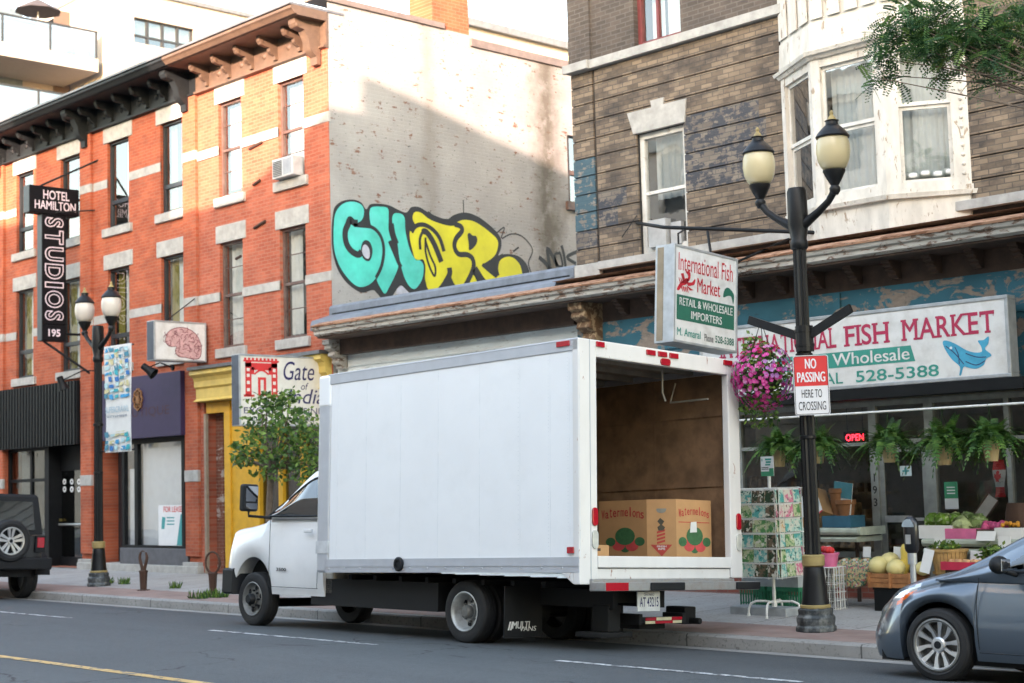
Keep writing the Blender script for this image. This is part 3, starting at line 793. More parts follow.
# turquoise letters
blob([(78, 200), (85, 140), (110, 95), (150, 70), (200, 68), (240, 90), (250, 130), (238, 170), (215, 188), (225, 202), (280, 205), (320, 230), (350, 270), (362, 340), (355, 420), (325, 490), (285, 535), (235, 553), (190, 535), (140, 480), (105, 420), (82, 350), (76, 270)], A, SA, .005, 1, 4)
gline([(215, 188), (190, 185), (170, 168), (158, 195), (142, 240), (148, 300), (175, 345), (215, 368), (236, 352)], A, SA, .10, .008)
blob([(155, 225), (200, 205), (270, 205), (320, 235), (350, 290), (356, 360), (340, 440), (300, 500), (240, 520), (200, 440), (170, 350), (150, 290)], A, SA, .0055, 1)
blob([(232, 350), (238, 305), (258, 285), (285, 300), (298, 345), (290, 390), (272, 406), (245, 390)], A, SA, .007, 0)
blob([(238, 350), (244, 318), (260, 312), (278, 335), (282, 375), (270, 392), (250, 378)], A, SA, .009, 3)
blob([(282, 120), (295, 98), (340, 95), (385, 105), (390, 160), (390, 230), (410, 300), (430, 370), (445, 430), (425, 490), (395, 550), (370, 590), (345, 560), (322, 500), (355, 420), (365, 330), (340, 260), (295, 210), (283, 165)], A, SA, .005, 1)
blob([(412, 150), (430, 132), (465, 138), (482, 165), (485, 230), (505, 320), (535, 385), (575, 405), (590, 440), (580, 510), (545, 560), (515, 555), (485, 510), (465, 450), (450, 380), (440, 300), (425, 250), (412, 200)], A, SA, .005, 1)
# yellow letters
blob([(527, 150), (540, 126), (575, 130), (620, 165), (680, 190), (740, 205), (790, 205), (800, 260), (770, 330), (760, 400), (730, 480), (700, 545), (660, 572), (620, 555), (598, 510), (600, 440), (585, 395), (545, 400), (525, 340), (512, 280), (512, 235), (540, 200), (530, 175)], A, SA, .005, 2)
blob([(-30, 160), (20, 145), (60, 150), (130, 165), (180, 165), (195, 190), (170, 225), (145, 260), (150, 310), (190, 345), (250, 350), (265, 385), (255, 440), (215, 520), (180, 545), (150, 520), (122, 470), (95, 510), (60, 545), (20, 560), (-20, 540), (-30, 400)], B_, SB, .006, 2)
blob([(150, 150), (200, 125), (260, 130), (310, 155), (370, 200), (415, 245), (420, 290), (400, 345), (350, 385), (322, 400), (360, 430), (415, 478), (420, 410), (440, 370), (480, 352), (520, 362), (555, 400), (570, 450), (572, 478), (480, 497), (350, 518), (310, 460), (280, 420), (275, 380), (265, 350), (225, 335), (185, 335), (160, 300), (165, 260), (195, 220), (205, 180), (185, 160)], B_, SB, .007, 2)
blob([(290, 520), (272, 470), (262, 470), (240, 520), (228, 540)], B_, SB, .006, 2)
# inner strokes
gline([(190, 200), (240, 205), (300, 215), (345, 265), (362, 340), (350, 430), (318, 500)], A, SA, .055, .008)
gline([(395, 290), (420, 350), (445, 410), (460, 440)], A, SA, .07, .008)
gline([(440, 305), (420, 250), (410, 190)], A, SA, .06, .008)
gline([(520, 240), (545, 205), (590, 198), (640, 225), (680, 275), (705, 350)], A, SA, .07, .008)
gline([(570, 340), (568, 280), (585, 240), (610, 245), (650, 310), (690, 410)], A, SA, [.05]*12+[.10]*19, .008)
gline([(600, 270), (600, 350), (620, 430), (650, 490), (655, 440), (625, 370), (600, 290)], A, SA, .04, .008)
gline([(150, 150), (190, 165), (195, 195), (160, 240), (150, 290), (175, 335), (230, 340), (262, 365), (268, 420), (230, 510), (205, 545)], B_, SB, .085, .009)
blob([(232, 215), (245, 205), (262, 220), (285, 225), (292, 255), (275, 290), (242, 312), (238, 270)], B_, SB, .010, 0)
gline([(420, 470), (412, 420), (425, 365), (455, 345)], B_, SB, .07, .009)
gline([(322, 402), (365, 440), (412, 478)], B_, SB, .05, .009)
gline([(275, 425), (315, 490), (345, 525)], B_, SB, .13, .009)
gline([(118, 420), (120, 460), (90, 520), (60, 560)], B_, SB, .10, .009)
# pale drips, thin outline and tag
gline([(445, 240), (500, 212), (560, 220), (615, 270), (635, 320), (610, 390), (630, 460)], B_, SB, .022, .006)
gline([(412, 205), (460, 170), (440, 235)], B_, SB, .022, .006)
gline([(515, 320), (550, 293)], B_, SB, .03, .006)
gline([(675, 355), (720, 395), (745, 440), (735, 370), (728, 300), (760, 350), (790, 410)], B_, SB, .075, .006, n=3)
gline([(800, 330), (775, 340), (785, 400), (820, 410), (812, 350), (800, 320)], B_, SB, .045, .006)
gline([(815, 282), (830, 340), (842, 425)], B_, SB, .06, .006)
gline([(915, 320), (850, 355), (905, 395)], B_, SB, .06, .006)
gline([(205, 0), (208, 80)], B_, SB, .02, .006)
gr.m = 3; poly2(gr, frw, on_wall(gp([(440, 560), (465, 545), (510, 590), (470, 600), (430, 590)], A, SA)), .005)
m_gblk = mat('black_spray_paint', (.016, .017, .02), .6, var=.3, scale=3)
m_gteal = mat('turquoise_spray_paint', (.035, .52, .43), .6, var=.22, scale=2.2, dirt=(.10, .62, .60), damt=.5, dscale=1.2)
m_gyel = mat('yellow_spray_paint', (.60, .57, .025), .6, var=.15, scale=2.0, dirt=(.50, .46, .03), damt=.5, dscale=1.5)
m_glil = mat('pale_lilac_spray_paint', (.42, .44, .50), .6)
build('graffiti', gr, [m_gblk, m_gteal, m_gyel, m_glil], row, recalc=False)

# ---------------------------------------------------------------- one storey infill shop between the two
XB0 = -17.66
infill = thing('infill_shop', 'low grey clapboard shop squeezed between the brick buildings, with a peeling cornice', 'building', (-21, YF, 0))
m_clap = peel('grey_clapboard_paint', (.66, .72, .72), (.66, .68, .67), .8, 3, .8, stretch=(.5, 1, 4), dark=(.12, .13, .12))
mb = MB()
z = 0.
while z < 4.7:
    mb.prism([(XE+.02, YF+.10, z), (XE+.02, YF+.075, z), (XE+.02, YF+.10, z+.225)], (XB0-XE-.04, 0, 0)); z += .225
mb.box(XE+.02, XB0-.02, YF+.1, YF+.3, 0, 4.75); mb.box(XE+.02, XE+.25, YF+.3, 31, 0, 4.7); mb.box(XB0-.25, XB0-.02, YF+.3, 31, 0, 4.7); mb.box(XE+.25, XB0-.25, 30.7, 31, 0, 4.7)
build('wall', mb, m_clap, infill)
m_slate = mat('blue_grey_roofing', (.155, .18, .215), .6, var=.15, dirt=(.08, .09, .11), damt=.5)
rf = MB()
rf.prism([(XE+.003, 17.86, 4.86), (XE+.003, 17.9, 4.95), (XE+.003, 18.32, 5.08), (XE+.003, 18.32, 5.22), (XE+.003, 18.36, 5.27), (XE+.003, 18.62, 5.27), (XE+.003, 18.62, 4.75), (XE+.003, 17.86, 4.75)], (XB0-XE-.006, 0, 0))
rf.box(XE+.003, XB0-.003, 18.62, 31, 4.75, 4.95)
build('roof', rf, m_slate, infill)
build('roof_seam', MB().tube([(XE+.1, 18.33, 5.10), (XB0-.1, 18.33, 5.10)], .018), m_black, infill)
m_pcorn = peel('peeling_cornice_paint', (.40, .38, .34), (.17, .11, .08), .78, 8, .8, stretch=(.6, 1, 2.2), dark=(.30, .19, .13))
m_rustlip = peel('rusty_cornice_edge', (.40, .22, .14), (.22, .10, .055), .6, 7, .85, stretch=(.5, 1, 2), dark=(.55, .5, .43))
m_soff = mat('dark_soffit_boards', (.075, .045, .032), .85, dirt=(.02, .015, .012), damt=.6)
def street_cornice(parent, x0, x1):
    zb = 4.60
    prof = [(17.72, zb), (17.66, zb+.03), (17.66, zb+.09), (17.62, zb+.11), (17.60, zb+.16), (17.62, zb+.18), (17.80, zb+.25), (18.36, zb+.25), (18.36, zb+.02)]
    build('cornice', MB().prism([(x0, a, b) for a, b in prof], (x1-x0, 0, 0)), m_pcorn, parent)
    prof = [(17.585, zb+.165), (17.575, zb+.195), (17.80, zb+.272), (17.80, zb+.252), (17.62, zb+.185)]
    build('cornice_lip', MB().prism([(x0, a, b) for a, b in prof], (x1-x0, 0, 0)), m_rustlip, parent)
    build('soffit', MB().box(x0, x1, 17.74, 18.36, zb-.03, zb-.001), m_soff, parent)
street_cornice(infill, FY(312, 331, 17.62).x, XB0)
build('frieze_board', MB().box(XE+.02, XB0, YF-.12, YF+.06, 4.28, 4.57), m_soff, infill)
m_oldwood = peel('weathered_bracket_wood', (.34, .24, .145), (.16, .09, .05), .5, 9)
def corbel(x, w, h, d, zt, y0):
    pr = [(0, 0), (-d, 0), (-d, -h*.16), (-d*.86, -h*.2), (-d*.9, -h*.32), (-d*.66, -h*.42), (-d*.72, -h*.55), (-d*.46, -h*.66), (-d*.5, -h*.8), (-d*.28, -h*.92), (-d*.28, -h), (0, -h)]
    return MB().prism([(x-w/2, y0+a, zt+b) for a, b in pr], (w, 0, 0))
build('corbel', corbel(FY(333, 355, YF-.2).x, .22, .55, .45, 4.57, YF+.07), m_pcorn, infill, bevel=.01)
build('corbel', corbel(FY(585, 310, YF-.3).x, .30, .72, .62, 4.57, YF+.07), m_oldwood, infill, bevel=.012)
# ---------------------------------------------------------------- brown brick corner shop with bay window
XR = -3.0
brown = thing('brown_brick_shop', 'brown grooved brick shop with white wooden bay window above a fish market front', 'building', (-12, YF, 0))
m_b1 = brick('tan_brown_brick', (.105, .080, .060), (.29, .215, .15), (.085, .074, .063), 'xz', vary=.25, soot=.62)
m_b2 = brick('sooty_brown_brick', (.066, .054, .047), (.125, .10, .083), (.15, .135, .12), 'xz', vary=.4, soot=.3, ms=.011)
m_navy = brick('navy_painted_brick', (.12, .10, .085), (.24, .2, .16), (.09, .085, .08), 'xz', vary=.3, paint=(.052, .058, .072), pamt=.80, pscale=4)
m_teal_b = brick('teal_painted_brick', (.16, .14, .12), (.28, .24, .2), (.10, .10, .10), 'xz', vary=.3, paint=(.045, .105, .135), pamt=.62, pscale=5)
m_glassb = glass('sky_reflecting_glass', (.8, .84, .84), .27, .6)
m_groove = mat('groove_mortar', (.045, .038, .034), .95)
BAYL, BAYR = -13.41, -10.42
bops = [(-16.26, -15.28, 5.27, 7.20, .24), (-16.23, -15.26, 8.60, 10.3, .24)]
PB = lambda u, z, d: (u, YF+.035+d, z)
mb = MB(); mb.m = 3
wall_open(mb, PB, XB0, XR, 2.7, 8.5, [(-16.26, -15.28, 5.27, 7.20, .2), (BAYL+.05, BAYR-.05, 5.2, 8.4, .05), (-17.3, XR, 2.7, 4.0, .05)], .2, 1)
zg = [5.26, 5.51, 5.81, 6.11, 6.41, 6.71, 7.01, 7.31, 7.61, 7.91, 8.21, 8.45]
segs = [(XB0, -17.19), (-17.13, -16.262), (-15.278, BAYL), (BAYR, XR)]
for i in range(len(zg)-1):
    z0, z1 = zg[i]+.010, zg[i+1]-.010
    for j, (a, b) in enumerate(segs):
        if j in (1, 2) and z0 > 7.19:
            pass
        def seg(a, b, m):
            if b-a > .01: mb.m = m; mb.box(a, b, YF, YF+.034, z0, z1)
        if j == 0: seg(a, b, 5 if 5.75 < z0 < 6.95 else 4 if 5.5 < z0 < 5.75 else 0); continue
        if j == 1:
            if 7.2 < z0: seg(a, -15.27, 0)
            elif 5.55 < z0 < 6.35: seg(a, a+.62-.1*(i % 3), 4); seg(a+.62-.1*(i % 3), b, 0)
            else: seg(a, b, 0)
            continue
        if j == 2:
            if 7.2 < z0: seg(-15.27, b, 0)
            elif 6.05 < z0 < 7.05: seg(a, a+1.45+.12*(i % 2), 4); seg(a+1.45+.12*(i % 2), b, 0)
            else: seg(a, b, 0)
            continue
        seg(a, b, 4 if (6.35 < z0 < 6.6) and 0 else 0)
mb.m = 0
# upper storeys
mb.m = 2
wall_open(mb, lambda u, z, d: (u, YF+d, z), XB0, XR, 8.6, 14, [(-16.23, -15.26, 8.60, 10.3, .24), (BAYL+.05, BAYR-.05, 8.6, 13.9, .05)], .24)
mb.box(XB0, -17.17, YF-.05, YF-.001, 8.6, 14)
mb.m = 6
wall_open(mb, lambda u, z, d: (XB0+d, u, z), YF+.036, 31, 0, 14, [], .2)
mb.box(XB0+.3, XR, 30.7, 31, 0, 14); mb.box(XR-.3, XR, YF+.2, 30.7, 0, 14)
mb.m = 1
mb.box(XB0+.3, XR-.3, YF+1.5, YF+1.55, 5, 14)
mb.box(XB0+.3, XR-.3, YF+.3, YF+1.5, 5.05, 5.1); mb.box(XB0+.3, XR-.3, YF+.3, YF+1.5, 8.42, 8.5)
build('wall', mb, [m_b1, m_dark, m_b2, m_groove, m_navy, m_teal_b, m_b2], brown, recalc=False)
build('roof', MB().box(XB0, XR, YF+.05, 31, 14, 14.2), m_roof, brown)
st = MB(); st.box(XB0-.03, XR, YF-.09, YF+.2, 8.455, 8.60); st.box(XB0-.06, -17.16, YF-.15, YF-.09, 8.455, 8.60)
st.box(-17.1, XR, YF-.10, YF+.03, 5.12, 5.25); st.box(XB0-.02, -17.1, YF-.06, YF+.03, 4.98, 5.25)
build('belt_course', st, m_stoneb, brown, bevel=.008)
lt = MB(); cx = -15.80
lt.prism([(-16.30, YF-.03, 7.205), (-15.24, YF-.03, 7.205), (-15.19, YF-.03, 7.57), (-15.66, YF-.03, 7.57), (-15.64, YF-.03, 7.68), (-15.92, YF-.03, 7.68), (-15.90, YF-.03, 7.57), (-16.42, YF-.03, 7.57)], (0, .1, 0))
wo = sash(brown, -16.26, -15.28, 5.27, 7.20, m_whitefr, 'half', glassm=m_glassb, rec=.08, fw=.09, cur=[(.12, 1, m_cur_w, .45)])
build('lintel', lt, m_stone, wo, bevel=.006)
# window box unit at the bottom
wu = MB(); wu.box(-16.08, -15.72, YF+.0, YF+.13, 5.35, 5.78); wu.box(-15.66, -15.45, YF+.05, YF+.13, 5.35, 5.7)
build('fan_panel', wu, mat('grey_window_panel', (.38, .38, .37), .6), wo)
wr_ = sash(brown, -16.23, -15.26, 8.60, 10.3, m_redfr, 'half', rec=.10, fw=.08, cur=[(.08, .42, m_cur_w), (.5, .95, m_cur_w)])
build('mullion', MB().box(-15.85, -15.80, YF+.115, YF+.18, 8.68, 9.45), m_redfr, wr_)
# bay window
m_wood = peel('flaking_white_bay_wood', (.60, .565, .505), (.36, .28, .21), 1.02, 12, .75, stretch=(1, 1, .35), dark=(.42, .37, .30))
dB = .55
pA = FY(813.5, 130, YF-dB); pB = FY(884, 130, YF-dB)
plan = [(BAYL, YF), (pA.x, YF-dB), (pB.x, YF-dB), (BAYR, YF)]
def off(pl, d):
    out = []
    c = Vector((sum(p[0] for p in pl)/4, YF+.3))
    segn = []
    for a, b in zip(pl, pl[1:]):
        t = Vector((b[0]-a[0], b[1]-a[1])).normalized(); segn.append(Vector((t.y, -t.x)))
    for i, p in enumerate(pl):
        n = segn[0] if i == 0 else segn[-1] if i == len(pl)-1 else (segn[i-1]+segn[i]).normalized()*(1/max(.3, math.sqrt((1+segn[i-1].dot(segn[i]))/2)))
        out.append((p[0]+n.x*d, p[1]+n.y*d))
    out[0] = (pl[0][0]-d*1.2, YF+.0); out[-1] = (pl[-1][0]+d*1.2, YF+.0)
    return out
def ledge(mb, z0, z1, d0, d1):
    a = off(plan, d0); b = off(plan, d1)
    ra = [(x, y, z0) for x, y in a] + [(a[-1][0], YF+.1, z0), (a[0][0], YF+.1, z0)]
    rb = [(x, y, z1) for x, y in b] + [(b[-1][0], YF+.1, z1), (b[0][0], YF+.1, z1)]
    mb.rings([ra, rb])
zw0, zw1 = 5.55, 7.36
b = MB()
ledge(b, 4.95, 5.34, -.03, -.02); ledge(b, 5.34, 5.40, .05, .07); ledge(b, 5.40, 5.47, .02, .02)
ledge(b, zw1+.12, zw1+.17, .03, .07); ledge(b, zw1+.17, zw1+.22, .10, .12); ledge(b, zw1+.22, 8.0, .02, .0); ledge(b, 8.0, 14.0, -.02, -.02)
ledge(b, 9.4, 9.5, .06, .1)
for k in range(3):           # raised vertical boards above
    p0, p1 = Vector(plan[k]), Vector(plan[k+1]); t = (p1-p0); L = t.length; t.normalize(); nrm = Vector((t.y, -t.x))
    nb = 3 if k != 1 else 4
    for i in range(nb):
        u0 = L*i/nb+.04; u1 = L*(i+1)/nb-.04
        q0 = p0+t*u0; q1 = p0+t*u1
        b.prism([(q0.x, q0.y, 8.05), (q1.x, q1.y, 8.05), (q1.x, q1.y, 9.3), (q0.x, q0.y, 9.3)], (nrm.x*.018, nrm.y*.018, 0))
bay = build('bay_window', b, m_wood, brown)
bf = MB(); gl = MB(); mr = MB()
for k in range(3):
    p0, p1 = Vector(plan[k]), Vector(plan[k+1]); t = (p1-p0); L = t.length; t.normalize(); nrm = Vector((t.y, -t.x))
    def bx(m_, u0, u1, z0, z1, d0, d1):
        m_.prism([(p0.x+t.x*u+nrm.x*d0, p0.y+t.y*u+nrm.y*d0, z) for u, z in ((u0, z0), (u1, z0), (u1, z1), (u0, z1))], (nrm.x*(d1-d0), nrm.y*(d1-d0), 0))
    sl_ = .12 if k == 0 else .14 if k == 1 else .20
    sr_ = .10 if k == 0 else .14 if k == 1 else .22
    bx(bf, 0, sl_, 5.47, zw1+.12, -.14, .0); bx(bf, L-sr_, L, 5.47, zw1+.12, -.14, .0)
    bx(bf, sl_, L-sr_, zw1, zw1+.12, -.14, -.01); bx(bf, sl_, L-sr_, 5.47, zw0, -.14, .0)
    zm = (zw0+zw1)/2 + (-.02 if k == 0 else .0 if k == 1 else .14)
    for m_, z0, z1, dd in ((mr, zw0, zm, -.09), (mr, zm, zw1, -.06)):
        bx(m_, sl_, sl_+.045, z0, z1, dd-.03, dd); bx(m_, L-sr_-.045, L-sr_, z0, z1, dd-.03, dd)
        bx(m_, sl_+.045, L-sr_-.045, z0, z0+.05, dd-.03, dd); bx(m_, sl_+.045, L-sr_-.045, z1-.05, z1, dd-.03, dd)
        gl.face([(p0.x+t.x*u+nrm.x*(dd-.015), p0.y+t.y*u+nrm.y*(dd-.015), z) for u, z in ((sl_, z0), (L-sr_, z0), (L-sr_, z1), (sl_, z1))])
    if k == 2:   # egg and dart strip on the right post
        for i in range(14): bf.ball((p0.x+t.x*(L-.09)+nrm.x*.0, p0.y+t.y*(L-.09)+nrm.y*.0, 5.62+i*.125), .028, 8)
build('bay_frame', bf, m_wood, bay)
build('sash', mr, m_whitefr, bay)
build('pane', gl, m_glassb, bay, recalc=False)
cu = MB()
def bc(k, a, b_, d, z0, z1):
    p0, p1 = Vector(plan[k]), Vector(plan[k+1]); t = (p1-p0); L = t.length; t.normalize(); nrm = Vector((t.y, -t.x)); n = 40
    pts = []
    for i in range(n+1):
        u = L*(a+(b_-a)*i/n); dd = d+.018*math.sin(i*1.3+.8*math.sin(i*.4)); pts.append((p0.x+t.x*u+nrm.x*dd, p0.y+t.y*u+nrm.y*dd))
    for q, r in zip(pts, pts[1:]): cu.face([(*q, z0), (*r, z0), (*r, z1), (*q, z1)])
bc(1, .14, .88, -.25, 5.5, 7.4); bc(2, .14, .86, -.25, 5.62, 7.4)
build('curtain', cu, m_cur_w, bay, smooth=180, recalc=False)
bl_ = MB(); q0 = Vector(plan[2]); q1 = Vector(plan[3]); t_ = (q1-q0).normalized(); n_ = Vector((t_.y, -t_.x))
for i in range(5):
    u = .34+.16*i; c_ = q0+t_*u-n_*.2; bl_.ball((c_.x, c_.y, 5.66+.02*(i % 2)), .12, 10, .55)
build('bundled_cloth', bl_, m_cur_w, bay, smooth=180)

# fish market front
street_cornice(brown, XB0, XR)
build('cornice_roof', MB().prism([(XB0, 17.80, 4.95), (XB0, YF+.03, 5.05), (XB0, YF+.03, 4.94)], (XR-XB0, 0, 0)), m_rustlip, brown)
m_frz = peel('peeling_teal_frieze', (.028, .125, .17), (.25, .205, .17), .70, 2.6, .75, stretch=(.7, 1, 1.4), dark=(.03, .06, .07))
build('upper_fascia', MB().box(XB0+.02, XR, YF-.03, YF+.05, 2.82, 3.719), m_frz, brown)
build('frieze', MB().box(XB0+.02, XR, YF-.06, YF+.05, 3.72, 4.26), m_frz, brown)
fz = MB(); fz.box(XB0+.02, XR, YF-.05, YF+.05, 4.26, 4.57)
build('frieze_board', fz, m_soff, brown)
fm = MB(); x = XB0+.5
first = None
while x < -8.2:
    c = corbel(x, .12, .24, .3, 4.57, YF-.05)
    if first is None: first = (build('modillion', c, m_soff, brown), x)
    else:
        o = first[0].copy(); COL.objects.link(o); o.location.x += x-first[1]
    x += .62
build('frieze_batten', MB().box(-12.62, -12.5, YF-.10, YF-.06, 3.98, 4.24).box(-9.62, -9.4, YF-.22, YF-.06, 0, 4.0), m_frz, brown)
build('corbel', corbel(-9.0, .34, .85, .55, 4.57, YF-.05), m_oldwood, brown, bevel=.01)
m_alu = mat('anodised_shop_frame', (.34, .36, .34), .4, .55, dirt=(.2, .2, .19), damt=.4)
yg = 18.62
fr = MB()
X1, X2, X3 = -12.31, -11.31, -10.25
for x, wd in ((-17.3, .08), (-14.6, .06), (X1, .12), (X2-.12, .14), (X3, .07), (-8.2, .07), (-5.6, .07), (XR-.3, .1)):
    fr.box(x, x+wd, yg-.05, yg+.05, 0 if x in (X1, X2-.12) else .55, 2.72)
for a, b in ((-17.22, X1), (X2+.02, XR-.3)):
    fr.box(a, b, yg-.045, yg+.045, .55, .63); fr.box(a, b, yg-.045, yg+.045, 2.10, 2.15)
fr.box(X1+.12, X2-.12, yg-.045, yg+.045, 2.10, 2.17)
fr.box(-17.22, XR-.3, yg-.045, yg+.045, 2.64, 2.72)
sf = build('shop_window', fr, m_alu, brown)
pn = MB()
for a, b, z0 in ((-17.3, X1, .6), (X2, XR-.3, .6)): pn.face([(a, yg, z0), (b, yg, z0), (b, yg, 2.7), (a, yg, 2.7)])
pn.face([(X1, yg, 2.15), (X2, yg, 2.15), (X2, yg, 2.7), (X1, yg, 2.7)])
build('pane', pn, m_glassd, sf, recalc=False)
m_bulk = brick('red_bulkhead_brick', (.22, .06, .045), (.28, .085, .06), (.2, .15, .13), 'xz')
build('bulkhead', MB().box(-17.3, X1, yg-.06, yg+.1, -.05, .55).box(X2+.02, XR-.3, yg-.06, yg+.1, -.05, .55), m_bulk, brown)
dr = MB()
dr.box(X1+.125, X1+.2, yg-.02, yg+.03, .02, 2.09); dr.box(X2-.2, X2-.125, yg-.02, yg+.03, .02, 2.09); dr.box(X1+.2, X2-.2, yg-.02, yg+.03, 2.0, 2.09); dr.box(X1+.2, X2-.2, yg-.02, yg+.03, .02, .22)
door = build('door', dr, m_alu, brown)
build('pane', MB().box(X1+.2, X2-.2, yg, yg+.006, .2, 2.0), m_glassd, door)
build('handle', MB().box(X1+.2, X2-.2, yg-.05, yg-.03, 1.06, 1.10).box(X1+.22, X1+.62, yg-.08, yg-.05, 1.04, 1.13), m_steel, door)
frd = Plane2((0, yg-.052, 0), (1, 0, 0), (0, 0, 1), (0, -1, 0))
t = MB()
for i, ch in enumerate('193'): letter_h(t, frd, ch, X1+.06, 1.60-.17*i, .11, d=.001, off=.01)
build('house_number', t, m_blackink, sf)
# interior
it = MB(); it.box(XB0+.3, XR-.3, 23.0, 23.1, 0, 3.0); it.box(XB0+.3, XR-.3, yg+.1, 23, -.06, -.02)
it.box(XB0+.3, XB0+.35, yg, 23, 0, 3); it.box(XR-.36, XR-.3, yg, 23, 0, 3)
build('shop_interior', it, mat('dim_shop_interior', (.30, .26, .21), .9), brown)
build('shop_ceiling', MB().box(XB0+.05, XR-.3, 18.32, 23.0, 2.73, 2.80), mat('cream_ceiling_board', (.42, .38, .30), .8, dirt=(.2, .18, .14), damt=.4), brown)
build('upper_board', MB().box(-14.5, -12.45, yg+.25, yg+.28, 2.2, 2.72).box(-12.0, -11.4, yg+.3, yg+.32, 2.2, 2.6), mat('beige_wall_panel', (.30, .26, .20), .8), brown)
sg = MB()
for i in range(6):                                    # shelves of goods inside the shop
    xx = -17+1.0*i+(5.2 if i > 3 else 0)
    for zz in (.6, 1.0, 1.4): sg.box(xx, xx+.9, 20.2, 20.5, zz, zz+.04)
    for j in range(14): sg.box(xx+.06*j, xx+.05+.06*j, 20.22, 20.4, [.64, 1.04, 1.44][j % 3], [.64, 1.04, 1.44][j % 3]+rnd.uniform(.12, .28))
build('goods_shelf', sg, mat('shelf_goods', (.34, .24, .15), .7, var=.7, scale=9), brown)
# stickers on the glass
m_greenp = mat('green_print', (.03, .24, .12), .6, var=.1)
m_paper = mat('white_card', (.66, .66, .64), .75, var=.05)
frg = Plane2((0, yg-.001, 0), (1, 0, 0), (0, 0, 1), (0, -1, 0))
p = FY(944, 482, yg); q = FY(959, 509, yg)
st = MB(); poly2(st, frg, [(p.x, q.z), (q.x, q.z), (q.x, p.z), (p.x, p.z)], .004); st.m = 1
poly2(st, frg, [(p.x, p.z-.22), (q.x, p.z-.22), (q.x, p.z), (p.x, p.z)], .006); st.m = 0
for k in range(3): poly2(st, frg, [(p.x+.04, p.z-.08-.04*k), (q.x-.04, p.z-.08-.04*k), (q.x-.04, p.z-.065-.04*k), (p.x+.04, p.z-.065-.04*k)], .008)
build('window_notice', st, [m_paper, m_greenp], sf, recalc=False)
p = FY(899, 466, yg-.02); q = FY(911, 476, yg-.02)
st = MB(); poly2(st, frg, [(p.x, q.z), (q.x, q.z), (q.x, p.z), (p.x, p.z)], .0); st.m = 1
w_, h_ = q.x-p.x, p.z-q.z
for a, b, c, d in ((.42, .58, .15, .85), (.2, .8, .42, .58)): poly2(st, frg, [(p.x+w_*a, q.z+h_*c), (p.x+w_*b, q.z+h_*c), (p.x+w_*b, q.z+h_*d), (p.x+w_*a, q.z+h_*d)], .002)
build('door_sticker', st, [mat('pale_blue_vinyl', (.42, .52, .52), .6), m_teal], door, recalc=False)

# flag hung inside the window
fl = MB(); pf0 = FY(993, 460, yg+.25); pf1 = FY(1006, 497, yg+.25)
W_, H_ = pf1.x-pf0.x, pf0.z-pf1.z
def flq(u0, u1, v0, v1, m, d=0):
    fl.m = m; nn = 6
    for i in range(nn):
        a = v0+(v1-v0)*i/nn; c = v0+(v1-v0)*(i+1)/nn
        fl.face([(pf0.x+W_*u, yg+.25-d+.03*math.sin(v*7+u*3), pf1.z+H_*v) for u, v in ((u0, a), (u1, a), (u1, c), (u0, c))])
flq(0, 1, 0, .27, 1); flq(0, 1, .27, .73, 0); flq(0, 1, .73, 1, 1)
leaf = [(.5, .30), (.52, .42), (.72, .40), (.66, .46), (.86, .54), (.78, .57), (.8, .64), (.62, .60), (.64, .68), (.5, .72)]
leaf = leaf + [(1-a, b) for a, b in leaf[::-1][1:-1]]
fl.m = 1; fl.face([(pf0.x+W_*(.5+(u-.5)*.8), yg+.235+.03*math.sin(v*7+u*3)-.02, pf1.z+H_*v) for u, v in leaf])
one('flag', fl, [m_paper, m_redink], 'red and white maple leaf flag hanging behind the shop glass', 'flag', (pf0.x, yg+.25, pf1.z), recalc=False)

# neon
po = FY(854, 437, yg+.08)
sg = thing('open_sign', 'small lit red OPEN sign hanging inside the fish shop window', 'sign', tuple(po))
p0 = FY(843, 431.5, yg+.08); p1 = FY(866.5, 443, yg+.08)
build('sign_panel', MB().box(p0.x, p1.x, yg+.08, yg+.13, p1.z, p0.z), m_blackink, sg, bevel=.01)
t = MB(); frn = Plane2((0, yg+.08, 0), (1, 0, 0), (0, 0, 1), (0, -1, 0))
ww = p1.x-p0.x
lettering(t, frn, 'OPEN', p0.x+ww*.12, p1.x-ww*.1, p1.z+.04, p0.z-.045, .006, off=.006)
build('lettering', t, glow('red_neon', (1, .02, .04), 1.6), sg, recalc=False)
build('hanging_chain', MB().tube([(p0.x+.06, yg+.1, p0.z), (p0.x+.06, yg+.1, 2.74)], .004, 5).tube([(p1.x-.06, yg+.1, p0.z), (p1.x-.06, yg+.1, 2.74)], .004, 5), m_black, sg)

# ------------------------------------------------------------------ lettered signs
m_signw = mat('white_sign_face', (.70, .70, .68), .4, var=.05, dirt=(.44, .42, .38), damt=.5, dscale=3.5)
m_signc = mat('cream_sign_face', (.68, .65, .57), .45, var=.04, dirt=(.45, .42, .35), damt=.3)
m_galv = mat('galvanised_sign_edge', (.40, .42, .43), .4, .5)
m_crim = mat('crimson_letters', (.45, .022, .075), .55, var=.08)
m_sgrn = mat('sea_green_letters', (.02, .27, .215), .55, var=.08)
m_dgrn = mat('bottle_green_panel', (.012, .13, .085), .55, var=.08)
m_navyi = mat('navy_letters', (.025, .022, .10), .5, var=.05)
SERIF = {'I': [(.5, 1)], 'N': [(.12, 1), (.88, 1)], 'T': [(.5, 1)], 'E': [(.14, 1)], 'R': [(.14, 1), (.86, .6)], 'A': [(.07, .8), (.93, .8)], 'O': [], 'L': [(.14, 1)], 'F': [(.14, 1)],
         'S': [], 'H': [(.12, 1), (.88, 1)], 'M': [(.09, 1), (.91, 1)], 'K': [(.12, 1), (.9, .7)]}
TOPS = {'I', 'N', 'E', 'R', 'L', 'F', 'H', 'M', 'K'}
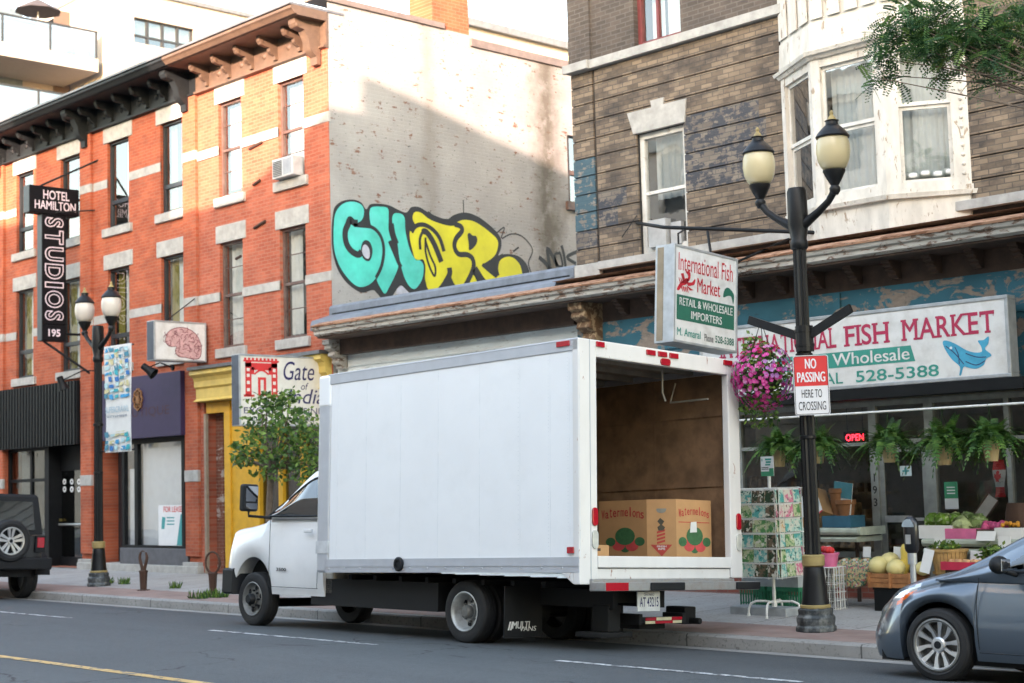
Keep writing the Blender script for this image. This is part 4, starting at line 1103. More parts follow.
def serif_word(mb, fr, s, u0, u1, v0, v1, d, off=.014, gap=.10):
    wd = {c: text2d(c, off=off)[2] for c in set(s) if c != ' '}
    tot = sum((wd[c]*.92 if c != ' ' else .42) for c in s) + gap*len(s)
    k = (u1-u0)/tot; u = u0; h = v1-v0
    for c in s:
        if c == ' ': u += (.42+gap)*k; continue
        w_ = wd[c]*.92*k
        lettering(mb, fr, c, u, u+w_, v0, v1, d, off=off)
        for f, q in SERIF.get(c, []):
            cx = u+w_*f; hw = (.16*k+.0)*q*1.0 if c not in 'I' else .2*k
            poly2(mb, fr, [(cx-hw, v0), (cx+hw, v0), (cx+hw, v0+h*.10), (cx-hw, v0+h*.10)], d+.0012)
            if c in TOPS and not (c == 'R' and f > .5) : poly2(mb, fr, [(cx-hw, v1-h*.10), (cx+hw, v1-h*.10), (cx+hw, v1), (cx-hw, v1)], d+.0012)
        if c == 'T':
            for a in (u+.02*w_, u+w_*.98): poly2(mb, fr, [(a-.03*k, v1-h*.26), (a+.05*k*(1 if a < u+w_/2 else -1)+.0, v1-h*.26), (a+.05*k*(1 if a < u+w_/2 else -1), v1), (a-.03*k*(1 if a < u+w_/2 else -1), v1)], d+.0012)
        u += w_+gap*k
# long fascia sign
ys_ = 18.0
x0, x1, z0, z1 = -14.75, FY(1006.5, 340, ys_).x, 2.92, 3.86
fs = thing('shop_fascia_sign', 'long white fascia sign with crimson fish market lettering and a blue fish', 'sign', ((x0+x1)/2, ys_, z0))
build('sign_box', MB().box(x0, x1, ys_, 18.18, z0, z1), m_signw, fs)
e = MB(); e.box(x0-.05, x1+.05, ys_-.015, 18.19, z1, z1+.05); e.box(x0-.05, x1+.05, ys_-.015, 18.19, z0-.05, z0); e.box(x1, x1+.05, ys_-.015, 18.19, z0, z1); e.box(x0-.05, x0, ys_-.015, 18.19, z0, z1)
build('sign_frame', e, m_galv, fs, bevel=.008)
build('valance', MB().box(x0-.05, x1+.2, ys_-.02, 18.3, z0-.20, z0-.052), m_black, fs)
frs = Plane2((0, ys_, 0), (1, 0, 0), (0, 0, 1), (0, -1, 0))
X = lambda px: FY(px, 345, ys_).x
t = MB()
xF0, xM1 = FY(846, 340, ys_).x, FY(997, 320, ys_).x
zl0, zl1 = FY(848, 346.5, ys_).z, FY(848, 326, ys_).z
serif_word(t, frs, 'FISH', FY(846, 350, ys_).x, FY(891, 345, ys_).x, zl0, zl1, .004)
serif_word(t, frs, 'MARKET', FY(903, 340, ys_).x, FY(997, 330, ys_).x, zl0, zl1, .004)
xn1 = FY(838, 350, ys_).x
serif_word(t, frs, 'INTERNATIONAL', xn1-2.05, xn1, zl0, zl1, .004)
build('crimson_lettering', t, m_crim, fs, recalc=False)
t = MB(); ga, gb = FY(826, 366, ys_), FY(913, 352, ys_)
zb_, zt_ = FY(830, 368.5, ys_).z, FY(830, 353, ys_).z
t.m = 0; poly2(t, frs, [(-13.4, zb_), (gb.x+.03, zb_), (gb.x-.03, zt_), (-13.4, zt_)], .003)
t.m = 1; lettering(t, frs, 'Wholesale', FY(833, 366, ys_).x, FY(910, 358, ys_).x, zb_+.03, zt_-.02, .006, off=.02)
lettering(t, frs, 'Retail &', -13.3, FY(822, 366, ys_).x, zb_+.03, zt_-.02, .006, off=.02)
t.m = 0; lettering(t, frs, '528-5388', FY(856, 378, ys_).x, FY(939, 370, ys_).x, FY(856, 382.5, ys_).z, FY(856, 371, ys_).z, .004, off=.012)
lettering(t, frs, 'M. AMARAL', -13.65, FY(843, 378, ys_).x, FY(856, 382.5, ys_).z, FY(856, 371, ys_).z, .004, off=.012)
build('green_lettering', t, [m_sgrn, m_signw], fs, recalc=False)
Z8 = (840, 330); S8 = 1024/184
def onf(pts): return [(lambda p: (p.x, p.z))(FY(Z8[0]+x/S8, Z8[1]+y/S8, ys_)) for x, y in pts]
t = MB(); t.m = 0
poly2(t, frs, onf(spline([(572, 70), (590, 58), (640, 75), (700, 110), (750, 125), (790, 120), (785, 90), (768, 60), (800, 55), (828, 35), (826, 75), (808, 105), (845, 140), (815, 160), (800, 195), (760, 215), (715, 210), (690, 205), (675, 250), (665, 250), (668, 205), (625, 165), (590, 115)], 4)), .004)
t.m = 1
for pts in ([(590, 90), (640, 130), (690, 190)], [(700, 175), (760, 195), (810, 170)], [(640, 95), (660, 140), (665, 190)], [(700, 130), (760, 150), (815, 150)]):
    q = onf(spline(pts, 5, False)); stroke_faces(t, frs, q, .012, .006)
t.m = 2; poly2(t, frs, onf(circ(618, 100, 8, 8, 10)), .006)
build('fish_drawing', t, [mat('sky_blue_fish', (.03, .33, .50), .6), m_navyi, m_signw], fs, recalc=False)

def blade_sign(name, label, X, ya, yb, z0, z1, th, face, edge, tilt=0, edge2=None):
    """sign standing out from a wall, faces towards +X and -X; ya is its street end"""
    s = thing(name, label, 'sign', (X-th/2, yb, (z0+z1)/2), local=True)
    s.rotation_euler = (tilt, 0, 0)
    h = (z1-z0)/2; L = yb-ya
    build('sign_box', MB().box(-th/2+.012, th/2-.012, -L+.02, -.02, -h+.02, h-.02), face, s)
    e = MB(); b = .035
    e.box(-th/2, th/2, -L, -L+b, -h, h); e.box(-th/2, th/2, -b, 0, -h, h); e.box(-th/2, th/2, -L+b, -b, h-b, h); e.box(-th/2, th/2, -L+b, -b, -h, -h+b)
    build('sign_frame', e, edge, s, bevel=.006)
    fr = Plane2((th/2-.012, -L, -h), (0, 1, 0), (0, 0, 1), (1, 0, 0))
    return s, fr, L, 2*h
# --- fish market blade sign
Xfb = -13.45
fb, fr, L, H = blade_sign('fish_market_sign', 'white projecting fish market sign with red lettering hanging above the truck', Xfb, FX(674, 296, Xfb).y, FX(738, 310, Xfb).y, FX(705, 350, Xfb).z-.02, FX(705, 256, Xfb).z+.02, .34, m_signw, m_galv, R(-4.5))
build('side_panel', MB().box(-.13, -.02, -L-.004, -L+.03, -H/2+.03, H/2-.03), mat('weathered_sign_side', (.22, .17, .11), .6), fb)
t = MB(); t.m = 0
lettering(t, fr, 'International Fish', L*.07, L*.92, H*.74, H*.92, .004, off=.0)
lettering(t, fr, 'Market', L*.36, L*.72, H*.55, H*.70, .004, off=.004)
# lobster
def lob(pts): poly2(t, fr, [(L*(.05+.28*x), H*(.53+.22*y)) for x, y in pts], .004)
lob(spline([(.0, .05), (.1, .0), (.3, .25), (.5, .35), (.62, .55), (.5, .65), (.32, .5), (.12, .3)], 4)); lob(spline([(.5, .5), (.6, .75), (.45, .95), (.7, .95), (.72, .7), (.62, .5)], 4)); lob(spline([(.55, .45), (.8, .5), (.98, .7), (.96, .45), (.8, .35), (.6, .3)], 4)); lob([(.3, .5), (.2, .8), (.35, .85), (.42, .6)]); lob([(.5, .3), (.7, .1), (.9, .15), (.65, .25)])
for k in range(4): lob([(.2+.1*k, .2), (.3+.1*k, -.02), (.33+.1*k, .0), (.26+.1*k, .25)]); lob([(.15+.1*k, .35), (.08+.1*k, .6), (.11+.1*k, .6), (.2+.1*k, .4)])
t.m = 1
poly2(t, fr, [(L*.05, H*.235), (L*.95, H*.235), (L*.95, H*.49), (L*.05, H*.49)], .003)
poly2(t, fr, spline([(L*.77, H*.56), (L*.79, H*.64), (L*.84, H*.67), (L*.90, H*.65), (L*.945, H*.60), (L*.93, H*.51), (L*.90, H*.58), (L*.85, H*.585)], 4), .004)
t.m = 2
lettering(t, fr, 'RETAIL & WHOLESALE', L*.09, L*.92, H*.385, H*.465, .006, off=.01)
lettering(t, fr, 'IMPORTERS', L*.27, L*.75, H*.265, H*.345, .006, off=.012)
t.m = 3
lettering(t, fr, 'M. Amaral', L*.06, L*.42, H*.075, H*.155, .004, off=.01)
t.m = 4; lettering(t, fr, 'Phone', L*.48, L*.62, H*.065, H*.14, .004, off=.0); t.m = 5; lettering(t, fr, '528-5388', L*.65, L*.95, H*.07, H*.145, .004, off=.02)
build('lettering', t, [mat('scarlet_letters', (.55, .02, .035), .5), m_dgrn, m_signw, m_sgrn, m_blackink, m_dgrn], fb, recalc=False)
# its hanger bar
h0 = FY(637, 223, YF); hb = MB()
hp = None
hb.tube([(h0.x, YF, h0.z), (-14.9, 17.4, 5.42), (-12.2, YF-.3, 5.02)], .028, 8); xq = Xfb-.17; zq = FX(705, 256, Xfb).z; hb.tube([(-14.2, 17.55, 5.28), (xq, 16.9, zq)], .02, 6); hb.tube([(xq, 16.2, zq+.05), (xq, 16.2, zq+.3), (-14.6, 17.5, 5.35)], .014, 6)
hb.tube([(h0.x, YF, 5.9), (h0.x+.3, 17.7, 5.45)], .008, 5); hb.tube([(xq, 17.2, zq-.08), (-13.3, YF, 5.15)], .02, 6)
one('sign_hanger', hb, m_black, 'black iron hanger rods holding the white projecting fish market sign', 'bracket', (-14, YF, 5.2), smooth=60)
# --- restaurant sign
gs, fr, L, H = blade_sign('restaurant_sign', 'cream projecting restaurant sign with red gate drawing and navy lettering', -24.55, 16.38, 18.40, 2.93, 4.28, .26, m_signc, m_galv)
build('side_panel', MB().box(-.11, .11, -L-.006, -L+.03, -H/2+.02, H/2-.02), mat('slate_sign_side', (.07, .085, .11), .5), gs)
t = MB(); t.m = 0
def g2(x, y): return (L*(.05+.40*x), H*(.42+.50*y))
for a, b, c, d in ((.05, 0, .22, .95), (.78, 0, .95, .95), (.05, .80, .95, .92), (.22, .60, .30, .80), (.70, .60, .78, .80), (.22, .72, .78, .80), (.40, 0, .47, .45), (.56, 0, .63, .45), (.0, .95, 1., 1.0), (.40, .45, .63, .52), (.0, -.03, .30, .03), (.70, -.03, 1, .03)):
    poly2(t, fr, [g2(a, b), g2(c, b), g2(c, d), g2(a, d)], .004)
for k in range(9): poly2(t, fr, [g2(.02+.108*k, 1.), g2(.085+.108*k, 1.), g2(.085+.108*k, 1.06), g2(.02+.108*k, 1.06)], .004)
q = [g2(.30+.4*i/10, .60+.12*math.sin(math.pi*i/10)) for i in range(11)]; stroke_faces(t, fr, q, .035, .005)
t.m = 2
for a in (.09, .82):
    for b in (.12, .32, .52, .68): poly2(t, fr, [g2(a, b), g2(a+.08, b), g2(a+.08, b+.09), g2(a, b+.09)], .006)
t.m = 1
lettering(t, fr, 'Gate', L*.50, L*.86, H*.655, H*.92, .004, shear=.25, off=.0)
lettering(t, fr, 'of', L*.70, L*.79, H*.52, H*.62, .004, shear=.25)
lettering(t, fr, 'India', L*.54, L*.97, H*.32, H*.53, .004, shear=.25, off=.0)
lettering(t, fr, 'EXOTIC  CUISINE', L*.05, L*.95, H*.17, H*.26, .004)
lettering(t, fr, 'FULLY  LICENSED', L*.14, L*.88, H*.07, H*.125, .004, off=.015)
build('lettering', t, [m_redink, m_navyi, m_signc], gs, recalc=False)
# --- brain sign
bs, fr, L, H = blade_sign('brain_sign', 'white projecting box sign with a pink brain on it over the purple shop', -28.72, 17.06, 18.34, 4.50, 5.35, .30, m_signw, m_galv)
build('side_panel', MB().box(-.13, .13, -L-.006, -L+.03, -H/2+.02, H/2-.02), mat('slate_sign_side_blue', (.05, .062, .085), .5), bs)
m_pink = mat('brain_pink', (.56, .33, .32), .7, var=.2, scale=14); m_mar = mat('brain_furrow', (.20, .05, .07), .7)
t = MB(); t.m = 0
bo = [(.22, .55), (.27, .72), (.42, .83), (.60, .84), (.78, .72), (.88, .50), (.90, .28), (.86, .10), (.74, .07), (.60, .10), (.46, .12), (.40, .25), (.42, .36), (.30, .36), (.23, .44)]
poly2(t, fr, [(L*x, H*y) for x, y in spline(bo, 5)], .004)
t.m = 1
rg = random.Random(5)
for k in range(44):
    for _ in range(20):
        x, y = rg.uniform(.25, .87), rg.uniform(.1, .8)
        inside = False; j = len(bo)-1
        for i in range(len(bo)):
            if (bo[i][1] > y) != (bo[j][1] > y) and x < (bo[j][0]-bo[i][0])*(y-bo[i][1])/(bo[j][1]-bo[i][1])+bo[i][0]: inside = not inside
            j = i
        if inside: break
    pts = [(x, y)]; a = rg.uniform(0, 6.3)
    for i in range(5): a += rg.uniform(-1.4, 1.4); pts.append((pts[-1][0]+.022*math.cos(a), pts[-1][1]+.034*math.sin(a)))
    stroke_faces(t, fr, [(L*u, H*v) for u, v in spline(pts, 3, False)], .014, .006)
q = spline(bo, 5); q.append(q[0]); stroke_faces(t, fr, [(L*u, H*v) for u, v in q], .016, .006)
build('brain_drawing', t, [m_pink, m_mar], bs, recalc=False)
bk = MB(); bk.tube([(-.0, -L*.72, H/2), (-.3, .06, H/2+.62)], .012, 6); bk.box(-.06, .06, -.02, .1, H/2-.12, H/2-.04); bk.box(-.05, .05, -.02, .1, -H/2+.02, -H/2+.1)
build('wall_bracket', bk, m_black, bs)
# --- hotel sign
hs = thing('hotel_sign', 'tall black projecting hotel sign with pale pink HOTEL and STUDIOS lettering', 'sign', (-34.25, 18.3, 6.8))
m_sblk = mat('black_sign_face', (.006, .006, .008), .6, var=.1, spec=.15); m_sside = mat('dark_sign_return', (.05, .06, .065), .5)
Xs = -34.25
ya, yb_, yc_, yd_ = 17.02, 18.30, 17.35, 17.97
build('name_box', MB().box(Xs-.30, Xs, ya, yb_, 8.46, 9.12), m_sblk, hs, bevel=.01)
build('studios_box', MB().box(Xs-.26, Xs-.02, yc_, yd_, 5.80, 8.45), m_sblk, hs, bevel=.01)
build('number_box', MB().box(Xs-.26, Xs-.02, yc_, yd_, 5.40, 5.79), m_sblk, hs, bevel=.01)
build('return_panel', MB().box(Xs-.29, Xs-.01, ya-.012, ya-.002, 8.47, 9.11).box(Xs-.25, Xs-.03, yc_-.012, yc_-.002, 5.41, 8.44), m_sside, hs)
frh = Plane2((Xs, ya, 8.46), (0, 1, 0), (0, 0, 1), (1, 0, 0)); L, H = yb_-ya, .66
m_pinkw = mat('pale_pink_letters', (.80, .68, .74), .5, var=.03)
t = MB()
lettering(t, frh, 'HOTEL', L*.27, L*.80, H*.53, H*.86, .004, off=.012); lettering(t, frh, 'HAMILTON', L*.10, L*.93, H*.15, H*.47, .004, off=.012)
build('name_lettering', t, m_pinkw, hs, recalc=False)
fv = Plane2((Xs-.02, yd_, 8.42), (0, 0, -1), (0, 1, 0), (1, 0, 0))   # reads downwards
fv = Plane2((Xs-.02, yc_, 8.40), (0, 0, -1), (0, 1, 0), (1, 0, 0)); LV, WV = 2.55, yd_-yc_
t = MB()
wd = {c: max(.35, text2d(c, off=.03)[2]) for c in 'STUDIO'}
tot = sum(wd[c]+.16 for c in 'STUDIOS'); u = .02
for c in 'STUDIOS':
    w_ = wd[c]/tot*LV; a, b2 = u, u+w_
    t.m = 0; lettering(t, fv, c, a, b2, WV*.11, WV*.89, .003, off=.05)
    t.m = 1; lettering(t, fv, c, a+.026, b2-.026, WV*.11+.026, WV*.89-.026, .006, off=.006)
    u += (wd[c]+.16)/tot*LV
build('studios_lettering', t, [m_pinkw, m_sblk], hs, recalc=False)
t = MB(); fn = Plane2((Xs-.02, yc_, 5.40), (0, 1, 0), (0, 0, 1), (1, 0, 0)); lettering(t, fn, '195', WV*.25, WV*.75, .11, .29, .004, off=.03)
build('number_lettering', t, m_pinkw, hs, recalc=False)
ar = MB(); ar.tube([(Xs-.15, yb_-.1, 8.9), (Xs-.15, YF+.02, 8.9)], .03); ar.tube([(Xs-.15, ya+.3, 9.12), (Xs+.75, YF+.02, 9.75)], .025); ar.tube([(Xs-.15, ya+.5, 8.5), (Xs+.6, YF+.02, 8.55)], .018); ar.tube([(Xs-.14, yc_+.1, 5.4), (Xs+.5, YF+.02, 4.55)], .03); ar.tube([(Xs-.14, yd_-.05, 5.6), (Xs-.14, YF+.02, 5.6)], .03)
build('support_arm', ar, m_black, hs, smooth=60)

def spot(label, wall, head, tip):
    s = thing('spotlight', label, 'spotlight', tuple(head), 'spotlights over the shop fronts')
    w_, h_, t_ = Vector(wall), Vector(head), Vector(tip)
    mid = (w_+h_)/2+Vector((0, 0, .12))
    build('arm', MB().tube([w_, mid, h_], .016, 6).lathe([(.06, 0), (.06, .03)], w_, (0, -1, 0), 12), m_black, s, smooth=50)
    ax = (t_-h_).normalized()
    build('lamp_head', MB().lathe([(.02, -.12), (.075, -.10), (.08, .05), (.13, .22), (.125, .22), (.07, .05), (.0, .04)], h_, ax, 16), m_black, s, smooth=40)
p = FY(61, 386, 17.55)
spot('black spotlight under the hotel sign aimed at the corrugated fascia', (p.x+.5, YF-.01, p.z+.35), (p.x, 17.55, p.z+.12), (p.x+.1, 17.75, p.z-.5))
p = FY(147, 372, 17.5)
spot('black spotlight beneath the brain sign aimed along the purple fascia', (p.x-.4, YF-.01, p.z+.15), (p.x-.02, 17.5, p.z+.08), (p.x+.35, 17.75, p.z-.25))

# ------------------------------------------------------------------ far buildings
m_stucco = mat('pale_stucco', (.30, .28, .26), .85, var=.05)
m_panel = mat('taupe_cladding', (.12, .085, .07), .7, var=.05)
m_railg = glass('balcony_glass', (.55, .62, .64), .25, .6)
XC = -56.
condo = thing('apartment_block', 'modern pale apartment block with glass balconies above the hotel roof', 'building', (XC, 36, 0))
def C(px, py, X=XC): return FX(px, py, X)
yL, yM, yRt = 14., C(105, 40).y, 52.
zr = C(250, 18).z; zl = C(60, 8).z
wp = [(C(134, 30).y, C(194, 30).y, C(164, 48).z, C(164, 20+3).z)]
mb = MB()
wall_open(mb, lambda u, z, d: (XC-d, u, z), yM, yRt, 0, zr, wp, .3)
mb.box(XC-14, XC-.31, yM+.001, yRt, zr-.3, zr-.01); mb.box(XC-3.2, XC-.001, yM, yM+.3, 0, zr-.001)
mb.box(XC-14, XC-3, yL, yM+.3, 0, zr-1.2)
mb.box(XC-14, XC-.4, yRt-.3, yRt, 0, zr)
build('wall', mb, m_stucco, condo)
build('parapet', MB().box(XC-14, XC+.12, yM-.05, yRt+.1, zr, zr+.18).box(XC-14, XC-2.85, yL, yM+.2, zr-1.2, zr-1.02), m_gut, condo)
a, b, c, d = wp[0]
f = MB()
for k in range(5): u = a+(b-a)*k/4; f.box(XC-.25, XC-.12, u-.05, u+.05, c, d)
for zz in (c, c+(d-c)*.33, d): f.box(XC-.25, XC-.13, a, b, zz-.04, zz+.04)
wn = build('window', f, m_char, condo)
build('pane', MB().box(XC-.2, XC-.19, a, b, c, d), m_glass, wn)
build('blind', MB().box(XC-.5, XC-.45, a, b, c+(d-c)*.35, d), m_cur_w, wn)
zb1 = C(60, 52, XC).z; zb2 = C(40, 118, XC).z
for i, (zs, y1) in enumerate(((zb1, yM-.3), (zb2, yM-.8))):
    sl2 = build('balcony', MB().box(XC-3, XC+.0, yL, y1, zs-.55, zs), m_stucco, condo)
    rl = MB()
    for k in range(7): u = y1-.05-k*2.0; rl.box(XC-.12, XC-.06, u-.04, u+.04, zs, zs+1.15)
    rl.box(XC-.13, XC-.05, yL, y1, zs+1.1, zs+1.16)
    build('railing', rl, m_char, sl2)
    build('pane', MB().box(XC-.10, XC-.09, yL, y1, zs+.05, zs+1.08), m_railg, sl2)
    Xi = XC-2.99
    p = FX(80, 30 if i == 0 else 85, Xi)
    build('balcony_door', MB().box(Xi, Xi+.05, p.y+1.6, p.y+3.0, zs, zs+2.5).box(Xi, Xi+.05, p.y-4.6, p.y-2.6, zs, zs+2.4), m_glassd if 0 else mat('balcony_door_glass', (.12, .16, .19), .15), condo)
    build('cladding', MB().box(Xi, Xi+.06, p.y-1.2, p.y+1.2, zs, zs+2.7), m_panel, condo)
p = C(38, 25, XC-1.2)
um = thing('patio_umbrella', 'dark patio umbrella standing open on the apartment balcony', 'umbrella', (XC-1.2, p.y, zb1))
build('pole', MB().tube([(XC-1.2, p.y, zb1), (XC-1.2, p.y, zb1+2.5)], .03), m_steel, um)
build('canopy', MB().lathe([(1.5, 1.95), (1.45, 2.0), (.7, 2.35), (.05, 2.62), (0, 2.62)], (XC-1.2, p.y, zb1), (0, 0, 1), 8).xform(Matrix.Translation((XC-1.2, p.y, zb1+.3)) @ Matrix.Diagonal((.62, .62, .8, 1)) @ Matrix.Translation((-XC+1.2, -p.y, -zb1))), mat('dark_canopy_cloth', (.05, .045, .05), .9), um)
for k in range(3):
    yy = p.y+1.8+k*1.2
    ch = thing('patio_chair', ['pale patio chair right beside the dark umbrella on the balcony', 'middle pale patio chair of the balcony seating', 'pale patio chair next to the end wall of the balcony'][k], 'chair', (XC-1.2, yy, zb1), 'balcony chairs')
    build('seat', MB().box(XC-1.6, XC-.9, yy-.3, yy+.3, zb1+.25, zb1+.45), m_cur_w, ch, bevel=.03); build('backrest', MB().box(XC-1.7, XC-1.58, yy-.3, yy+.3, zb1+.45, zb1+.85), m_cur_w, ch, bevel=.03)
    build('chair_frame', MB().box(XC-1.6, XC-.9, yy-.34, yy-.3, zb1, zb1+.6).box(XC-1.6, XC-.9, yy+.3, yy+.34, zb1, zb1+.6), m_char, ch)
# middle distance roofs
Xm = -44.
pz = FX(475, 22, Xm); pe = FX(540, 36, Xm)
mid = thing('pale_flat_roofed_house', 'pale flat roofed building showing beyond the painted side wall', 'building', (Xm, pz.y, 0))
build('wall', MB().box(Xm-10, Xm, FX(455, 22, Xm).y, 75, 0, pz.z-.25), m_stucco, mid)
build('roof', MB().box(Xm-10.2, Xm+.25, FX(455, 22, Xm).y-.2, 75.2, pz.z-.249, pz.z+.05), m_gut, mid)
Xm2 = -36.
pz = FX(545, 42, Xm2)
mid2 = thing('eaved_house', 'small cream house with broad eaves beside the brown brick shop', 'building', (Xm2, pz.y, 0))
y0 = FX(541, 42, Xm2).y
build('wall', MB().box(Xm2-6, Xm2-.5, y0+.6, y0+16, 0, pz.z-.7), m_stucco, mid2)
build('roof', MB().prism([(Xm2+.3, y0, pz.z-.7), (Xm2+.3, y0, pz.z-.4), (Xm2-3, y0, pz.z+.5), (Xm2-6.3, y0, pz.z-.4), (Xm2-6.3, y0, pz.z-.7)], (0, 16.5, 0)), mat('cream_eaves', (.55, .48, .36), .7), mid2)

# ------------------------------------------------------------------ the other side of the street, behind the camera: it shades this side
YB = -3.2
def shade_pt(px, py, plane):
    p = FX(px, py, XE) if plane == 'x' else FY(px, py, YF)
    t_ = (p.y-YB)/SUN.y; return p-SUN*t_
q1 = shade_pt(376, 115, 'x'); q2 = shade_pt(376, 80, 'x'); q3 = shade_pt(246, 197, 'f'); q4 = shade_pt(12, 225, 'f')
tl = shade_pt(36, 135, 'f'); tr = shade_pt(172, 100, 'f')
m_opp = brick('red_brown_brick', (.46, .38, .33), (.52, .45, .39), (.45, .42, .38), 'xz', vary=.3)
m_opp2 = mat('sand_render', (.60, .57, .52), .85)
def opposite(label, x0, x1, h, m, extra=None):
    o = thing('street_building', label, 'building', ((x0+x1)/2, YB, 0))
    ops = []
    n = max(1, int((x1-x0)/2.6)); st_ = (x1-x0)/n
    for f_ in range(1, int(h//3.3)):
        for i in range(n): c = x0+st_*(i+.5); ops.append((c-.5, c+.5, f_*3.4+.6, f_*3.4+2.6))
    mb = MB(); wall_open(mb, lambda u, z, d: (u, YB-d, z), x0, x1, 0, h, ops, .2)
    mb.box(x0, x1, YB-14, YB-.25, 0, h-.01)
    for e_ in (extra or []): mb.box(*e_)
    build('wall', mb, m, o, recalc=False)
    g = MB()
    for a, b, c, d in ops: g.box(a, b, YB-.22, YB-.18, c, d)
    build('window', g, mat('dark_glazing', (.03, .035, .04), .1), o)
    build('cornice', MB().box(x0, x1, YB+.01, YB+.22, h-.9, h-.55), m_stone, o)
    return o
opposite('buff brick block across the street from the hotel', -150, tl.x, q4.z, m_opp)
opposite('sand rendered block across the street with a thin tower added for its shade', tl.x, q1.x, q3.z, m_opp2, [(tl.x+.6, tr.x, YB-1.2, YB-.01, q3.z-.02, tr.z+4)])  # thin unseen tower, sized to cast the shaded bay on the hotel front
opposite('taller buff brick block across the street behind the viewer', q1.x, 40, q1.z, m_opp, [(q1.x, 40, YB-.4, YB-.01, q1.z-.02, q2.z)])
# ------------------------------------------------------------------ foliage helper
def leaves(mb, c, n, rad, size, rg, nm=3, squash=1., up=.3, asp=.5):
    c = Vector(c)
    for _ in range(n):
        while True:
            d = Vector((rg.uniform(-1, 1), rg.uniform(-1, 1), rg.uniform(-1, 1)))
            if d.length <= 1: break
        p = c + Vector((d.x*rad, d.y*rad, d.z*rad*squash))
        a = Vector((rg.gauss(0, 1), rg.gauss(0, 1), rg.gauss(0, .7)-up)).normalized()
        b = a.cross(Vector((rg.gauss(0, 1), rg.gauss(0, 1), rg.gauss(0, 1)))).normalized()
        s = size*rg.uniform(.6, 1.3)
        mb.m = rg.randrange(nm)
        mb.face([p, p+a*s*.5+b*s*asp*.5, p+a*s, p+a*s*.5-b*s*asp*.5])
m_leaf = [leafm('leaf_mid_green', (.095, .18, .035)), leafm('leaf_dark_green', (.042, .10, .025)), leafm('leaf_light_green', (.16, .25, .05))]
m_fern = [leafm('fern_green', (.05, .13, .025)), leafm('fern_dark', (.025, .07, .018)), leafm('fern_light', (.10, .19, .04))]

# ------------------------------------------------------------------ lamp posts
m_iron = mat('black_cast_iron', (.0075, .008, .009), .42, .1, bump=.08, bscale=30, dirt=(.03, .028, .025), damt=.25, spec=.3)
m_ironb = mat('scuffed_cast_iron_base', (.035, .042, .045), .55, .1, bump=.15, bscale=25, dirt=(.28, .29, .28), damt=.55, dscale=9)
m_gold = mat('tarnished_gold_paint', (.33, .24, .09), .6, dirt=(.12, .09, .05), damt=.5)
def globem():
    q = N('lamp_globe_acrylic')
    sx = q.n('ShaderNodeSeparateXYZ'); q.l(q.coord(), sx.inputs[0])
    m = q.fin((.58, .49, .30), .25, 0, .5)
    q.b.inputs['Subsurface Weight'].default_value = .25; q.b.inputs['Subsurface Radius'].default_value = (.1, .1, .08)
    return m
m_globe = globem()
m_globe2 = mat('lamp_globe_frosted', (.60, .54, .47), .3, var=.05)
def lamp_post(label, x, y, z, gm):
    s = thing('street_lamp', label, 'street lamp', (x, y, z), 'twin globe street lamps')
    B = (x, y, z)
    build('base', MB().lathe([(.235, 0), (.235, .05), (.215, .07), (.225, .12), (.225, .16), (.20, .19), (.205, .25), (.17, .27)], B, n=8), m_ironb, s, bevel=.006)
    build('base_shaft', MB().lathe([(.165, .27), (.158, .32), (.15, .36), (.125, .62), (.118, .72), (.105, .74)], B, n=12), m_iron, s, smooth=30)
    build('gold_band', MB().lathe([(.168, .262), (.175, .27), (.175, .295), (.165, .305)], B).lathe([(.108, .735), (.128, .75), (.13, .86), (.11, .875)], B), m_gold, s, smooth=40)
    f = MB(); rs = []
    for zz, r in ((.87, .098), (1.0, .092), (3.0, .084), (4.45, .078)):
        rs.append([(x+(r*(1 if q % 2 else .86))*math.cos(q*math.pi/12), y+(r*(1 if q % 2 else .86))*math.sin(q*math.pi/12), z+zz) for q in range(24)])
    f.rings(rs); build('pole', f, m_iron, s)
    build('collar', MB().lathe([(.09, 4.43), (.105, 4.46), (.105, 4.52), (.09, 4.55), (.12, 4.72), (.115, 5.12), (.10, 5.16), (.0, 5.17)], B).lathe([(.084, 3.14), (.10, 3.15), (.10, 3.20), (.084, 3.21)], B).lathe([(.085, 2.2), (.097, 2.21), (.097, 2.24), (.085, 2.25)], B), m_iron, s, smooth=40)
    for sgn in (1, -1):
        gx = x+.535*sgn
        pts = [(x+.06*sgn, y, z+4.70), (x+.16*sgn, y, z+4.76), (x+.30*sgn, y, z+4.84), (x+.44*sgn, y, z+4.94), (gx, y, z+5.06)]
        a = build('arm', MB().tube(pts, [.06, .055, .045, .04, .045], 10).lathe([(.035, 5.0), (.06, 5.04), (.065, 5.08), (.045, 5.11), (.085, 5.18), (.13, 5.27), (.13, 5.29)], (gx, y, z)), m_iron, s, smooth=50)
        build('globe', MB().lathe([(.105, 5.285), (.147, 5.325), (.18, 5.40), (.196, 5.50), (.192, 5.59), (.17, 5.67)], (gx, y, z), n=24), gm, s, smooth=60)
        build('cap', MB().lathe([(.19, 5.665), (.198, 5.68), (.175, 5.72), (.13, 5.77), (.075, 5.82), (.07, 5.86), (.085, 5.87), (.03, 5.89)], (gx, y, z), n=20), m_iron, s, smooth=40)
        build('finial', MB().lathe([(.06, 5.87), (.04, 5.91), (.018, 5.94), (.024, 5.96), (.016, 5.985), (.0, 6.0)], (gx, y, z), n=14), m_gold, s, smooth=50)
    return s
b = FZ(816.5, 631, walk_z(15)+.0); LR = (b.x, b.y, walk_z(b.y))
lampR = lamp_post('black street lamp with two cream globes beside the no passing sign', *LR, m_globe)
b = FZ(98.8, 586, walk_z(15.4)); LL = (b.x, b.y, walk_z(b.y))
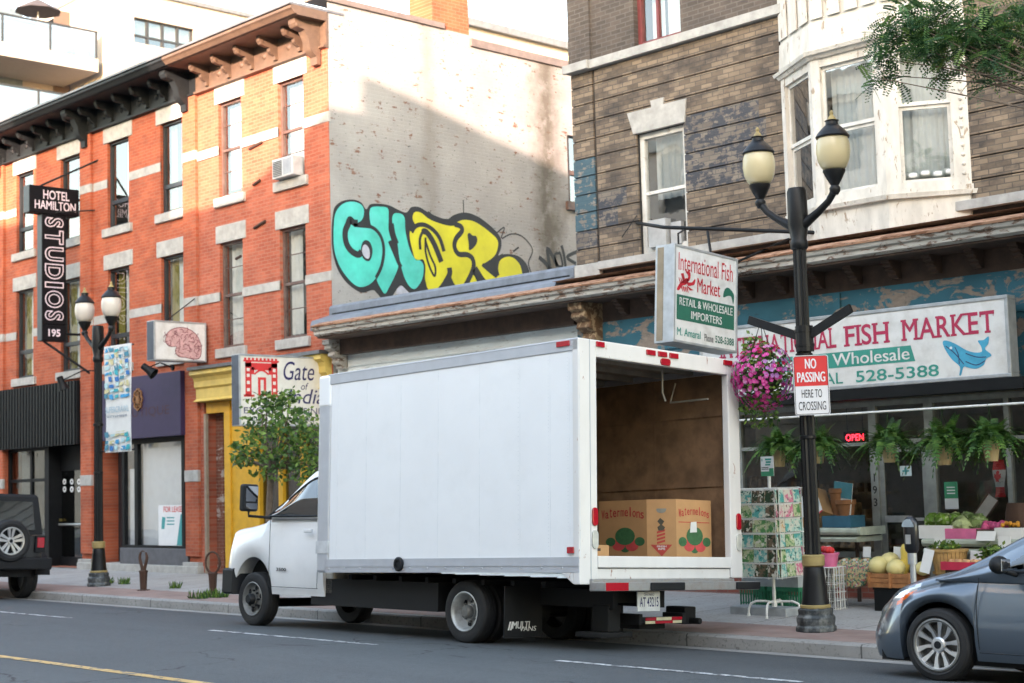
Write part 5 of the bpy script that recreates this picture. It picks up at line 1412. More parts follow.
lampL = lamp_post('black street lamp with frosted globes and blue banner in front of the hotel', *LL, m_globe2)
# arms for hanging baskets on the right post
pl, pr_ = FY(749, 320, LR[1]), FY(851, 308, LR[1]); pm = FY(804.5, 338, LR[1])
br = MB()
for p in (pl, pr_):
    d = (Vector(p)-Vector(pm)); n_ = d.normalized(); u_ = Vector((-n_.z, 0, n_.x))*.05
    br.prism([Vector(pm)-u_+Vector((0, -.02, 0)), Vector(p)-u_+Vector((0, -.02, 0)), Vector(p)+u_+Vector((0, -.02, 0)), Vector(pm)+u_+Vector((0, -.02, 0))], (0, .04, 0))
br.lathe([(.105, -.16), (.105, .14)], pm, n=16); br.lathe([(.115, -.10), (.115, -.07)], pm, n=16); br.lathe([(.115, .07), (.115, .1)], pm, n=16)
build('basket_arm', br, m_iron, lampR)
# banner on the left post
bx0, bx1 = FY(106.5, 400, LL[1]), FY(132.5, 400, LL[1])
zt, zb = FY(119, 345, LL[1]).z, FY(119, 452, LL[1]).z
ban = thing('street_banner', 'blue and white patterned festival banner hanging from the lamp with frosted globes', 'banner', (bx0.x, LL[1], zt))
ax = MB(); ax.tube([(LL[0], LL[1], zt-.03), (bx1.x+.05, LL[1], zt-.03)], .015); ax.tube([(LL[0], LL[1], zb+.03), (bx1.x+.05, LL[1], zb+.03)], .015)
build('banner_arm', ax, m_iron, ban, smooth=60)
n = 10; cl = MB()
def bz(v): return .02*math.sin(v*5)
for i in range(n):
    v0, v1 = i/n, (i+1)/n
    cl.prism([(bx0.x, LL[1]-.03+bz(v0), zb+(zt-zb)*v0), (bx1.x, LL[1]-.03-bz(v0)*.5, zb+(zt-zb)*v0), (bx1.x, LL[1]-.03-bz(v1)*.5, zb+(zt-zb)*v1), (bx0.x, LL[1]-.03+bz(v1), zb+(zt-zb)*v1)], (0, .006, 0))
clo = build('banner_cloth', cl, m_paper, ban)
frb = Plane2((bx0.x, LL[1]-.056, zb), (1, 0, 0), (0, 0, 1), (0, -1, 0)); BW, BH = bx1.x-bx0.x, zt-zb
rg = random.Random(3); t = MB()
cols = [(.02, .16, .42), (.03, .30, .55), (.02, .36, .42), (.55, .50, .28), (.05, .22, .30), (.40, .60, .62)]
for v0, v1 in ((.50, .985), (.015, .20)):
    ny = int((v1-v0)*BH/.105); nx_ = 5
    for i in range(nx_):
        for j in range(ny):
            if rg.random() < .10: continue
            t.m = rg.randrange(6)
            u, v = (i+rg.uniform(-.1, .2))/nx_, v0+(v1-v0)*(j+rg.uniform(-.1, .2))/ny
            du, dv = rg.uniform(.6, .95)/nx_, (v1-v0)*rg.uniform(.6, .95)/ny
            sk_ = rg.uniform(-.05, .05)
            q = [(u, v), (u+du, v+sk_*.3), (u+du+sk_, v+dv), (u+sk_, v+dv*.9)]
            poly2(t, frb, [(min(.985, max(.015, a))*BW, min(.99, max(.01, b_))*BH) for a, b_ in q], .0+.0006*(i % 2)+.0003*(j % 2))
t.m = 6
for v0, v1 in ((.50, .985), (.015, .20)):
    for k in range(6 if v1 > .5 else 3):
        a = (rg.uniform(0, 1), rg.uniform(v0, v1)); c = (rg.uniform(0, 1), rg.uniform(v0, v1))
        stroke_faces(t, frb, [(a[0]*BW, a[1]*BH), (c[0]*BW, c[1]*BH)], .028, .003)
t.m = 7; lettering(t, frb, 'SUPERCRAWL', BW*.05, BW*.95, BH*.37, BH*.425, .001)
t.m = 8; lettering(t, frb, 'SEPTEMBER', BW*.10, BW*.9, BH*.325, BH*.345, .001, off=.01)
build('banner_print', t, [mat('banner_colour_%s' % nm_, c, .8, var=.1) for nm_, c in zip(('navy', 'blue', 'teal', 'sand', 'petrol', 'aqua'), cols)] + [m_paper, mat('banner_grey_blue', (.28, .42, .50), .8), mat('banner_slate', (.10, .13, .18), .8)], clo, recalc=False)

# no passing sign
c = FY(811.5, 385, LR[1]-.12)
np_ = thing('road_sign', 'red and white NO PASSING HERE TO CROSSING sign strapped to the lamp post', 'road sign', tuple(c), local=True)
np_.rotation_euler = (0, 0, R(36)); w2, h2 = .20, .345
def rrect(w_, h_, r, n=5): 
    o = []
    for cx, cy, a0 in ((w_-r, h_-r, 0), (-w_+r, h_-r, 90), (-w_+r, -h_+r, 180), (w_-r, -h_+r, 270)):
        for i in range(n+1): a = R(a0+90*i/n); o.append((cx+r*math.cos(a), cy+r*math.sin(a)))
    return o
build('sign_plate', MB().prism([(a, 0, b_) for a, b_ in rrect(w2, h2, .03)], (0, .006, 0)), mat('reflective_white', (.68, .68, .70), .35, var=.03), np_)
frn = Plane2((0, 0, 0), (1, 0, 0), (0, 0, 1), (0, -1, 0)); t = MB()
t.m = 0
poly2(t, frn, [(-w2+.012, -.01), (w2-.012, -.01), (w2-.012, h2-.03), (w2-.03, h2-.012), (-w2+.03, h2-.012), (-w2+.012, h2-.03)], .002)
t.m = 1
o, i_ = rrect(w2-.008, h2-.008, .024), rrect(w2-.014, h2-.014, .02)
for k in range(len(o)): 
    a, b_ = k, (k+1) % len(o)
    t.face([frn.P(*o[a], .0035), frn.P(*o[b_], .0035), frn.P(*i_[b_], .0035), frn.P(*i_[a], .0035)])
lettering(t, frn, 'HERE TO', -.115, .115, -.145, -.05, .003); lettering(t, frn, 'CROSSING', -.155, .155, -.29, -.19, .003)
t.m = 2; lettering(t, frn, 'NO', -.065, .065, .19, .305, .004, off=.025); lettering(t, frn, 'PASSING', -.16, .16, .035, .15, .004, off=.025)
build('lettering', t, [m_redink, m_blackink, mat('reflective_white_ink', (.7, .7, .72), .4, var=.02)], np_, recalc=False)
build('strap', MB().box(-.03, .03, .006, .05, .16, .19).box(-.03, .03, .006, .05, -.2, -.17), m_steel, np_)

# flower basket
fc = FY(763, 374, LR[1]); fbk = thing('flower_basket', 'hanging basket of pink petunias on the lamp post beside the truck', 'flower basket', tuple(fc))
rg = random.Random(21); lf = MB()
leaves(lf, fc, 900, .36, .07, rg, squash=1.05)
leaves(lf, fc+Vector((-.05, 0, -.32)), 350, .26, .07, rg, squash=1.3, up=.9); leaves(lf, fc+Vector((-.1, 0, .35)), 120, .16, .08, rg)
build('leaves', lf, m_leaf, fbk, recalc=False)
fl_ = MB(); m_pinkf = [leafm('petunia_pink', (.72, .08, .36), .2), leafm('petunia_magenta', (.62, .04, .26), .2), leafm('petunia_pale', (.75, .30, .55), .2), leafm('petunia_violet', (.50, .22, .52), .2), leafm('petunia_red', (.55, .02, .08), .2)]
for k in range(430):
    d = Vector((rg.gauss(0, 1), rg.gauss(0, 1)-.35, rg.gauss(0, 1)+.1)).normalized()
    p = fc + Vector((d.x*.37, d.y*.37, d.z*.40-.03))*rg.uniform(.88, 1.08)
    a = d.cross(Vector((0, 0, 1))).normalized() if abs(d.z) < .95 else Vector((1, 0, 0)); b_ = d.cross(a); r = rg.uniform(.022, .036)
    fl_.m = 3 if (p.x-fc.x) > .22 and rg.random() < .5 else 4 if p.z > fc.z+.1 and rg.random() < .3 else rg.choice((0, 0, 0, 1, 2))
    cc = p-d*.012
    pts = [p+(a*math.cos(q*2*math.pi/10)+b_*math.sin(q*2*math.pi/10))*r*(1 if q % 2 else .8) for q in range(10)]
    for q in range(10): fl_.face([cc, pts[q], pts[(q+1) % 10]])
    if fl_.m == 0:
        fl_.m = 2; fl_.face([p+d*.002+(a*math.cos(q*2*math.pi/6)+b_*math.sin(q*2*math.pi/6))*.007 for q in range(6)])
build('blossoms', fl_, m_pinkf, fbk, recalc=False)
build('basket', MB().lathe([(.10, -.22), (.20, -.12), (.24, .02), (.23, .02)], fc), m_soff, fbk, smooth=60)
hk = MB()
for k in range(3): a = k*2.1; hk.tube([fc+Vector((.22*math.cos(a), .22*math.sin(a), 0)), Vector((fc.x, fc.y, pl.z-.02))], .005, 5)
build('chain', hk, m_iron, fbk)

# parking meter
c = FY(912.5, 560, 14.85)
pmt = thing('parking_meter', 'dark domed parking meter on a steel post behind the blue car', 'parking meter', (c.x, c.y, walk_z(14.85)))
zt = FY(912, 515.5, 14.85).z; zb = FY(912, 553, 14.85).z; h_ = zt-zb
m_meter = mat('meter_housing', (.010, .011, .014), .3, .2, coat=.3)
hd = MB(); rs = []
for k, (t_, rx_) in enumerate(((0, .055), (.06, .075), (.12, .083), (.55, .088), (.8, .086), (.9, .07), (.97, .04), (1, .012))): rs.append([(c.x+rx_*math.cos(q*math.pi/10), c.y+rx_*.75*math.sin(q*math.pi/10), zb+h_*t_) for q in range(20)])
hd.rings(rs); build('meter_head', hd, m_meter, pmt, smooth=50)
build('meter_window', MB().prism([(c.x+.07*math.cos(a), c.y-.055, zb+h_*.70+.085*math.sin(a)) for a in [math.pi*i/10 for i in range(11)]], (0, -.015, 0)), mat('meter_lens', (.35, .42, .46), .08, .2), pmt)
build('coin_plate', MB().box(c.x-.03, c.x+.03, c.y-.072, c.y-.06, zb+.10, zb+.2), m_steel, pmt)
build('post', MB().lathe([(.032, walk_z(14.85)), (.032, zb)], (c.x, c.y, 0)).lathe([(.05, zb-.12), (.05, zb)], (c.x, c.y, 0)), m_galv, pmt, smooth=60)

# bike stands
m_rust = mat('rusted_iron', (.085, .04, .025), .85, .1, dirt=(.03, .025, .022), damt=.6, bump=.2)
def bike_rack(label, px, py, ring):
    b = FZ(px, py, walk_z(15.1)); b.z = walk_z(b.y)
    s = thing('bike_stand', label, 'bike stand', tuple(b), 'iron bike stands on the brick paving')
    build('base', MB().lathe([(.12, 0), (.12, .015), (.06, .02), (.075, .32), (.088, .36), (.07, .37)], b, n=14), m_rust, s, smooth=35)
    r = MB()
    if ring: r.tube([(b.x+.15*math.sin(a)*1., b.y+.05*math.sin(a), b.z+.545-.185*math.cos(a)) for a in [2*math.pi*i/24 for i in range(25)]], .02)
    else:
        for sg_ in (-1, 1): r.tube([(b.x+sg_*x_, b.y, b.z+z_) for x_, z_ in ((.03, .3), (.05, .42), (.10, .52), (.13, .60), (.115, .66), (.09, .70))], [.03, .032, .03, .028, .024, .018])
        r.tube([(b.x-.09, b.y, b.z+.70), (b.x-.03, b.y, b.z+.73), (b.x+.03, b.y, b.z+.72)], .012)
    build('loop', r, m_rust, s, smooth=60)
bike_rack('rusty bike stand with a broken open loop standing between lamp and shop', 143.5, 590.5, False)
bike_rack('rusty bike stand with a whole ring just ahead of the truck bumper', 213, 594, True)

# ------------------------------------------------------------------ fish market display
yr = 17.5
m_whitem = mat('white_enamel', (.66, .66, .63), .4, dirt=(.35, .3, .25), damt=.3)
p0, p1 = FY(735, 419.5, yr), FY(1024, 404.5, yr); zr_ = (p0.z+p1.z)/2
hr = MB(); hr.tube([(XB0+.2, yr, zr_), (-7.5, yr, zr_)], .016)
for x in (XB0+.6, -14.55, -8.4): hr.tube([(x, yr, zr_), (x, 18.05, 2.76)], .004, 5)
one('hanging_rail', hr, m_whitem, 'long white metal rail with ferns hung along the fish market front', 'rail', (-12, yr, zr_), smooth=60)
m_pot = mat('tan_plastic_pot', (.46, .35, .18), .5, var=.08)
def fern():
    s = thing('hanging_fern', 'x', 'fern', (0, 0, 0), 'ferns hanging from the rail', local=True)
    build('pot', MB().lathe([(.075, .0), (.10, .15), (.112, .21), (.112, .24), (.10, .24), (.095, .20), (0, .19)], (0, 0, -.68)), m_pot, s, smooth=35)
    rg = random.Random(8); f = MB()
    for k in range(210):
        a = rg.uniform(0, 6.283); L_ = rg.uniform(.22, .54); el = rg.uniform(.2, 1.5); dr_ = rg.uniform(.45, 1.35)
        dx, dy = math.cos(a), math.sin(a); pts = []
        for i in range(8):
            t_ = i/7; r_ = L_*(t_*math.cos(el)+.15*t_); z_ = L_*(t_*math.sin(el)*1.15 - t_*t_*dr_)
            pts.append(Vector((dx*(.05+r_), dy*(.05+r_), -.40+z_)))
        for i in range(1, 8):
            p = pts[i]; tv = (pts[i]-pts[i-1]); sd = Vector((-dy, dx, 0)); wd_ = .055*math.sin(math.pi*min(1, .15+i/8.2))+.008
            f.m = rg.choice((0, 0, 1, 2))
            for sg_ in (-1, 1):
                for q in (0., .5):
                    b0 = pts[i-1]+tv*q; f.face([b0, b0+tv*.38, b0+sd*sg_*wd_+tv*.55, b0+sd*sg_*wd_+tv*.30])
    build('fronds', f, m_fern, s, recalc=False)
    h = MB()
    for k in range(3): a = k*2.094; h.tube([(.12*math.cos(a), .12*math.sin(a), -.43), (0, 0, -.06)], .0022, 4)
    h.tube([(0, 0, -.06), (0, 0, .0), (.02, 0, .02)], .006, 5)
    build('hanger', h, m_fern[1], s)
    return s
f0 = fern()
ferns = [(887, 'hanging fern in a tan pot beside the red OPEN sign', 2.2, -.02), (942, 'hanging fern in a tan pot directly above the green window notice', .4, .02), (989, 'hanging fern in a tan pot hung above the maple leaf flag', 4.1, .0), (816, 'hanging fern half hidden behind the lamp post', 1.1, -.06), (777, 'hanging fern above the seed packet rack', 3.0, -.04)]
for i, (px, lb, rz, dz) in enumerate(ferns):
    o = f0 if i == 0 else copy_tree(f0)
    p = FY(px, 411, yr); o.location = (p.x, yr, zr_-.01+dz*.3); o.rotation_euler = (0, 0, rz); o['label'] = lb
    k = (.95, 1.05, 1.0, .9, .95)[i]; o.scale = (k, k, k)

# seed rack
b = FZ(775, 617, walk_z(15.7)); b.z = walk_z(b.y); bx, by, bz_ = b
rack = thing('spinner_rack', 'white wire spinner rack of seed packets beside the truck', 'display rack', tuple(b))
build('pole', MB().lathe([(.022, .12), (.022, 1.80)], b, n=12).lathe([(.035, .12), (.035, .2)], b, n=12), m_whitem, rack, smooth=60)
for k in range(4):
    a = R(20+90*k); dx, dy = math.cos(a), math.sin(a)
    build('leg', MB().tube([(bx+dx*r_, by+dy*r_, bz_+z_) for r_, z_ in ((.0, .17), (.1, .19), (.24, .19), (.31, .16), (.34, .09), (.345, .03))], .015).lathe([(.022, 0), (.022, .03)], (bx+dx*.345, by+dy*.345, bz_)), m_whitem, rack, smooth=60)
zc0, zc1 = .50, 1.62
wf = MB(); cards = []
rg = random.Random(17)
for k in range(4):
    a = R(-86+90*k); nx_, ny_ = math.cos(a), math.sin(a); tx, ty = -ny_, nx_
    def Q(u, d, z): return (bx+nx_*d+tx*u, by+ny_*d+ty*u, bz_+z)
    for u in (-.30, -.10, .10, .30): wf.tube([Q(u, .26, zc0-.02), Q(u, .26, zc1)], .004, 5)
    for i in range(7): z = zc0+.0+i*.185; wf.tube([Q(-.31, .295, z), Q(.31, .295, z)], .004, 5); wf.tube([Q(-.30, .26, z), Q(-.31, .295, z)], .004, 4); wf.tube([Q(.30, .26, z), Q(.31, .295, z)], .004, 4)
    wf.tube([Q(-.28, .26, zc1), (bx, by, bz_+zc1)], .004, 4)
    for i in range(6):
        for u in (-.20, .0, .20):
            cards.append((Q(u, .277, zc0+.01+i*.185), a, k, i))
build('wire_frame', wf, m_whitem, rack)
hdp = MB(); hdp.box(-.10, .10, -.006, .006, 0, .25)
hz = bz_+1.77
hdb = build('header_card', MB().box(bx-.10, bx+.10, by-.03, by-.024, hz, hz+.25), m_paper, rack)
frk = Plane2((bx-.10, by-.03, hz), (1, 0, 0), (0, 0, 1), (0, -1, 0)); t = MB(); t.m = 0
poly2(t, frk, [(0, 0), (.2, 0), (.2, .06), (0, .06)], .001); poly2(t, frk, [(.13, .06), (.2, .06), (.2, .10), (.13, .10)], .001)
t.m = 1
for (u0, u1, v0, v1) in ((.07, .17, .20, .225), (.08, .16, .165, .19), (.07, .15, .135, .155), (.015, .03, .19, .22)): poly2(t, frk, [(u0, v0), (u1, v0), (u1, v1), (u0, v1)], .001)
t.m = 2
for v in (.085, .105): poly2(t, frk, [(.01, v), (.12, v), (.12, v+.01), (.01, v+.01)], .001)
build('header_print', t, [m_greenp, m_sgrn, m_blackink], hdb, recalc=False)
kinds = [('green', (.06, .22, .07), (.45, .50, .30)), ('pink', (.60, .16, .26), (.62, .58, .50)), ('teal', (.06, .34, .32), (.50, .60, .52)), ('dark', (.018, .05, .022), (.16, .11, .07)), ('orange', (.60, .30, .10), (.60, .55, .42)), ('yellow', (.55, .45, .16), (.60, .60, .50))]
protos = {}
for kn, c1_, c2_ in kinds:
    q = N('seed_print_%s' % kn)
    oi = q.n('ShaderNodeObjectInfo'); va = q.n('ShaderNodeVectorMath', operation='ADD'); q.l(q.coord(), va.inputs[0])
    ml = q.n('ShaderNodeMath', operation='MULTIPLY'); q.l(oi.outputs['Random'], ml.inputs[0]); ml.inputs[1].default_value = 40; q.l(ml.outputs[0], va.inputs[1]); v_ = va.outputs[0]
    c_ = q.mix(q.ramp(q.noise(10, 3, .6, v_), .44, .54), c1_, c2_); c_ = q.mix(q.ramp(q.noise(16, 2, .5, v_), .58, .62), c_, (.6, .58, .5)); c_ = q.mix(q.ramp(q.noise(30, 2, .5, v_), .62, .66), c_, sc(c1_, .3))
    mm_ = q.fin(c_, .45)
    protos[kn] = (mm_, None)
for (p, a, k, i) in cards:
    kn = rg.choice(('green', 'dark', 'dark', 'teal')) if k in (0, 3) else rg.choice(('green', 'teal', 'pink', 'yellow', 'teal', 'orange', 'teal'))
    mm_, pr = protos[kn]
    lb = {'green': 'green seed packet standing in the white wire spinner rack', 'pink': 'pink flower seed packet in the white wire spinner rack', 'teal': 'blue green seed packet in the white wire spinner rack', 'dark': 'dark leafy seed packet in the white wire spinner rack', 'orange': 'orange seed packet in the white wire spinner rack', 'yellow': 'yellow seed packet in the white wire spinner rack'}[kn]
    if pr is None:
        m0 = MB(); m0.box(-.096, .096, -.003, .003, 0, .172); m0.m = 1; m0.face([(-.095, -.0035, .157), (.095, -.0035, .157), (.095, -.0035, .17), (-.095, -.0035, .17)])
        o = build('seed_packet', m0, [mm_, m_paper], None); setp(o, lb, 'seed packet', 'seed packets in the spinner rack'); protos[kn] = (mm_, o)
    else:
        o = pr.copy(); COL.objects.link(o)
    o.location = p; o.rotation_euler = (R(-5), 0, a+math.pi/2+rg.uniform(-.05, .05))

def crate(name, label, x0, x1, y0, y1, z0, z1, m, group=None, slots=True, cat='crate', t=.02):
    s = thing(name, label, cat, ((x0+x1)/2, (y0+y1)/2, z0), group)
    q = MB(); q.box(x0, x1, y0, y1, z0, z0+t)
    build('bottom', q, m, s)
    q = MB()
    if slots:
        for a, b_ in ((z0+t, z0+t+.04), (z1-.05, z1)): q.box(x0, x1, y0, y0+t, a, b_); q.box(x0, x1, y1-t, y1, a, b_); q.box(x0, x0+t, y0+t, y1-t, a, b_); q.box(x1-t, x1, y0+t, y1-t, a, b_)
        n = int((x1-x0)/.045)
        for i in range(n+1): xx = x0+(x1-x0-.018)*i/n; q.box(xx, xx+.018, y0+.003, y0+t-.003, z0+t+.04, z1-.05); q.box(xx, xx+.018, y1-t+.003, y1-.003, z0+t+.04, z1-.05)
        n = int((y1-y0)/.05)
        for i in range(n+1): yy = y0+(y1-y0-.018)*i/n; q.box(x0+.003, x0+t-.003, yy, yy+.018, z0+t+.04, z1-.05); q.box(x1-t+.003, x1-.003, yy, yy+.018, z0+t+.04, z1-.05)
        nz_ = 2
        for i in range(nz_): zz = z0+(z1-z0)*(i+1)/(nz_+1); q.box(x0, x1, y0+.005, y0+t-.005, zz, zz+.014)
    else:
        q.box(x0, x1, y0, y0+t, z0+t, z1); q.box(x0, x1, y1-t, y1, z0+t, z1); q.box(x0, x0+t, y0+t, y1-t, z0+t, z1); q.box(x1-t, x1, y0+t, y1-t, z0+t, z1)
    build('sides', q, m, s)
    return s
m_gcr = mat('green_crate_plastic', (.012, .17, .085), .45); m_gtub = mat('grey_tub_plastic', (.33, .36, .37), .5)
c0 = FY(742, 590, 16.55); c1 = FY(768, 590, 16.55); c2 = FY(801, 590, 16.55)
zc = walk_z(16.5)
crate('plastic_crate', 'green slatted plastic crate next to the back of the truck', c0.x, c1.x-.02, 16.5, 16.95, zc, zc+.33, m_gcr, 'green crates under the grey tub')
crate('plastic_crate', 'green slatted plastic crate next to the base of the lamp post', c1.x+.02, c2.x, 16.5, 16.95, zc, zc+.33, m_gcr, 'green crates under the grey tub')
crate('plastic_tub', 'grey plastic tub sitting on the two green crates', c0.x+.02, c2.x-.02, 16.52, 16.93, zc+.332, zc+.62, m_gtub, slots=False, cat='tub')
m_slab = mat('grey_step', (.30, .32, .33), .8)
one('concrete_block', MB().box(c0.x+.1, c2.x+.05, 16.15, 16.45, zc-.02, zc+.10), m_slab, 'low grey concrete block on the pavement behind the spinner rack', 'block', ((c0.x+c2.x)/2, 16.3, zc), bevel=.015)

# produce shelves
m_shelf = mat('pale_green_shelf', (.40, .45, .38), .5, dirt=(.25, .26, .2), damt=.4)
def shelf(label, x0, x1, z, y0, y1, legs):
    s = thing('display_shelf', label, 'shelf', ((x0+x1)/2, y1, z), 'pale green produce shelves')
    pr = [(y0+.03, z-.10), (y0, z-.06), (y0, z-.02), (y0+.02, z), (y0+.05, z), (y0+.05, z-.04), (y1, z-.04), (y1, z-.10)]
    build('tray', MB().prism([(x0, a, b_) for a, b_ in pr], (x1-x0, 0, 0)), m_shelf, s, bevel=.008)
    build('tray_end', MB().lathe([(.05, -.03), (.05, .03)], (x1, y0+.06, z-.05), (1, 0, 0), 14).box(x1-.01, x1+.02, y0+.05, y1, z-.10, z+.01), m_shelf, s)
    lo = MB().prism([(x0, y0+.05, z-.19), (x0, y0+.03, z-.15), (x0, y0+.07, z-.12), (x0, y1, z-.12), (x0, y1, z-.19)], (x1-x0-.04, 0, 0))
    build('lower_rail', lo, m_shelf, s)
    for x in legs: build('leg', MB().box(x, x+.04, y0+.3, y0+.34, walk_z(y0), z-.19), m_soff, s)
    return s
ysA, ysB = 17.85, 18.5
a0 = FY(790, 530, ysA); a1 = FY(857, 527, ysA)
zA = FY(840, 528, ysA).z
shelf('pale green produce shelf carrying clay pots, cartons and a blue tub', a0.x-1.2, a1.x, zA, ysA, ysB, (a0.x-.9, a1.x-.25))
b0 = FY(921, 540, ysA); zB = FY(950, 539, ysA).z
shelf('pale green produce shelf carrying cabbages and lettuce boxes', b0.x, b0.x+3.4, zB, ysA, ysB, (b0.x+.2, b0.x+1.6, b0.x+3.0))
def AT(px, py, Y=ysA+.2): return FY(px, py, Y)
# left shelf goods
m_blue = mat('blue_tub_plastic', (.02, .10, .16), .45); m_terr = mat('terracotta', (.28, .12, .05), .8); m_card = mat('kraft_cardboard', (.33, .20, .10), .8, var=.12, bump=.1)
p = AT(841, 522); crate('plastic_tub', 'dark blue plastic tub on the pale green shelf by the door', p.x-.24, p.x+.22, ysA+.1, ysA+.45, zA+.001, zA+.16, m_blue, slots=False, cat='tub')
p = AT(820, 507)
bxo = thing('fruit_carton', 'red and white printed carton leaning beside the clay pots', 'carton', (p.x, ysA+.3, zA), local=True); bxo.rotation_euler = (R(-18), R(-32), 0); bxo.location = (p.x-.12, ysA+.22, zA+.13)
build('carton_body', MB().box(-.18, .18, 0, .22, 0, .42), m_card, bxo, bevel=.006)
t = MB(); fk = Plane2((-.18, 0, 0), (1, 0, 0), (0, 0, 1), (0, -1, 0)); poly2(t, fk, [(0, 0), (.36, 0), (.36, .42), (0, .42)], .002); t.m = 1
for q in ([(.0, .0), (.36, .0), (.36, .025), (.0, .025)], [(.06, .10), (.30, .18), (.30, .24), (.06, .16)], [(.10, .28), (.28, .34), (.28, .37), (.10, .31)]): poly2(t, fk, q, .004)
build('carton_print', t, [m_paper, m_redink], bxo, recalc=False)
p = AT(828, 495)
pl_ = thing('placard', 'teal and white placard behind the clay pots', 'placard', (p.x, ysA+.45, zA), local=True); pl_.rotation_euler = (0, R(8), 0)
build('board', MB().box(-.14, .16, -.006, .006, 0, .62), m_paper, pl_); build('print', MB().box(-.14, .16, -.009, -.007, .40, .62).box(.02, .14, -.009, -.007, .12, .3), mat('teal_placard_print', (.05, .22, .26), .6), pl_)
for k, (px, py, r_, lb) in enumerate(((846, 515, .13, 'brown clay pot standing behind the blue tub'), (838, 500, .11, 'small brown clay pot stacked by the teal placard'))):
    p = AT(px, py, ysA+.5); s = thing('clay_pot', lb, 'pot', (p.x, ysA+.5, zA))
    zz = zA if k == 0 else zA+.0
    build('pot_body', MB().lathe([(r_*.65, 0), (r_, .30+.16*k), (r_*1.12, .31+.16*k), (r_*1.12, .37+.16*k), (r_, .37+.16*k), (r_*.9, .3+.16*k)], (p.x, ysA+.5, zz)), m_terr, s, smooth=35)
    build('soil', MB().lathe([(r_*.95, .3+.16*k), (0, .33+.16*k)], (p.x, ysA+.5, zz)), m_soff, s)
# right shelf goods
m_pinkt = mat('pink_plastic', (.62, .14, .28), .45); m_cab = [leafm('cabbage_green', (.25, .36, .13), .3), leafm('cabbage_pale', (.42, .50, .26), .3), leafm('lettuce_green', (.17, .32, .05), .3)]
def greens(name, label, cat, c, r, squash, seed, mi, group=None, n=70):
    rg = random.Random(seed); q = MB(); q.m = mi; q.ball(c, r*.8, 12, squash, .06, rg)
    for k in range(n):
        d = Vector((rg.gauss(0, 1), rg.gauss(0, 1), rg.gauss(.5, 1))).normalized(); p = Vector(c)+Vector((d.x, d.y, d.z*squash))*r*.78
        a = d.cross(Vector((rg.gauss(0, 1), rg.gauss(0, 1), 1))).normalized(); b_ = d.cross(a); s_ = r*rg.uniform(.35, .6); q.m = rg.choice((mi, mi, 1))
        q.face([p-b_*s_, p+a*s_*.9+d*.02*r, p+b_*s_+d*s_*.35, p-a*s_*.9+d*.02*r])
    o = build(name, q, m_cab, None, org=c, recalc=False, smooth=180); return setp(o, label, cat, group)
p = AT(938, 530, ysA+.12); crate('produce_box', 'white box of lettuce above the bushel basket', p.x-.26, p.x+.24, ysA+.06, ysA+.40, zB+.001, zB+.17, m_paper, slots=False, cat='box')
for k, (dx, dy, lb) in enumerate(((-.14, .20, 'green lettuce in the white box on the door side'), (.02, .16, 'yellowish green lettuce in the middle of the white box'), (.15, .24, 'green lettuce beside the pink tray in the white box'))):
    greens('lettuce', lb, 'lettuce', (p.x+dx, ysA+.06+dy, zB+.23), .12, .85, 40+k, 2, 'lettuces in the white box')
p = AT(966, 524, ysA+.2)
crate('produce_tray', 'pink plastic tray of cabbages beside the lettuce box', p.x-.22, p.x+.22, ysA+.05, ysA+.5, zB+.001, zB+.13, m_pinkt, slots=False, cat='tray', t=.03)
for k, (dx, dy, dz, lb) in enumerate(((-.06, .14, .17, 'pale cabbage at the front of the pink tray'), (.08, .30, .2, 'green cabbage at the back of the tray next to the radishes'), (-.08, .34, .22, 'green cabbage at the back of the tray next to the lettuce'))):
    greens('cabbage', lb, 'cabbage', (p.x+dx, ysA+.05+dy, zB+dz), .13, .9, 50+k, (1, 0, 0)[k], 'cabbages in the pink tray')
p = AT(990, 524, ysA+.2)
crate('produce_box', 'dark brown box of pink bundles beside the cabbage tray', p.x-.19, p.x+.22, ysA+.06, ysA+.45, zB+.001, zB+.12, m_soff, slots=False, cat='box')
bd_ = MB(); rg = random.Random(2)
for k in range(9): x_ = p.x-.12+.034*k; bd_.ball((x_, ysA+.22+.1*rg.random(), zB+.13+.04*rg.random()), .055, 8, 1.1)
one('radish_bundle', bd_, mat('radish_pink', (.50, .07, .18), .5, var=.3, scale=20), 'heap of pink radish bundles in the dark box', 'radishes', (p.x, ysA+.3, zB+.12), smooth=180)
p = AT(1013, 524, ysA+.2)
crate('produce_box', 'white box holding orange fruit below the brown paper bag', p.x-.17, p.x+.2, ysA+.04, ysA+.4, zB+.001, zB+.14, m_paper, slots=False, cat='box')
p = AT(1015, 508, ysA+.35); bgm = MB(); rs = []
for t_, k in ((0, 1), (.3, 1.06), (.7, .98), (1, .85)): rs.append([(p.x+math.cos(a)*.17*k+.012*math.sin(5*a+t_*3), ysA+.42+math.sin(a)*.12*k, zB+.02+.42*t_) for a in [2*math.pi*i/24 for i in range(24)]])
bgm.rings(rs); one('paper_bag', bgm, mat('dark_brown_paper', (.06, .03, .018), .8, bump=.3, bscale=8), 'dark brown paper bag standing behind the orange fruit', 'bag', (p.x, ysA+.42, zB), smooth=60)
og = MB(); rg = random.Random(4)
for k in range(7): og.ball((p.x-.1+.05*k*.7, ysA+.2+.03*(k % 3), zB+.17+.02*(k % 2)), .03, 8)
one('kumquat_heap', og, mat('orange_fruit', (.60, .25, .02), .5), 'small heap of orange fruit in the white box', 'fruit', (p.x, ysA+.2, zB+.14), smooth=180)
p = AT(985, 503, ysA+.55)
sg_ = thing('price_board', 'grey leaning price board behind the cabbages', 'board', (p.x, ysA+.55, zB), local=True); sg_.rotation_euler = (R(-12), R(35), 0); sg_.location = (p.x-.15, ysA+.5, zB+.18)
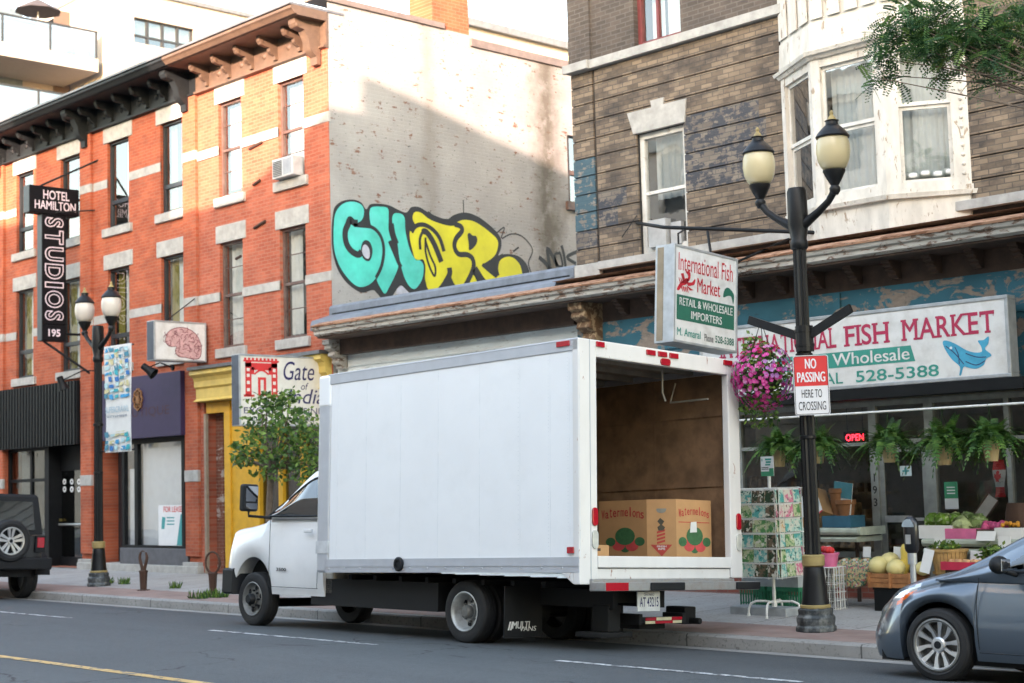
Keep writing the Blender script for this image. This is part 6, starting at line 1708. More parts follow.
build('board', MB().box(-.06, .09, 0, .012, 0, .42), mat('grey_price_board', (.30, .28, .25), .7), sg_)
build('edge', MB().box(-.075, -.06, -.01, .02, 0, .42).box(.09, .105, -.01, .02, 0, .42), m_soff, sg_)
def pcard(label, px, py, Y, w_=.15, h_=.19, rx=-8, ry=0):
    p = FY(px, py, Y); o = setp(build('price_card', MB().box(-w_/2, w_/2, -.003, .003, -h_/2, h_/2), m_paper, None), label, 'price card', 'white price cards among the produce')
    o.location = p; o.rotation_euler = (R(rx), R(ry), 0); return o
pcard('white price card hanging below the lettuce box', 939.5, 545, ysA-.02); pcard('white price card hanging near the car windscreen', 1004.5, 544, ysA-.02, .17)
pcard('white paper draped over the shelf edge under the radishes', 986, 536, ysA-.03, .26, .13, -25); pcard('white price card standing beside the red tray', 976, 560, 17.5, .16, .22, -5, 5)
pcard('tall white card leaning against the bushel basket', 927, 561, 17.25, .14, .30, -10, 12); pcard('white price card behind the melons', 898.5, 554, 17.5, .15, .18, -6, 4)
pcard('white price card above the wrapped bouquets', 867, 552, 17.9, .12, .14); pcard('white price card behind the pink bucket', 827, 552, 17.5, .12, .16, -5, -4)
# boxes of fruit on the pavement in front of the door frame and beside the sacks
m_apple = [mat('red_apple_skin', (.42, .03, .03), .3, var=.35, scale=30), mat('green_apple_skin', (.24, .36, .05), .35, var=.3, scale=30), mat('orange_skin', (.66, .24, .02), .45, var=.15, scale=30), mat('aubergine_skin', (.03, .012, .035), .25, var=.2)]
def fruit_box(px, py, Y, m_, lb, fl, nm, bm, seed, w_=.44, dp=.32, h_=.13, stand=True):
    p = FY(px, py, Y); x0, x1 = p.x-w_/2, p.x+w_/2
    crate('produce_box', lb, x0, x1, Y, Y+dp, p.z-h_, p.z, bm, slots=False, cat='box')
    q = MB(); rg = random.Random(seed)
    for i in range(6):
        for j in range(4): q.ball((x0+.055+(w_-.11)*i/5+rg.uniform(-.01, .01), Y+.05+(dp-.1)*j/3+rg.uniform(-.01, .01), p.z-.01+rg.uniform(-.012, .02)), .038*rg.uniform(.9, 1.1), 9, .92)
    one(nm, q, m_, fl, 'fruit', (p.x, Y+dp/2, p.z-.03), smooth=180)
    if stand: one('box_stand', MB().box(x0+.03, x1-.03, Y+.03, Y+dp-.03, walk_z(Y), p.z-h_-.001), m_soff, 'dark wooden stand carrying the box of '+fl.split(' filling')[0], 'stand', (p.x, Y+dp/2, walk_z(Y)))
fruit_box(808, 552, 17.55, m_apple[0], 'white card box of red apples behind the lamp post', 'red apples filling the white card box', 'apple_layer', m_paper, 61)
fruit_box(985, 556, 17.62, m_apple[1], 'brown card box of green apples below the shelf edge', 'green apples filling the brown card box', 'apple_layer', m_card, 62, .36, .2, .12)
fruit_box(1020, 552, 17.5, m_apple[2], 'white card box of oranges by the car windscreen', 'oranges filling the white card box', 'orange_layer', m_paper, 63)
p = AT(1040, 520, ysA+.2)
crate('produce_box', 'white box of aubergines at the far end of the cabbage shelf', p.x-.2, p.x+.25, ysA+.05, ysA+.4, zB+.001, zB+.13, m_paper, slots=False, cat='box')
q = MB()
for k in range(7): q.ball((p.x-.15+.055*k, ysA+.2+.04*(k % 2), zB+.15), .05, 10, 1.0)
one('aubergine_heap', q, m_apple[3], 'dark glossy aubergines heaped in the white box', 'aubergines', (p.x, ysA+.2, zB+.14), smooth=180)
for k, (px, py) in enumerate(((812, 514), (800, 512))):
    p = AT(px, py, ysA+.25); crate('produce_box', ['brown fruit box on the clay pot shelf behind the lamp post', 'brown fruit box at the truck end of the clay pot shelf'][k], p.x-.2, p.x+.14, ysA+.08, ysA+.4, zA+.001, zA+.15, m_card, slots=False, cat='box')
# lower goods
yl = 17.2; zl = walk_z(yl)
p0 = FY(869, 580, yl); p1 = FY(911, 580, yl)
zc_top = FY(890, 588, yl).z
one('black_crate', MB().box(p0.x+.06, p1.x-.1, yl, yl+.42, zl, zc_top-.03).box(p0.x+.05, p1.x-.09, yl-.01, yl+.43, zc_top-.03, zc_top), m_black, 'black upturned crate carrying the melon basket', 'crate', ((p0.x+p1.x)/2, yl, zl), bevel=.01)
m_wick = mat('brown_splint_wood', (.34, .14, .05), .75, var=.3, scale=14)
mb_ = thing('melon_basket', 'reddish brown slatted basket of melons on the black crate', 'basket', ((p0.x+p1.x)/2, yl+.2, zc_top))
q = MB(); hz_ = FY(890, 572.5, yl).z
for i in range(3): z_ = zc_top+.004+(hz_-zc_top-.01)*i/3; z2 = z_+(hz_-zc_top)/3-.012; q.box(p0.x, p1.x, yl-.02, yl-.008, z_, z2); q.box(p0.x, p1.x, yl+.438, yl+.45, z_, z2); q.box(p0.x-.0, p0.x+.012, yl-.008, yl+.438, z_, z2); q.box(p1.x-.012, p1.x, yl-.008, yl+.438, z_, z2)
for x_ in (p0.x+.0, (p0.x+p1.x)/2, p1.x-.03): q.box(x_, x_+.03, yl-.035, yl-.02, zc_top, hz_)
q.box(p0.x+.012, p1.x-.012, yl-.008, yl+.438, zc_top+.005, zc_top+.02)
build('slats', q, m_wick, mb_)
m_mel = mat('pale_yellow_melon', (.62, .52, .22), .45, var=.1, bump=.1); m_sq = mat('yellow_squash', (.62, .45, .09), .4, var=.12)
mel = MB().ball((0, 0, 0), .135, 18, .92)
mpos = [(879, 566, 0, 'pale melon at the basket end beside the garden sacks', 1.0), (890, 562, .12, 'pale melon in the middle at the back of the slatted basket', 1.0), (896, 569, -.02, 'yellow melon at the front beside the squash', .92), (923, 571, .0, 'small white melon next to the tall white card', .72)]
pm0 = None
for px, py, dy, lb, k in mpos:
    p = FY(px, py, yl+.13+dy)
    if pm0 is None: pm0 = build('melon', mel, m_mel, None, smooth=180); o = pm0
    else: o = pm0.copy(); COL.objects.link(o)
    setp(o, lb, 'melon', 'melons in the slatted basket'); o.location = (p.x, p.y, max(p.z, hz_+.05)); o.scale = (k, k, k); o.rotation_euler = (0, .3*k, px)
q = FY(905, 562, yl+.2)
one('squash', MB().lathe([(.0, -.20), (.05, -.17), (.062, -.05), (.055, .06), (.07, .16), (.05, .22), (.0, .235)], (q.x, q.y, q.z), (.12, 0, 1), 14), m_sq, 'upright yellow squash between the melons and the parking meter', 'squash', tuple(q), smooth=180)
# bushel basket
p = FY(944, 574, 17.35); zbk = FY(944, 549.5, 17.35).z
bs_ = thing('bushel_basket', 'tan bushel basket of greens below the lettuce box', 'basket', (p.x, 17.5, p.z-.12))
m_bush = mat('tan_basket_wood', (.42, .25, .09), .7, var=.25, scale=12)
q = MB(); n = 28
for i in range(n):
    a0, a1 = 2*math.pi*i/n, 2*math.pi*(i+.86)/n; rb, rt = .17, .225
    q.prism([(p.x+rb*math.cos(a0), 17.5+rb*math.sin(a0), p.z-.12), (p.x+rb*math.cos(a1), 17.5+rb*math.sin(a1), p.z-.12), (p.x+rt*math.cos(a1), 17.5+rt*math.sin(a1), zbk), (p.x+rt*math.cos(a0), 17.5+rt*math.sin(a0), zbk)], (-.008*math.cos(a0), -.008*math.sin(a0), 0))
build('staves', q, m_bush, bs_)
build('rim', MB().lathe([(.222, zbk-.035), (.235, zbk-.035), (.24, zbk), (.225, zbk)], (p.x, 17.5, 0), n=28).lathe([(.205, p.z), (.214, p.z), (.217, p.z+.025), (.207, p.z+.025)], (p.x, 17.5, 0), n=28), m_bush, bs_, smooth=40)
build('basket_stand', MB().box(p.x-.2, p.x+.2, 17.32, 17.7, zl, p.z-.121), m_soff, bs_)
lf = MB(); leaves(lf, (p.x-.03, 17.48, zbk+.02), 160, .17, .07, random.Random(6), squash=.35, up=-.4)
one('leafy_greens', lf, m_leaf, 'bunched leafy greens piled in the tan bushel basket', 'greens', (p.x, 17.5, zbk), recalc=False)
p = FY(963, 566, 17.25)
crate('produce_tray', 'shallow red plastic tray beside the bushel basket', p.x-.28, p.x+.28, 17.2, 17.5, p.z-.05, p.z+.05, mat('red_plastic', (.48, .025, .06), .45), slots=False, cat='tray')
one('tray_stand', MB().box(p.x-.24, p.x+.24, 17.23, 17.47, zl, p.z-.051), m_soff, 'dark stand under the shallow red tray', 'stand', (p.x, 17.35, zl), bevel=.01)
tm = MB(); rg = random.Random(9)
for k in range(8): tm.ball((p.x-.2+.055*k, 17.33+.03*(k % 2), p.z+.04), .04, 10)
one('peach_row', tm, mat('peach_skin', (.55, .30, .14), .6, var=.2), 'few peaches lying in the shallow red tray', 'peaches', (p.x, 17.35, p.z), smooth=180)
lf = MB(); pp_ = FY(994, 556, 17.6); leaves(lf, pp_, 260, .22, .09, random.Random(16), squash=.7)
one('parsley_bunch', lf, m_leaf, 'leafy herb bunch below the shelf beside the car mirror', 'herbs', tuple(pp_), recalc=False)
one('herb_bin', MB().lathe([(.16, zl), (.2, pp_.z-.1), (.19, pp_.z-.1)], (pp_.x, pp_.y, 0)), m_soff, 'dark bin holding the leafy herb bunch', 'bin', (pp_.x, pp_.y, zl), smooth=40)
# bouquets, bucket, wire basket
q = N('floral_wrap'); cc_ = q.mix(q.ramp(q.noise(26, 2, .6), .45, .52), (.03, .13, .08), (.45, .36, .16)); cc_ = q.mix(q.ramp(q.noise(33, 2), .56, .6), cc_, (.42, .10, .10)); cc_ = q.mix(q.ramp(q.noise(19, 2), .62, .66), cc_, (.5, .5, .45)); m_wrap = q.fin(cc_, .5)
for k, (px, ln, lb) in enumerate(((840, 14, 'patterned garden sack beside the white wire basket'), (850, 8, 'patterned garden sack in the middle of its row'), (861, 10, 'patterned garden sack beside the melon basket'))):
    pb_, pt_ = FY(px-3, 588, 17.45), FY(px+5, 558, 17.6); s = MB(); rs = []
    ax_ = (pt_-pb_)
    for t_, r_ in ((0, .03), (.04, .10), (.3, .125), (.7, .12), (.95, .09), (1, .03)):
        c_ = pb_+ax_*t_; rs.append([(c_.x+r_*1.05*math.cos(a)*(1+.06*math.sin(3*a+k)), c_.y+r_*.8*math.sin(a), c_.z+r_*.25*math.cos(a)) for a in [2*math.pi*i/18 for i in range(18)]])
    s.rings(rs); one('garden_sack', s, m_wrap, lb, 'sack', tuple(pb_), 'patterned sacks leaning by the door', smooth=60)
p = FY(829, 562, 17.2); zt_ = FY(829, 557, 17.2).z
one('pink_bucket', MB().lathe([(.10, -.06), (.13, .10), (.14, .10), (.14, .12), (.125, .12), (.1, -.04)], p, n=20), m_pinkt, 'pink plastic bucket behind the lamp post base', 'bucket', tuple(p), smooth=40)
rd_ = MB(); rg = random.Random(14)
for k in range(8): rd_.ball((p.x+rg.uniform(-.07, .07), p.y+rg.uniform(-.07, .07), p.z+.14+.03*rg.random()), .045, 8)
one('tomato_heap', rd_, m_redink, 'red tomatoes heaped in the pink bucket', 'tomatoes', tuple(p+Vector((0, 0, .12))), smooth=180)
wb = MB(); x0, x1, z0, z1 = p.x-.14, p.x+.16, zl, p.z-.062
for i in range(7):
    x_ = x0+(x1-x0)*i/6; wb.tube([(x_, 17.02, z0), (x_, 17.02, z1)], .005, 5); wb.tube([(x_, 17.34, z0), (x_, 17.34, z1)], .005, 5)
    y_ = 17.02+.32*i/6; wb.tube([(x0, y_, z0), (x0, y_, z1)], .005, 5); wb.tube([(x1, y_, z0), (x1, y_, z1)], .005, 5); wb.tube([(x0, y_, z1), (x1, y_, z1)], .005, 5)
for i in range(6): z_ = z0+.01+(z1-z0-.01)*i/5; wb.tube([(x0, 17.02, z_), (x1, 17.02, z_), (x1, 17.34, z_), (x0, 17.34, z_), (x0, 17.02, z_)], .004, 5)
one('wire_basket', wb, m_whitem, 'white wire basket under the pink bucket', 'basket', ((x0+x1)/2, 17.2, z0))
# weeds on the pavement
for px, py, n, r_, lb in ((106, 584, 120, .22, 'weed tuft at the foot of the lamp with the banner'), (124, 585, 60, .17, 'small weed tuft between the bannered lamp and the broken bike stand'), (174, 589, 46, .16, 'small weed tuft between the two bike stands'), (216, 597, 130, .30, 'weeds along the kerb by the ringed bike stand'), (198, 598, 60, .24, 'thin strip of weeds on the kerb in front of the truck')):
    c = FZ(px, py, walk_z(15)); c.z = walk_z(c.y); g_ = MB(); rg = random.Random(px)
    for _ in range(n):
        a = rg.uniform(0, 6.28); r = r_*math.sqrt(rg.random()); b_ = Vector((c.x+r*math.cos(a), c.y+r*.5*math.sin(a), c.z)); h = rg.uniform(.04, .17); l = Vector((rg.uniform(-.06, .06), rg.uniform(-.06, .06), h)); sd = Vector((rg.uniform(-1, 1), rg.uniform(-1, 1), 0)).normalized()*.012
        g_.m = rg.randrange(3); g_.face([b_-sd, b_+sd, b_+l*.6+sd*.8, b_+l, b_+l*.6-sd*.8])
    one('weed', g_, m_leaf, lb, 'weed', tuple(c), 'weeds on the brick paving', recalc=False)
# ------------------------------------------------------------------ vehicles
m_tyre = mat('tyre_rubber', (.010, .010, .011), .75, bump=.15, bscale=40, dirt=(.03, .028, .026), damt=.35)
m_rimw = mat('pale_steel_rim', (.45, .46, .45), .45, .4, dirt=(.12, .09, .06), damt=.5, dscale=8)
m_rimd = mat('dull_steel_rim', (.20, .20, .19), .5, .5, dirt=(.08, .06, .045), damt=.5, dscale=8)
m_chass = mat('black_underbody', (.003, .003, .0035), .8)
m_van = mat('white_vehicle_paint', (.78, .78, .78), .28, var=.02, coat=.6, dirt=(.48, .47, .45), damt=.22, dscale=3)
m_plas = mat('black_bumper_plastic', (.010, .011, .013), .6, bump=.05, spec=.3)
m_redlens = mat('red_lens', (.42, .008, .02), .15, var=.05, coat=.5)
m_clearlens = mat('clear_lens', (.55, .55, .50), .12, coat=.5)
m_amber = mat('amber_lens', (.75, .12, .02), .15, coat=.5)
m_cglass = glass('tinted_vehicle_glass', (.05, .06, .065), .10, .7)

def wheel_parts(root, x, y, z, r, wd, side, rim, style, name='wheel'):
    """side -1: outer face towards -y"""
    o = (x, y, z); ax = (0, side, 0)
    ri = r*.60 if style == 'truck' else r*.70
    t = MB().lathe([(ri, 0), (ri+.012, -.004), (r*.80, .012), (r*.93, .0), (r*.985, -.02), (r, -.05), (r, -wd+.05), (r*.985, -wd+.02), (r*.93, -wd), (ri, -wd), (ri, 0)], o, ax, 40, caps=False)
    for k in range(3): t.lathe([(r+.001, -wd*(.28+.2*k)), (r+.004, -wd*(.30+.2*k)), (r+.004, -wd*(.36+.2*k)), (r+.001, -wd*(.38+.2*k))], o, ax, 40, caps=False)
    wo = build(name, t, m_tyre, root, smooth=30)
    u = MB()
    if style == 'truck':       # deep dished steel wheel
        d = .13 if rim is m_rimw else .05
        u.lathe([(ri+.015, .004), (ri+.003, .010), (ri-.01, 0), (ri-.022, -.03), (ri-.035, -d*.8), (ri*.72, -d), (ri*.60, -d+.01), (.085, -d+.02), (.085, -d+.05), (.0, -d+.055)], o, ax, 36, caps=False)
        build('rim', u, rim, wo, smooth=40)
        h = MB()
        for k in range(6):
            a = k*math.pi/3+.3; c = (x+ri*.68*math.cos(a), y, z+ri*.68*math.sin(a))
            h.lathe([(.032, -d+.016), (.0, -d+.017)], c, ax, 12, caps=False)
        build('hand_hole', h, m_chass, wo)
        h = MB().lathe([(.075, -d+.02), (.075, -d+.10), (.055, -d+.13), (.0, -d+.13)], o, ax, 20)
        for k in range(8): a = k*math.pi/4; h.lathe([(.014, -d+.02), (.014, -d+.05)], (x+.115*math.cos(a), y, z+.115*math.sin(a)), ax, 6)
        build('hub_cap', h, m_plas if rim is m_rimd else m_rimd, wo, smooth=40)
    else:
        u.lathe([(ri+.01, .002), (ri-.004, .008), (ri-.015, .0), (ri-.03, -.05), (ri-.03, -.12), (0, -.12)], o, ax, 40, caps=False)
        build('rim_barrel', u, m_rimd if style != 'jeep' else m_rimd, wo, smooth=40)
        s = MB(); n = 5 if style == 'jeep' else 10
        for k in range(n):
            a = 2*math.pi*k/n+.2
            def pt(rr, da, dd): return (x+rr*math.cos(a+da), y+side*dd, z+rr*math.sin(a+da))
            w0, w1 = (.20, .20) if style == 'jeep' else (.16, .125)
            if style == 'jeep':
                for e in (-1, 1):
                    pr_ = [pt(.05, e*.05, -.03), pt(ri-.02, e*(.11), -.012), pt(ri-.02, e*.30, -.012), pt(.06, e*.7, -.03)]
                    s.prism(pr_, (0, -side*.03, 0))
            else:
                pr_ = [pt(.05, -.28, -.035), pt(ri*.55, -.13-.04*(k % 2), -.025), pt(ri-.012, -.17+.10*(k % 2), -.008), pt(ri-.012, .07+.10*(k % 2), -.008), pt(ri*.55, .10-.04*(k % 2), -.025), pt(.05, .28, -.035)]
                s.prism(pr_, (0, -side*.03, 0))
        s.lathe([(.07, -.05), (.07, -.03), (.055, -.018), (.0, -.016)], o, ax, 20)
        s.lathe([(ri-.025, -.03), (ri-.02, -.004), (ri+.004, .004), (ri+.004, -.03)], o, ax, 40, caps=False)
        build('rim', s, m_alloy, wo, smooth=35)
        build('hub_cap', MB().lathe([(.035, -.02), (.033, -.010), (0, -.009)], o, ax, 16), m_plas, wo)
    return wo
m_alloy = mat('machined_alloy', (.62, .62, .62), .28, .75, var=.05)

def loft(stations, ns=16, nt=10, under=.1):
    """vehicle body: each station (x, z_bottom, z_top, half width, shoulder radius, tumble, bulge)"""
    secs = []
    for x, zb, zt, w_, sr, tum, bul in stations:
        sec = [(x, 0., zb+.04 if zt-zb > .3 else zb), (x, -(w_-under), zb+.02)]
        zs = zt-sr
        for i in range(ns+1):
            t = i/ns; z = zb+(zs-zb)*t
            y = w_ + bul*(1-((t-.45)/.55)**2 if t > .45 else 1-((.45-t)/.45)**2*.9) - bul - tum*max(0, t-.45)/.55
            sec.append((x, -y, z))
        yt = -sec[-1][1]
        for i in range(1, nt+1):
            a = (math.pi/2)*i/nt
            rr = min(sr*1.6, yt*.5)
            sec.append((x, -(yt-rr+rr*math.cos(a)), zs+sr*math.sin(a)))
        yl_ = -sec[-1][1]
        for i in range(1, 6): f = i/5; sec.append((x, -yl_*(1-f), zt+.03*min(1, w_)*(1-(1-f)**2)*(1 if zt-zb > .05 else 0)))
        secs.append(sec)
    k = len(secs[0]); V = []; Fc = []
    full = []
    for sec in secs:
        row = sec + [(x, -y, z) for x, y, z in sec[-2:0:-1]]
        full.append(row)
    K = len(full[0])
    for row in full: V += [Vector(p) for p in row]
    for a in range(len(full)-1):
        for i in range(K):
            j = (i+1) % K; Fc.append((a*K+i, a*K+j, (a+1)*K+j, (a+1)*K+i))
    Fc.append(tuple(range(K-1, -1, -1))); b_ = (len(full)-1)*K; Fc.append(tuple(range(b_, b_+K)))
    return V, Fc
def inpoly(x, y, P_):
    ins = False; j = len(P_)-1
    for i in range(len(P_)):
        if (P_[i][1] > y) != (P_[j][1] > y) and x < (P_[j][0]-P_[i][0])*(y-P_[i][1])/(P_[j][1]-P_[i][1])+P_[i][0]: ins = not ins
        j = i
    return ins
def split(V, Fc, cls):
    out = {}
    for f in Fc:
        c = Vector((0, 0, 0))
        for i in f: c += V[i]
        c /= len(f); n = (V[f[1]]-V[f[0]]).cross(V[f[2]]-V[f[1]])
        n = n.normalized() if n.length > 1e-12 else Vector((0, 0, 1))
        key = cls(c, n); mb = out.setdefault(key, (MB(), {}))
        ids = []
        for i in f:
            if i not in mb[1]: mb[1][i] = len(mb[0].v); mb[0].v.append(V[i].copy())
            ids.append(mb[1][i])
        ids2 = [a for q, a in enumerate(ids) if a != ids[q-1]]
        if len(set(ids2)) >= 3: mb[0].f.append(tuple(ids2)); mb[0].mi.append(0)
    return {k: v[0] for k, v in out.items()}
def interp(tab, x):
    if x <= tab[0][0]: return tab[0][1]
    for (a, b_), (c, d) in zip(tab, tab[1:]):
        if a <= x <= c:
            t = (x-a)/(c-a); return b_+(d-b_)*t
    return tab[-1][1]
def smooth_tab(tab, n=6):
    q = spline([(a, b_) for a, b_ in tab], n, False); return sorted(q)
def local_ray(M, px, py, yl_):
    Mi = M.inverted(); o = Mi @ EYE; d = Mi.to_3x3() @ ray(px, py); t = (yl_-o.y)/d.y; return o+d*t

# ============================================================ box truck
TR = Matrix.Translation((-13.6, 13.15, -.178)) @ Matrix.Rotation(R(-3.34), 4, 'X')
truck = thing('box_truck', 'white box truck with its open cargo bay facing the camera, parked at the kerb', 'truck', TR.to_translation(), rot=(R(-3.34), 0, 0), local=True)
TLp = lambda px, py, yl_=-.97: local_ray(TR, px, py, yl_)
ro = .365
XRW = -.10
xf = TLp(252, 597, -.95).x
wheel_parts(truck, XRW, -.97, ro, ro, .20, -1, m_rimw, 'truck'); wheel_parts(truck, XRW, -.74, ro, ro, .20, -1, m_rimd, 'truck')
wheel_parts(truck, XRW, .95, ro, ro, .20, 1, m_rimw, 'truck'); wheel_parts(truck, XRW, .72, ro, ro, .20, 1, m_rimd, 'truck')
wheel_parts(truck, xf, -.94, ro, ro, .21, -1, m_rimd, 'truck'); wheel_parts(truck, xf, .92, ro, ro, .21, 1, m_rimd, 'truck')
o_l = TR.inverted() @ Vector((-11.669, 12.05, .623))
BX = Matrix.Translation(o_l) @ Matrix.Rotation(R(-1.20), 4, 'Y')
Lb, Wb, Hb, hb = 4.487, 2.76, 2.651, .122
def bbox(mb, u0, u1, w0, w1, h0, h1): return mb.box(u0, u1, w0, w1, h0, h1, BX)
m_boxw = mat('white_aluminium_panel', (.84, .85, .86), .33, .0, var=.025, scale=1.2, coat=.3, dirt=(.56, .57, .56), damt=.12, dscale=2.2, bump=.05, bscale=1.2)
m_rail = mat('brushed_aluminium_rail', (.50, .52, .56), .42, .35, var=.06, scale=5)
m_ply = mat('scuffed_plywood', (.26, .15, .082), .75, var=.35, scale=3, dirt=(.09, .055, .034), damt=.45, dscale=5, bump=.1, bscale=20)
m_frame = peel('white_rear_frame_paint', (.72, .70, .68), (.34, .13, .08), 1.16, 9, .5, stretch=(1, 1, .4), var=.04)
m_roofin = mat('translucent_roof_panel', (.32, .28, .22), .7)
def rounded_panel():
    q = MB()
    bbox(q, -Lb+.06, -.005, 0, .03, hb+.16, Hb-.13); bbox(q, -Lb+.06, -.005, Wb-.03, Wb, hb+.16, Hb-.13); bbox(q, -Lb-.17, -Lb+.03, .06, Wb-.06, hb, Hb-.06)
    return q
body = build('cargo_box', rounded_panel(), m_boxw, truck)
q = MB()                                  # rivet seams, every panel edge
for i, u in enumerate((-.02, -.17, -.47, -.95, -1.62, -2.35, -3.05, -3.72, -4.30)):
    n = 52 if i < 3 else 40
    if i < 4:
        for k in range(n): h = hb+.2+(Hb-.4-hb)*k/(n-1); q.lathe([(.006, 0), (.004, .003)], BX @ Vector((u, -.0, h)), (0, -1, 0), 6)
    bbox(q, u-.004+.03, u+.0+.03, -.0015, .001, hb+.17, Hb-.14)
build('rivet_seam', q, mat('rivet_grey', (.70, .73, .75), .4, .1), body)
q = MB(); bbox(q, -Lb, 0, -.012, .05, Hb-.13, Hb); bbox(q, -Lb, 0, Wb-.05, Wb+.012, Hb-.13, Hb); bbox(q, -Lb-.01, -Lb+.04, .05, Wb-.05, Hb-.13, Hb)
bbox(q, -Lb, 0, -.014, .002, Hb-.02, Hb+.006)
build('top_rail', q, m_rail, body, bevel=.012)
q = MB(); bbox(q, -Lb, 0, -.014, .05, hb, hb+.07); bbox(q, -Lb, 0, -.02, .05, hb+.07, hb+.10); bbox(q, -Lb, 0, -.014, .05, hb+.10, hb+.165); bbox(q, -Lb, 0, Wb-.05, Wb+.014, hb, hb+.165)
for k in range(14): q.lathe([(.014, 0), (.01, .008)], BX @ Vector((-.25-.32*k, -.014, hb+.05)), (0, -1, 0), 8)
build('bottom_rail', q, m_rail, body)
q = MB()
for w0, w1 in ((-.014, .09), (Wb-.09, Wb+.014)): bbox(q, -Lb-.20, -Lb+.05, w0, w1, hb, Hb-.06)
build('corner_post', q, m_rail, body, bevel=.03)
q = MB(); bbox(q, -Lb-.205, -Lb+.055, -.02, .1, Hb-.42, Hb+.002); build('corner_cap', q, m_boxw, body, bevel=.035)
q = MB(); bbox(q, -Lb-.204, -Lb+.054, -.019, .05, hb+.24, hb+.40); build('reflector', q, mat('silver_reflector', (.6, .62, .64), .3, .2), body)
q = MB(); bbox(q, -Lb-.19, 0, .02, Wb-.02, Hb-.02, Hb+.004); build('box_roof', q, m_boxw, body)
# inside
q = MB(); bbox(q, -Lb+.03, -.09, .032, .05, .30, Hb-.14); bbox(q, -Lb+.03, -.09, Wb-.05, Wb-.032, .30, Hb-.14); bbox(q, -Lb+.032, -Lb+.05, .05, Wb-.05, .30, Hb-.14)
for h in (1.15, 2.0): bbox(q, -Lb+.05, -.2, Wb-.065, Wb-.051, h, h+.07)
for u in (-1.3, -2.52, -3.74): bbox(q, u, u+.012, Wb-.0535, Wb-.0505, .30, Hb-.14)
build('plywood_lining', q, m_ply, body)
q = MB(); bbox(q, -Lb, -.02, .03, Wb-.03, .22, .295); build('cargo_floor', q, mat('worn_floor_planks', (.14, .085, .05), .8, var=.3, dirt=(.05, .035, .025), damt=.5), body)
q = MB(); bbox(q, -Lb+.05, -.1, .05, Wb-.05, Hb-.06, Hb-.03)
for k in range(8): bbox(q, -Lb+.3+k*.5, -Lb+.34+k*.5, .05, Wb-.05, Hb-.12, Hb-.06)
build('box_ceiling', q, m_roofin, body)
q = MB(); q.tube([BX @ Vector((-.55, Wb-.75, Hb-.12)), BX @ Vector((-.55, Wb-.75, Hb-.4)), BX @ Vector((-.53, Wb-.72, Hb-.5))], .012); q.tube([BX @ Vector((-.3, Wb-.2, Hb-.45)), BX @ Vector((-.9, Wb-.2, Hb-.45)), BX @ Vector((-.9, Wb-.1, Hb-.2))], .012); build('pull_strap', q, mat('frayed_strap', (.38, .36, .32), .9), body)
# rear frame
q = MB(); bbox(q, -.09, .005, -.012, .275, -.005, Hb+.005); bbox(q, -.09, .005, Wb-.20, Wb+.012, .06, Hb+.005); bbox(q, -.09, .005, .275, Wb-.20, Hb-.185, Hb+.005)
q.prism([BX @ Vector(p) for p in ((-.28, -.012, hb), (-.09, -.012, hb), (-.09, -.012, -.005))], (0, .04, 0))
rf = build('rear_frame', q, m_frame, body, bevel=.012)
q = MB(); bbox(q, .004, .012, .16, .168, .0, Hb); build('frame_joint', q, m_rail, rf)
q = MB(); bbox(q, -.09, .01, .275, Wb-.20, .175, .30); bbox(q, -.09, -.02, .275, Wb-.20, .05, .165); build('rear_sill', q, m_frame, body, bevel=.008)
def lens(w0, h0, rw, rh, m, u=.006, oval=True, name='marker_light'):
    c = BX @ Vector((u, w0, h0)); q = MB()
    pts = [(BX @ Vector((u, w0+a, h0+b_))) for a, b_ in (rrect(rw, rh, min(rw, rh)*(.98 if oval else .25), 6))]
    q.prism(pts, (.018, 0, 0)); build(name, q, m, body, bevel=.004)
for w_ in (1.17, 1.37, 1.57): lens(w_, Hb-.05, .075, .03, m_redlens, oval=False)
lens(1.42, Hb-.135, .085, .04, m_redlens, name='brake_light')
lens(.33, Hb-.04, .065, .03, m_redlens, oval=False); lens(Wb-.2, Hb-.04, .08, .03, m_redlens, oval=False)
for w_ in (.225, Wb-.055): lens(w_, .72, .042, .10, m_redlens, name='tail_light'); lens(w_, .475, .045, .10, m_clearlens, name='reversing_light')
def side_lens(u, h, ru, rh):
    q = MB(); q.prism([BX @ Vector((u+a, -.014, h+b_)) for a, b_ in rrect(ru, rh, .01)], (0, -.014, 0)); build('side_marker', q, m_redlens, body, bevel=.003)
side_lens(-.12, .36, .05, .035); side_lens(-.22, Hb-.045, .10, .03)
c = BX @ Vector((TLp(400.5, 568, o_l.y).x-o_l.x, -.02, hb+.10))
q = MB().lathe([(.085, 0), (.085, .02), (.07, .03), (.05, .03), (.05, .015), (0, .015)], c, (0, -1, 0), 20); build('fuel_filler', q, m_plas, body, smooth=30)
# bumper
q = MB(); bbox(q, .0, .24, .14, Wb+.02, -.075, .02); bbox(q, .0, .05, .14, Wb-.2, .0, .055); bm_ = build('rear_bumper', q, mat('worn_bumper_steel', (.36, .36, .36), .5, .5, dirt=(.18, .11, .07), damt=.5, dscale=6), truck, bevel=.01)
for w0, w1, m_, nm in ((.145, .50, m_redlens, 'red_tape'), (.85, 1.42, m_plas, 'rubber_pad'), (2.34, 2.78, m_plas, 'rubber_pad')):
    q = MB(); bbox(q, .241, .262 if m_ is m_plas else .244, w0, w1, -.07, .015); build(nm, q, m_, bm_, bevel=.01 if m_ is m_plas else 0)
q = MB(); bbox(q, .06, .075, .83, 1.20, -.30, -.085); pl8 = build('licence_plate', q, m_whitem, truck, bevel=.004)
fr = Plane2(BX @ Vector((.075, .83, -.30)), (BX.to_3x3() @ Vector((0, 1, 0))), (BX.to_3x3() @ Vector((0, 0, 1))), (BX.to_3x3() @ Vector((1, 0, 0))))
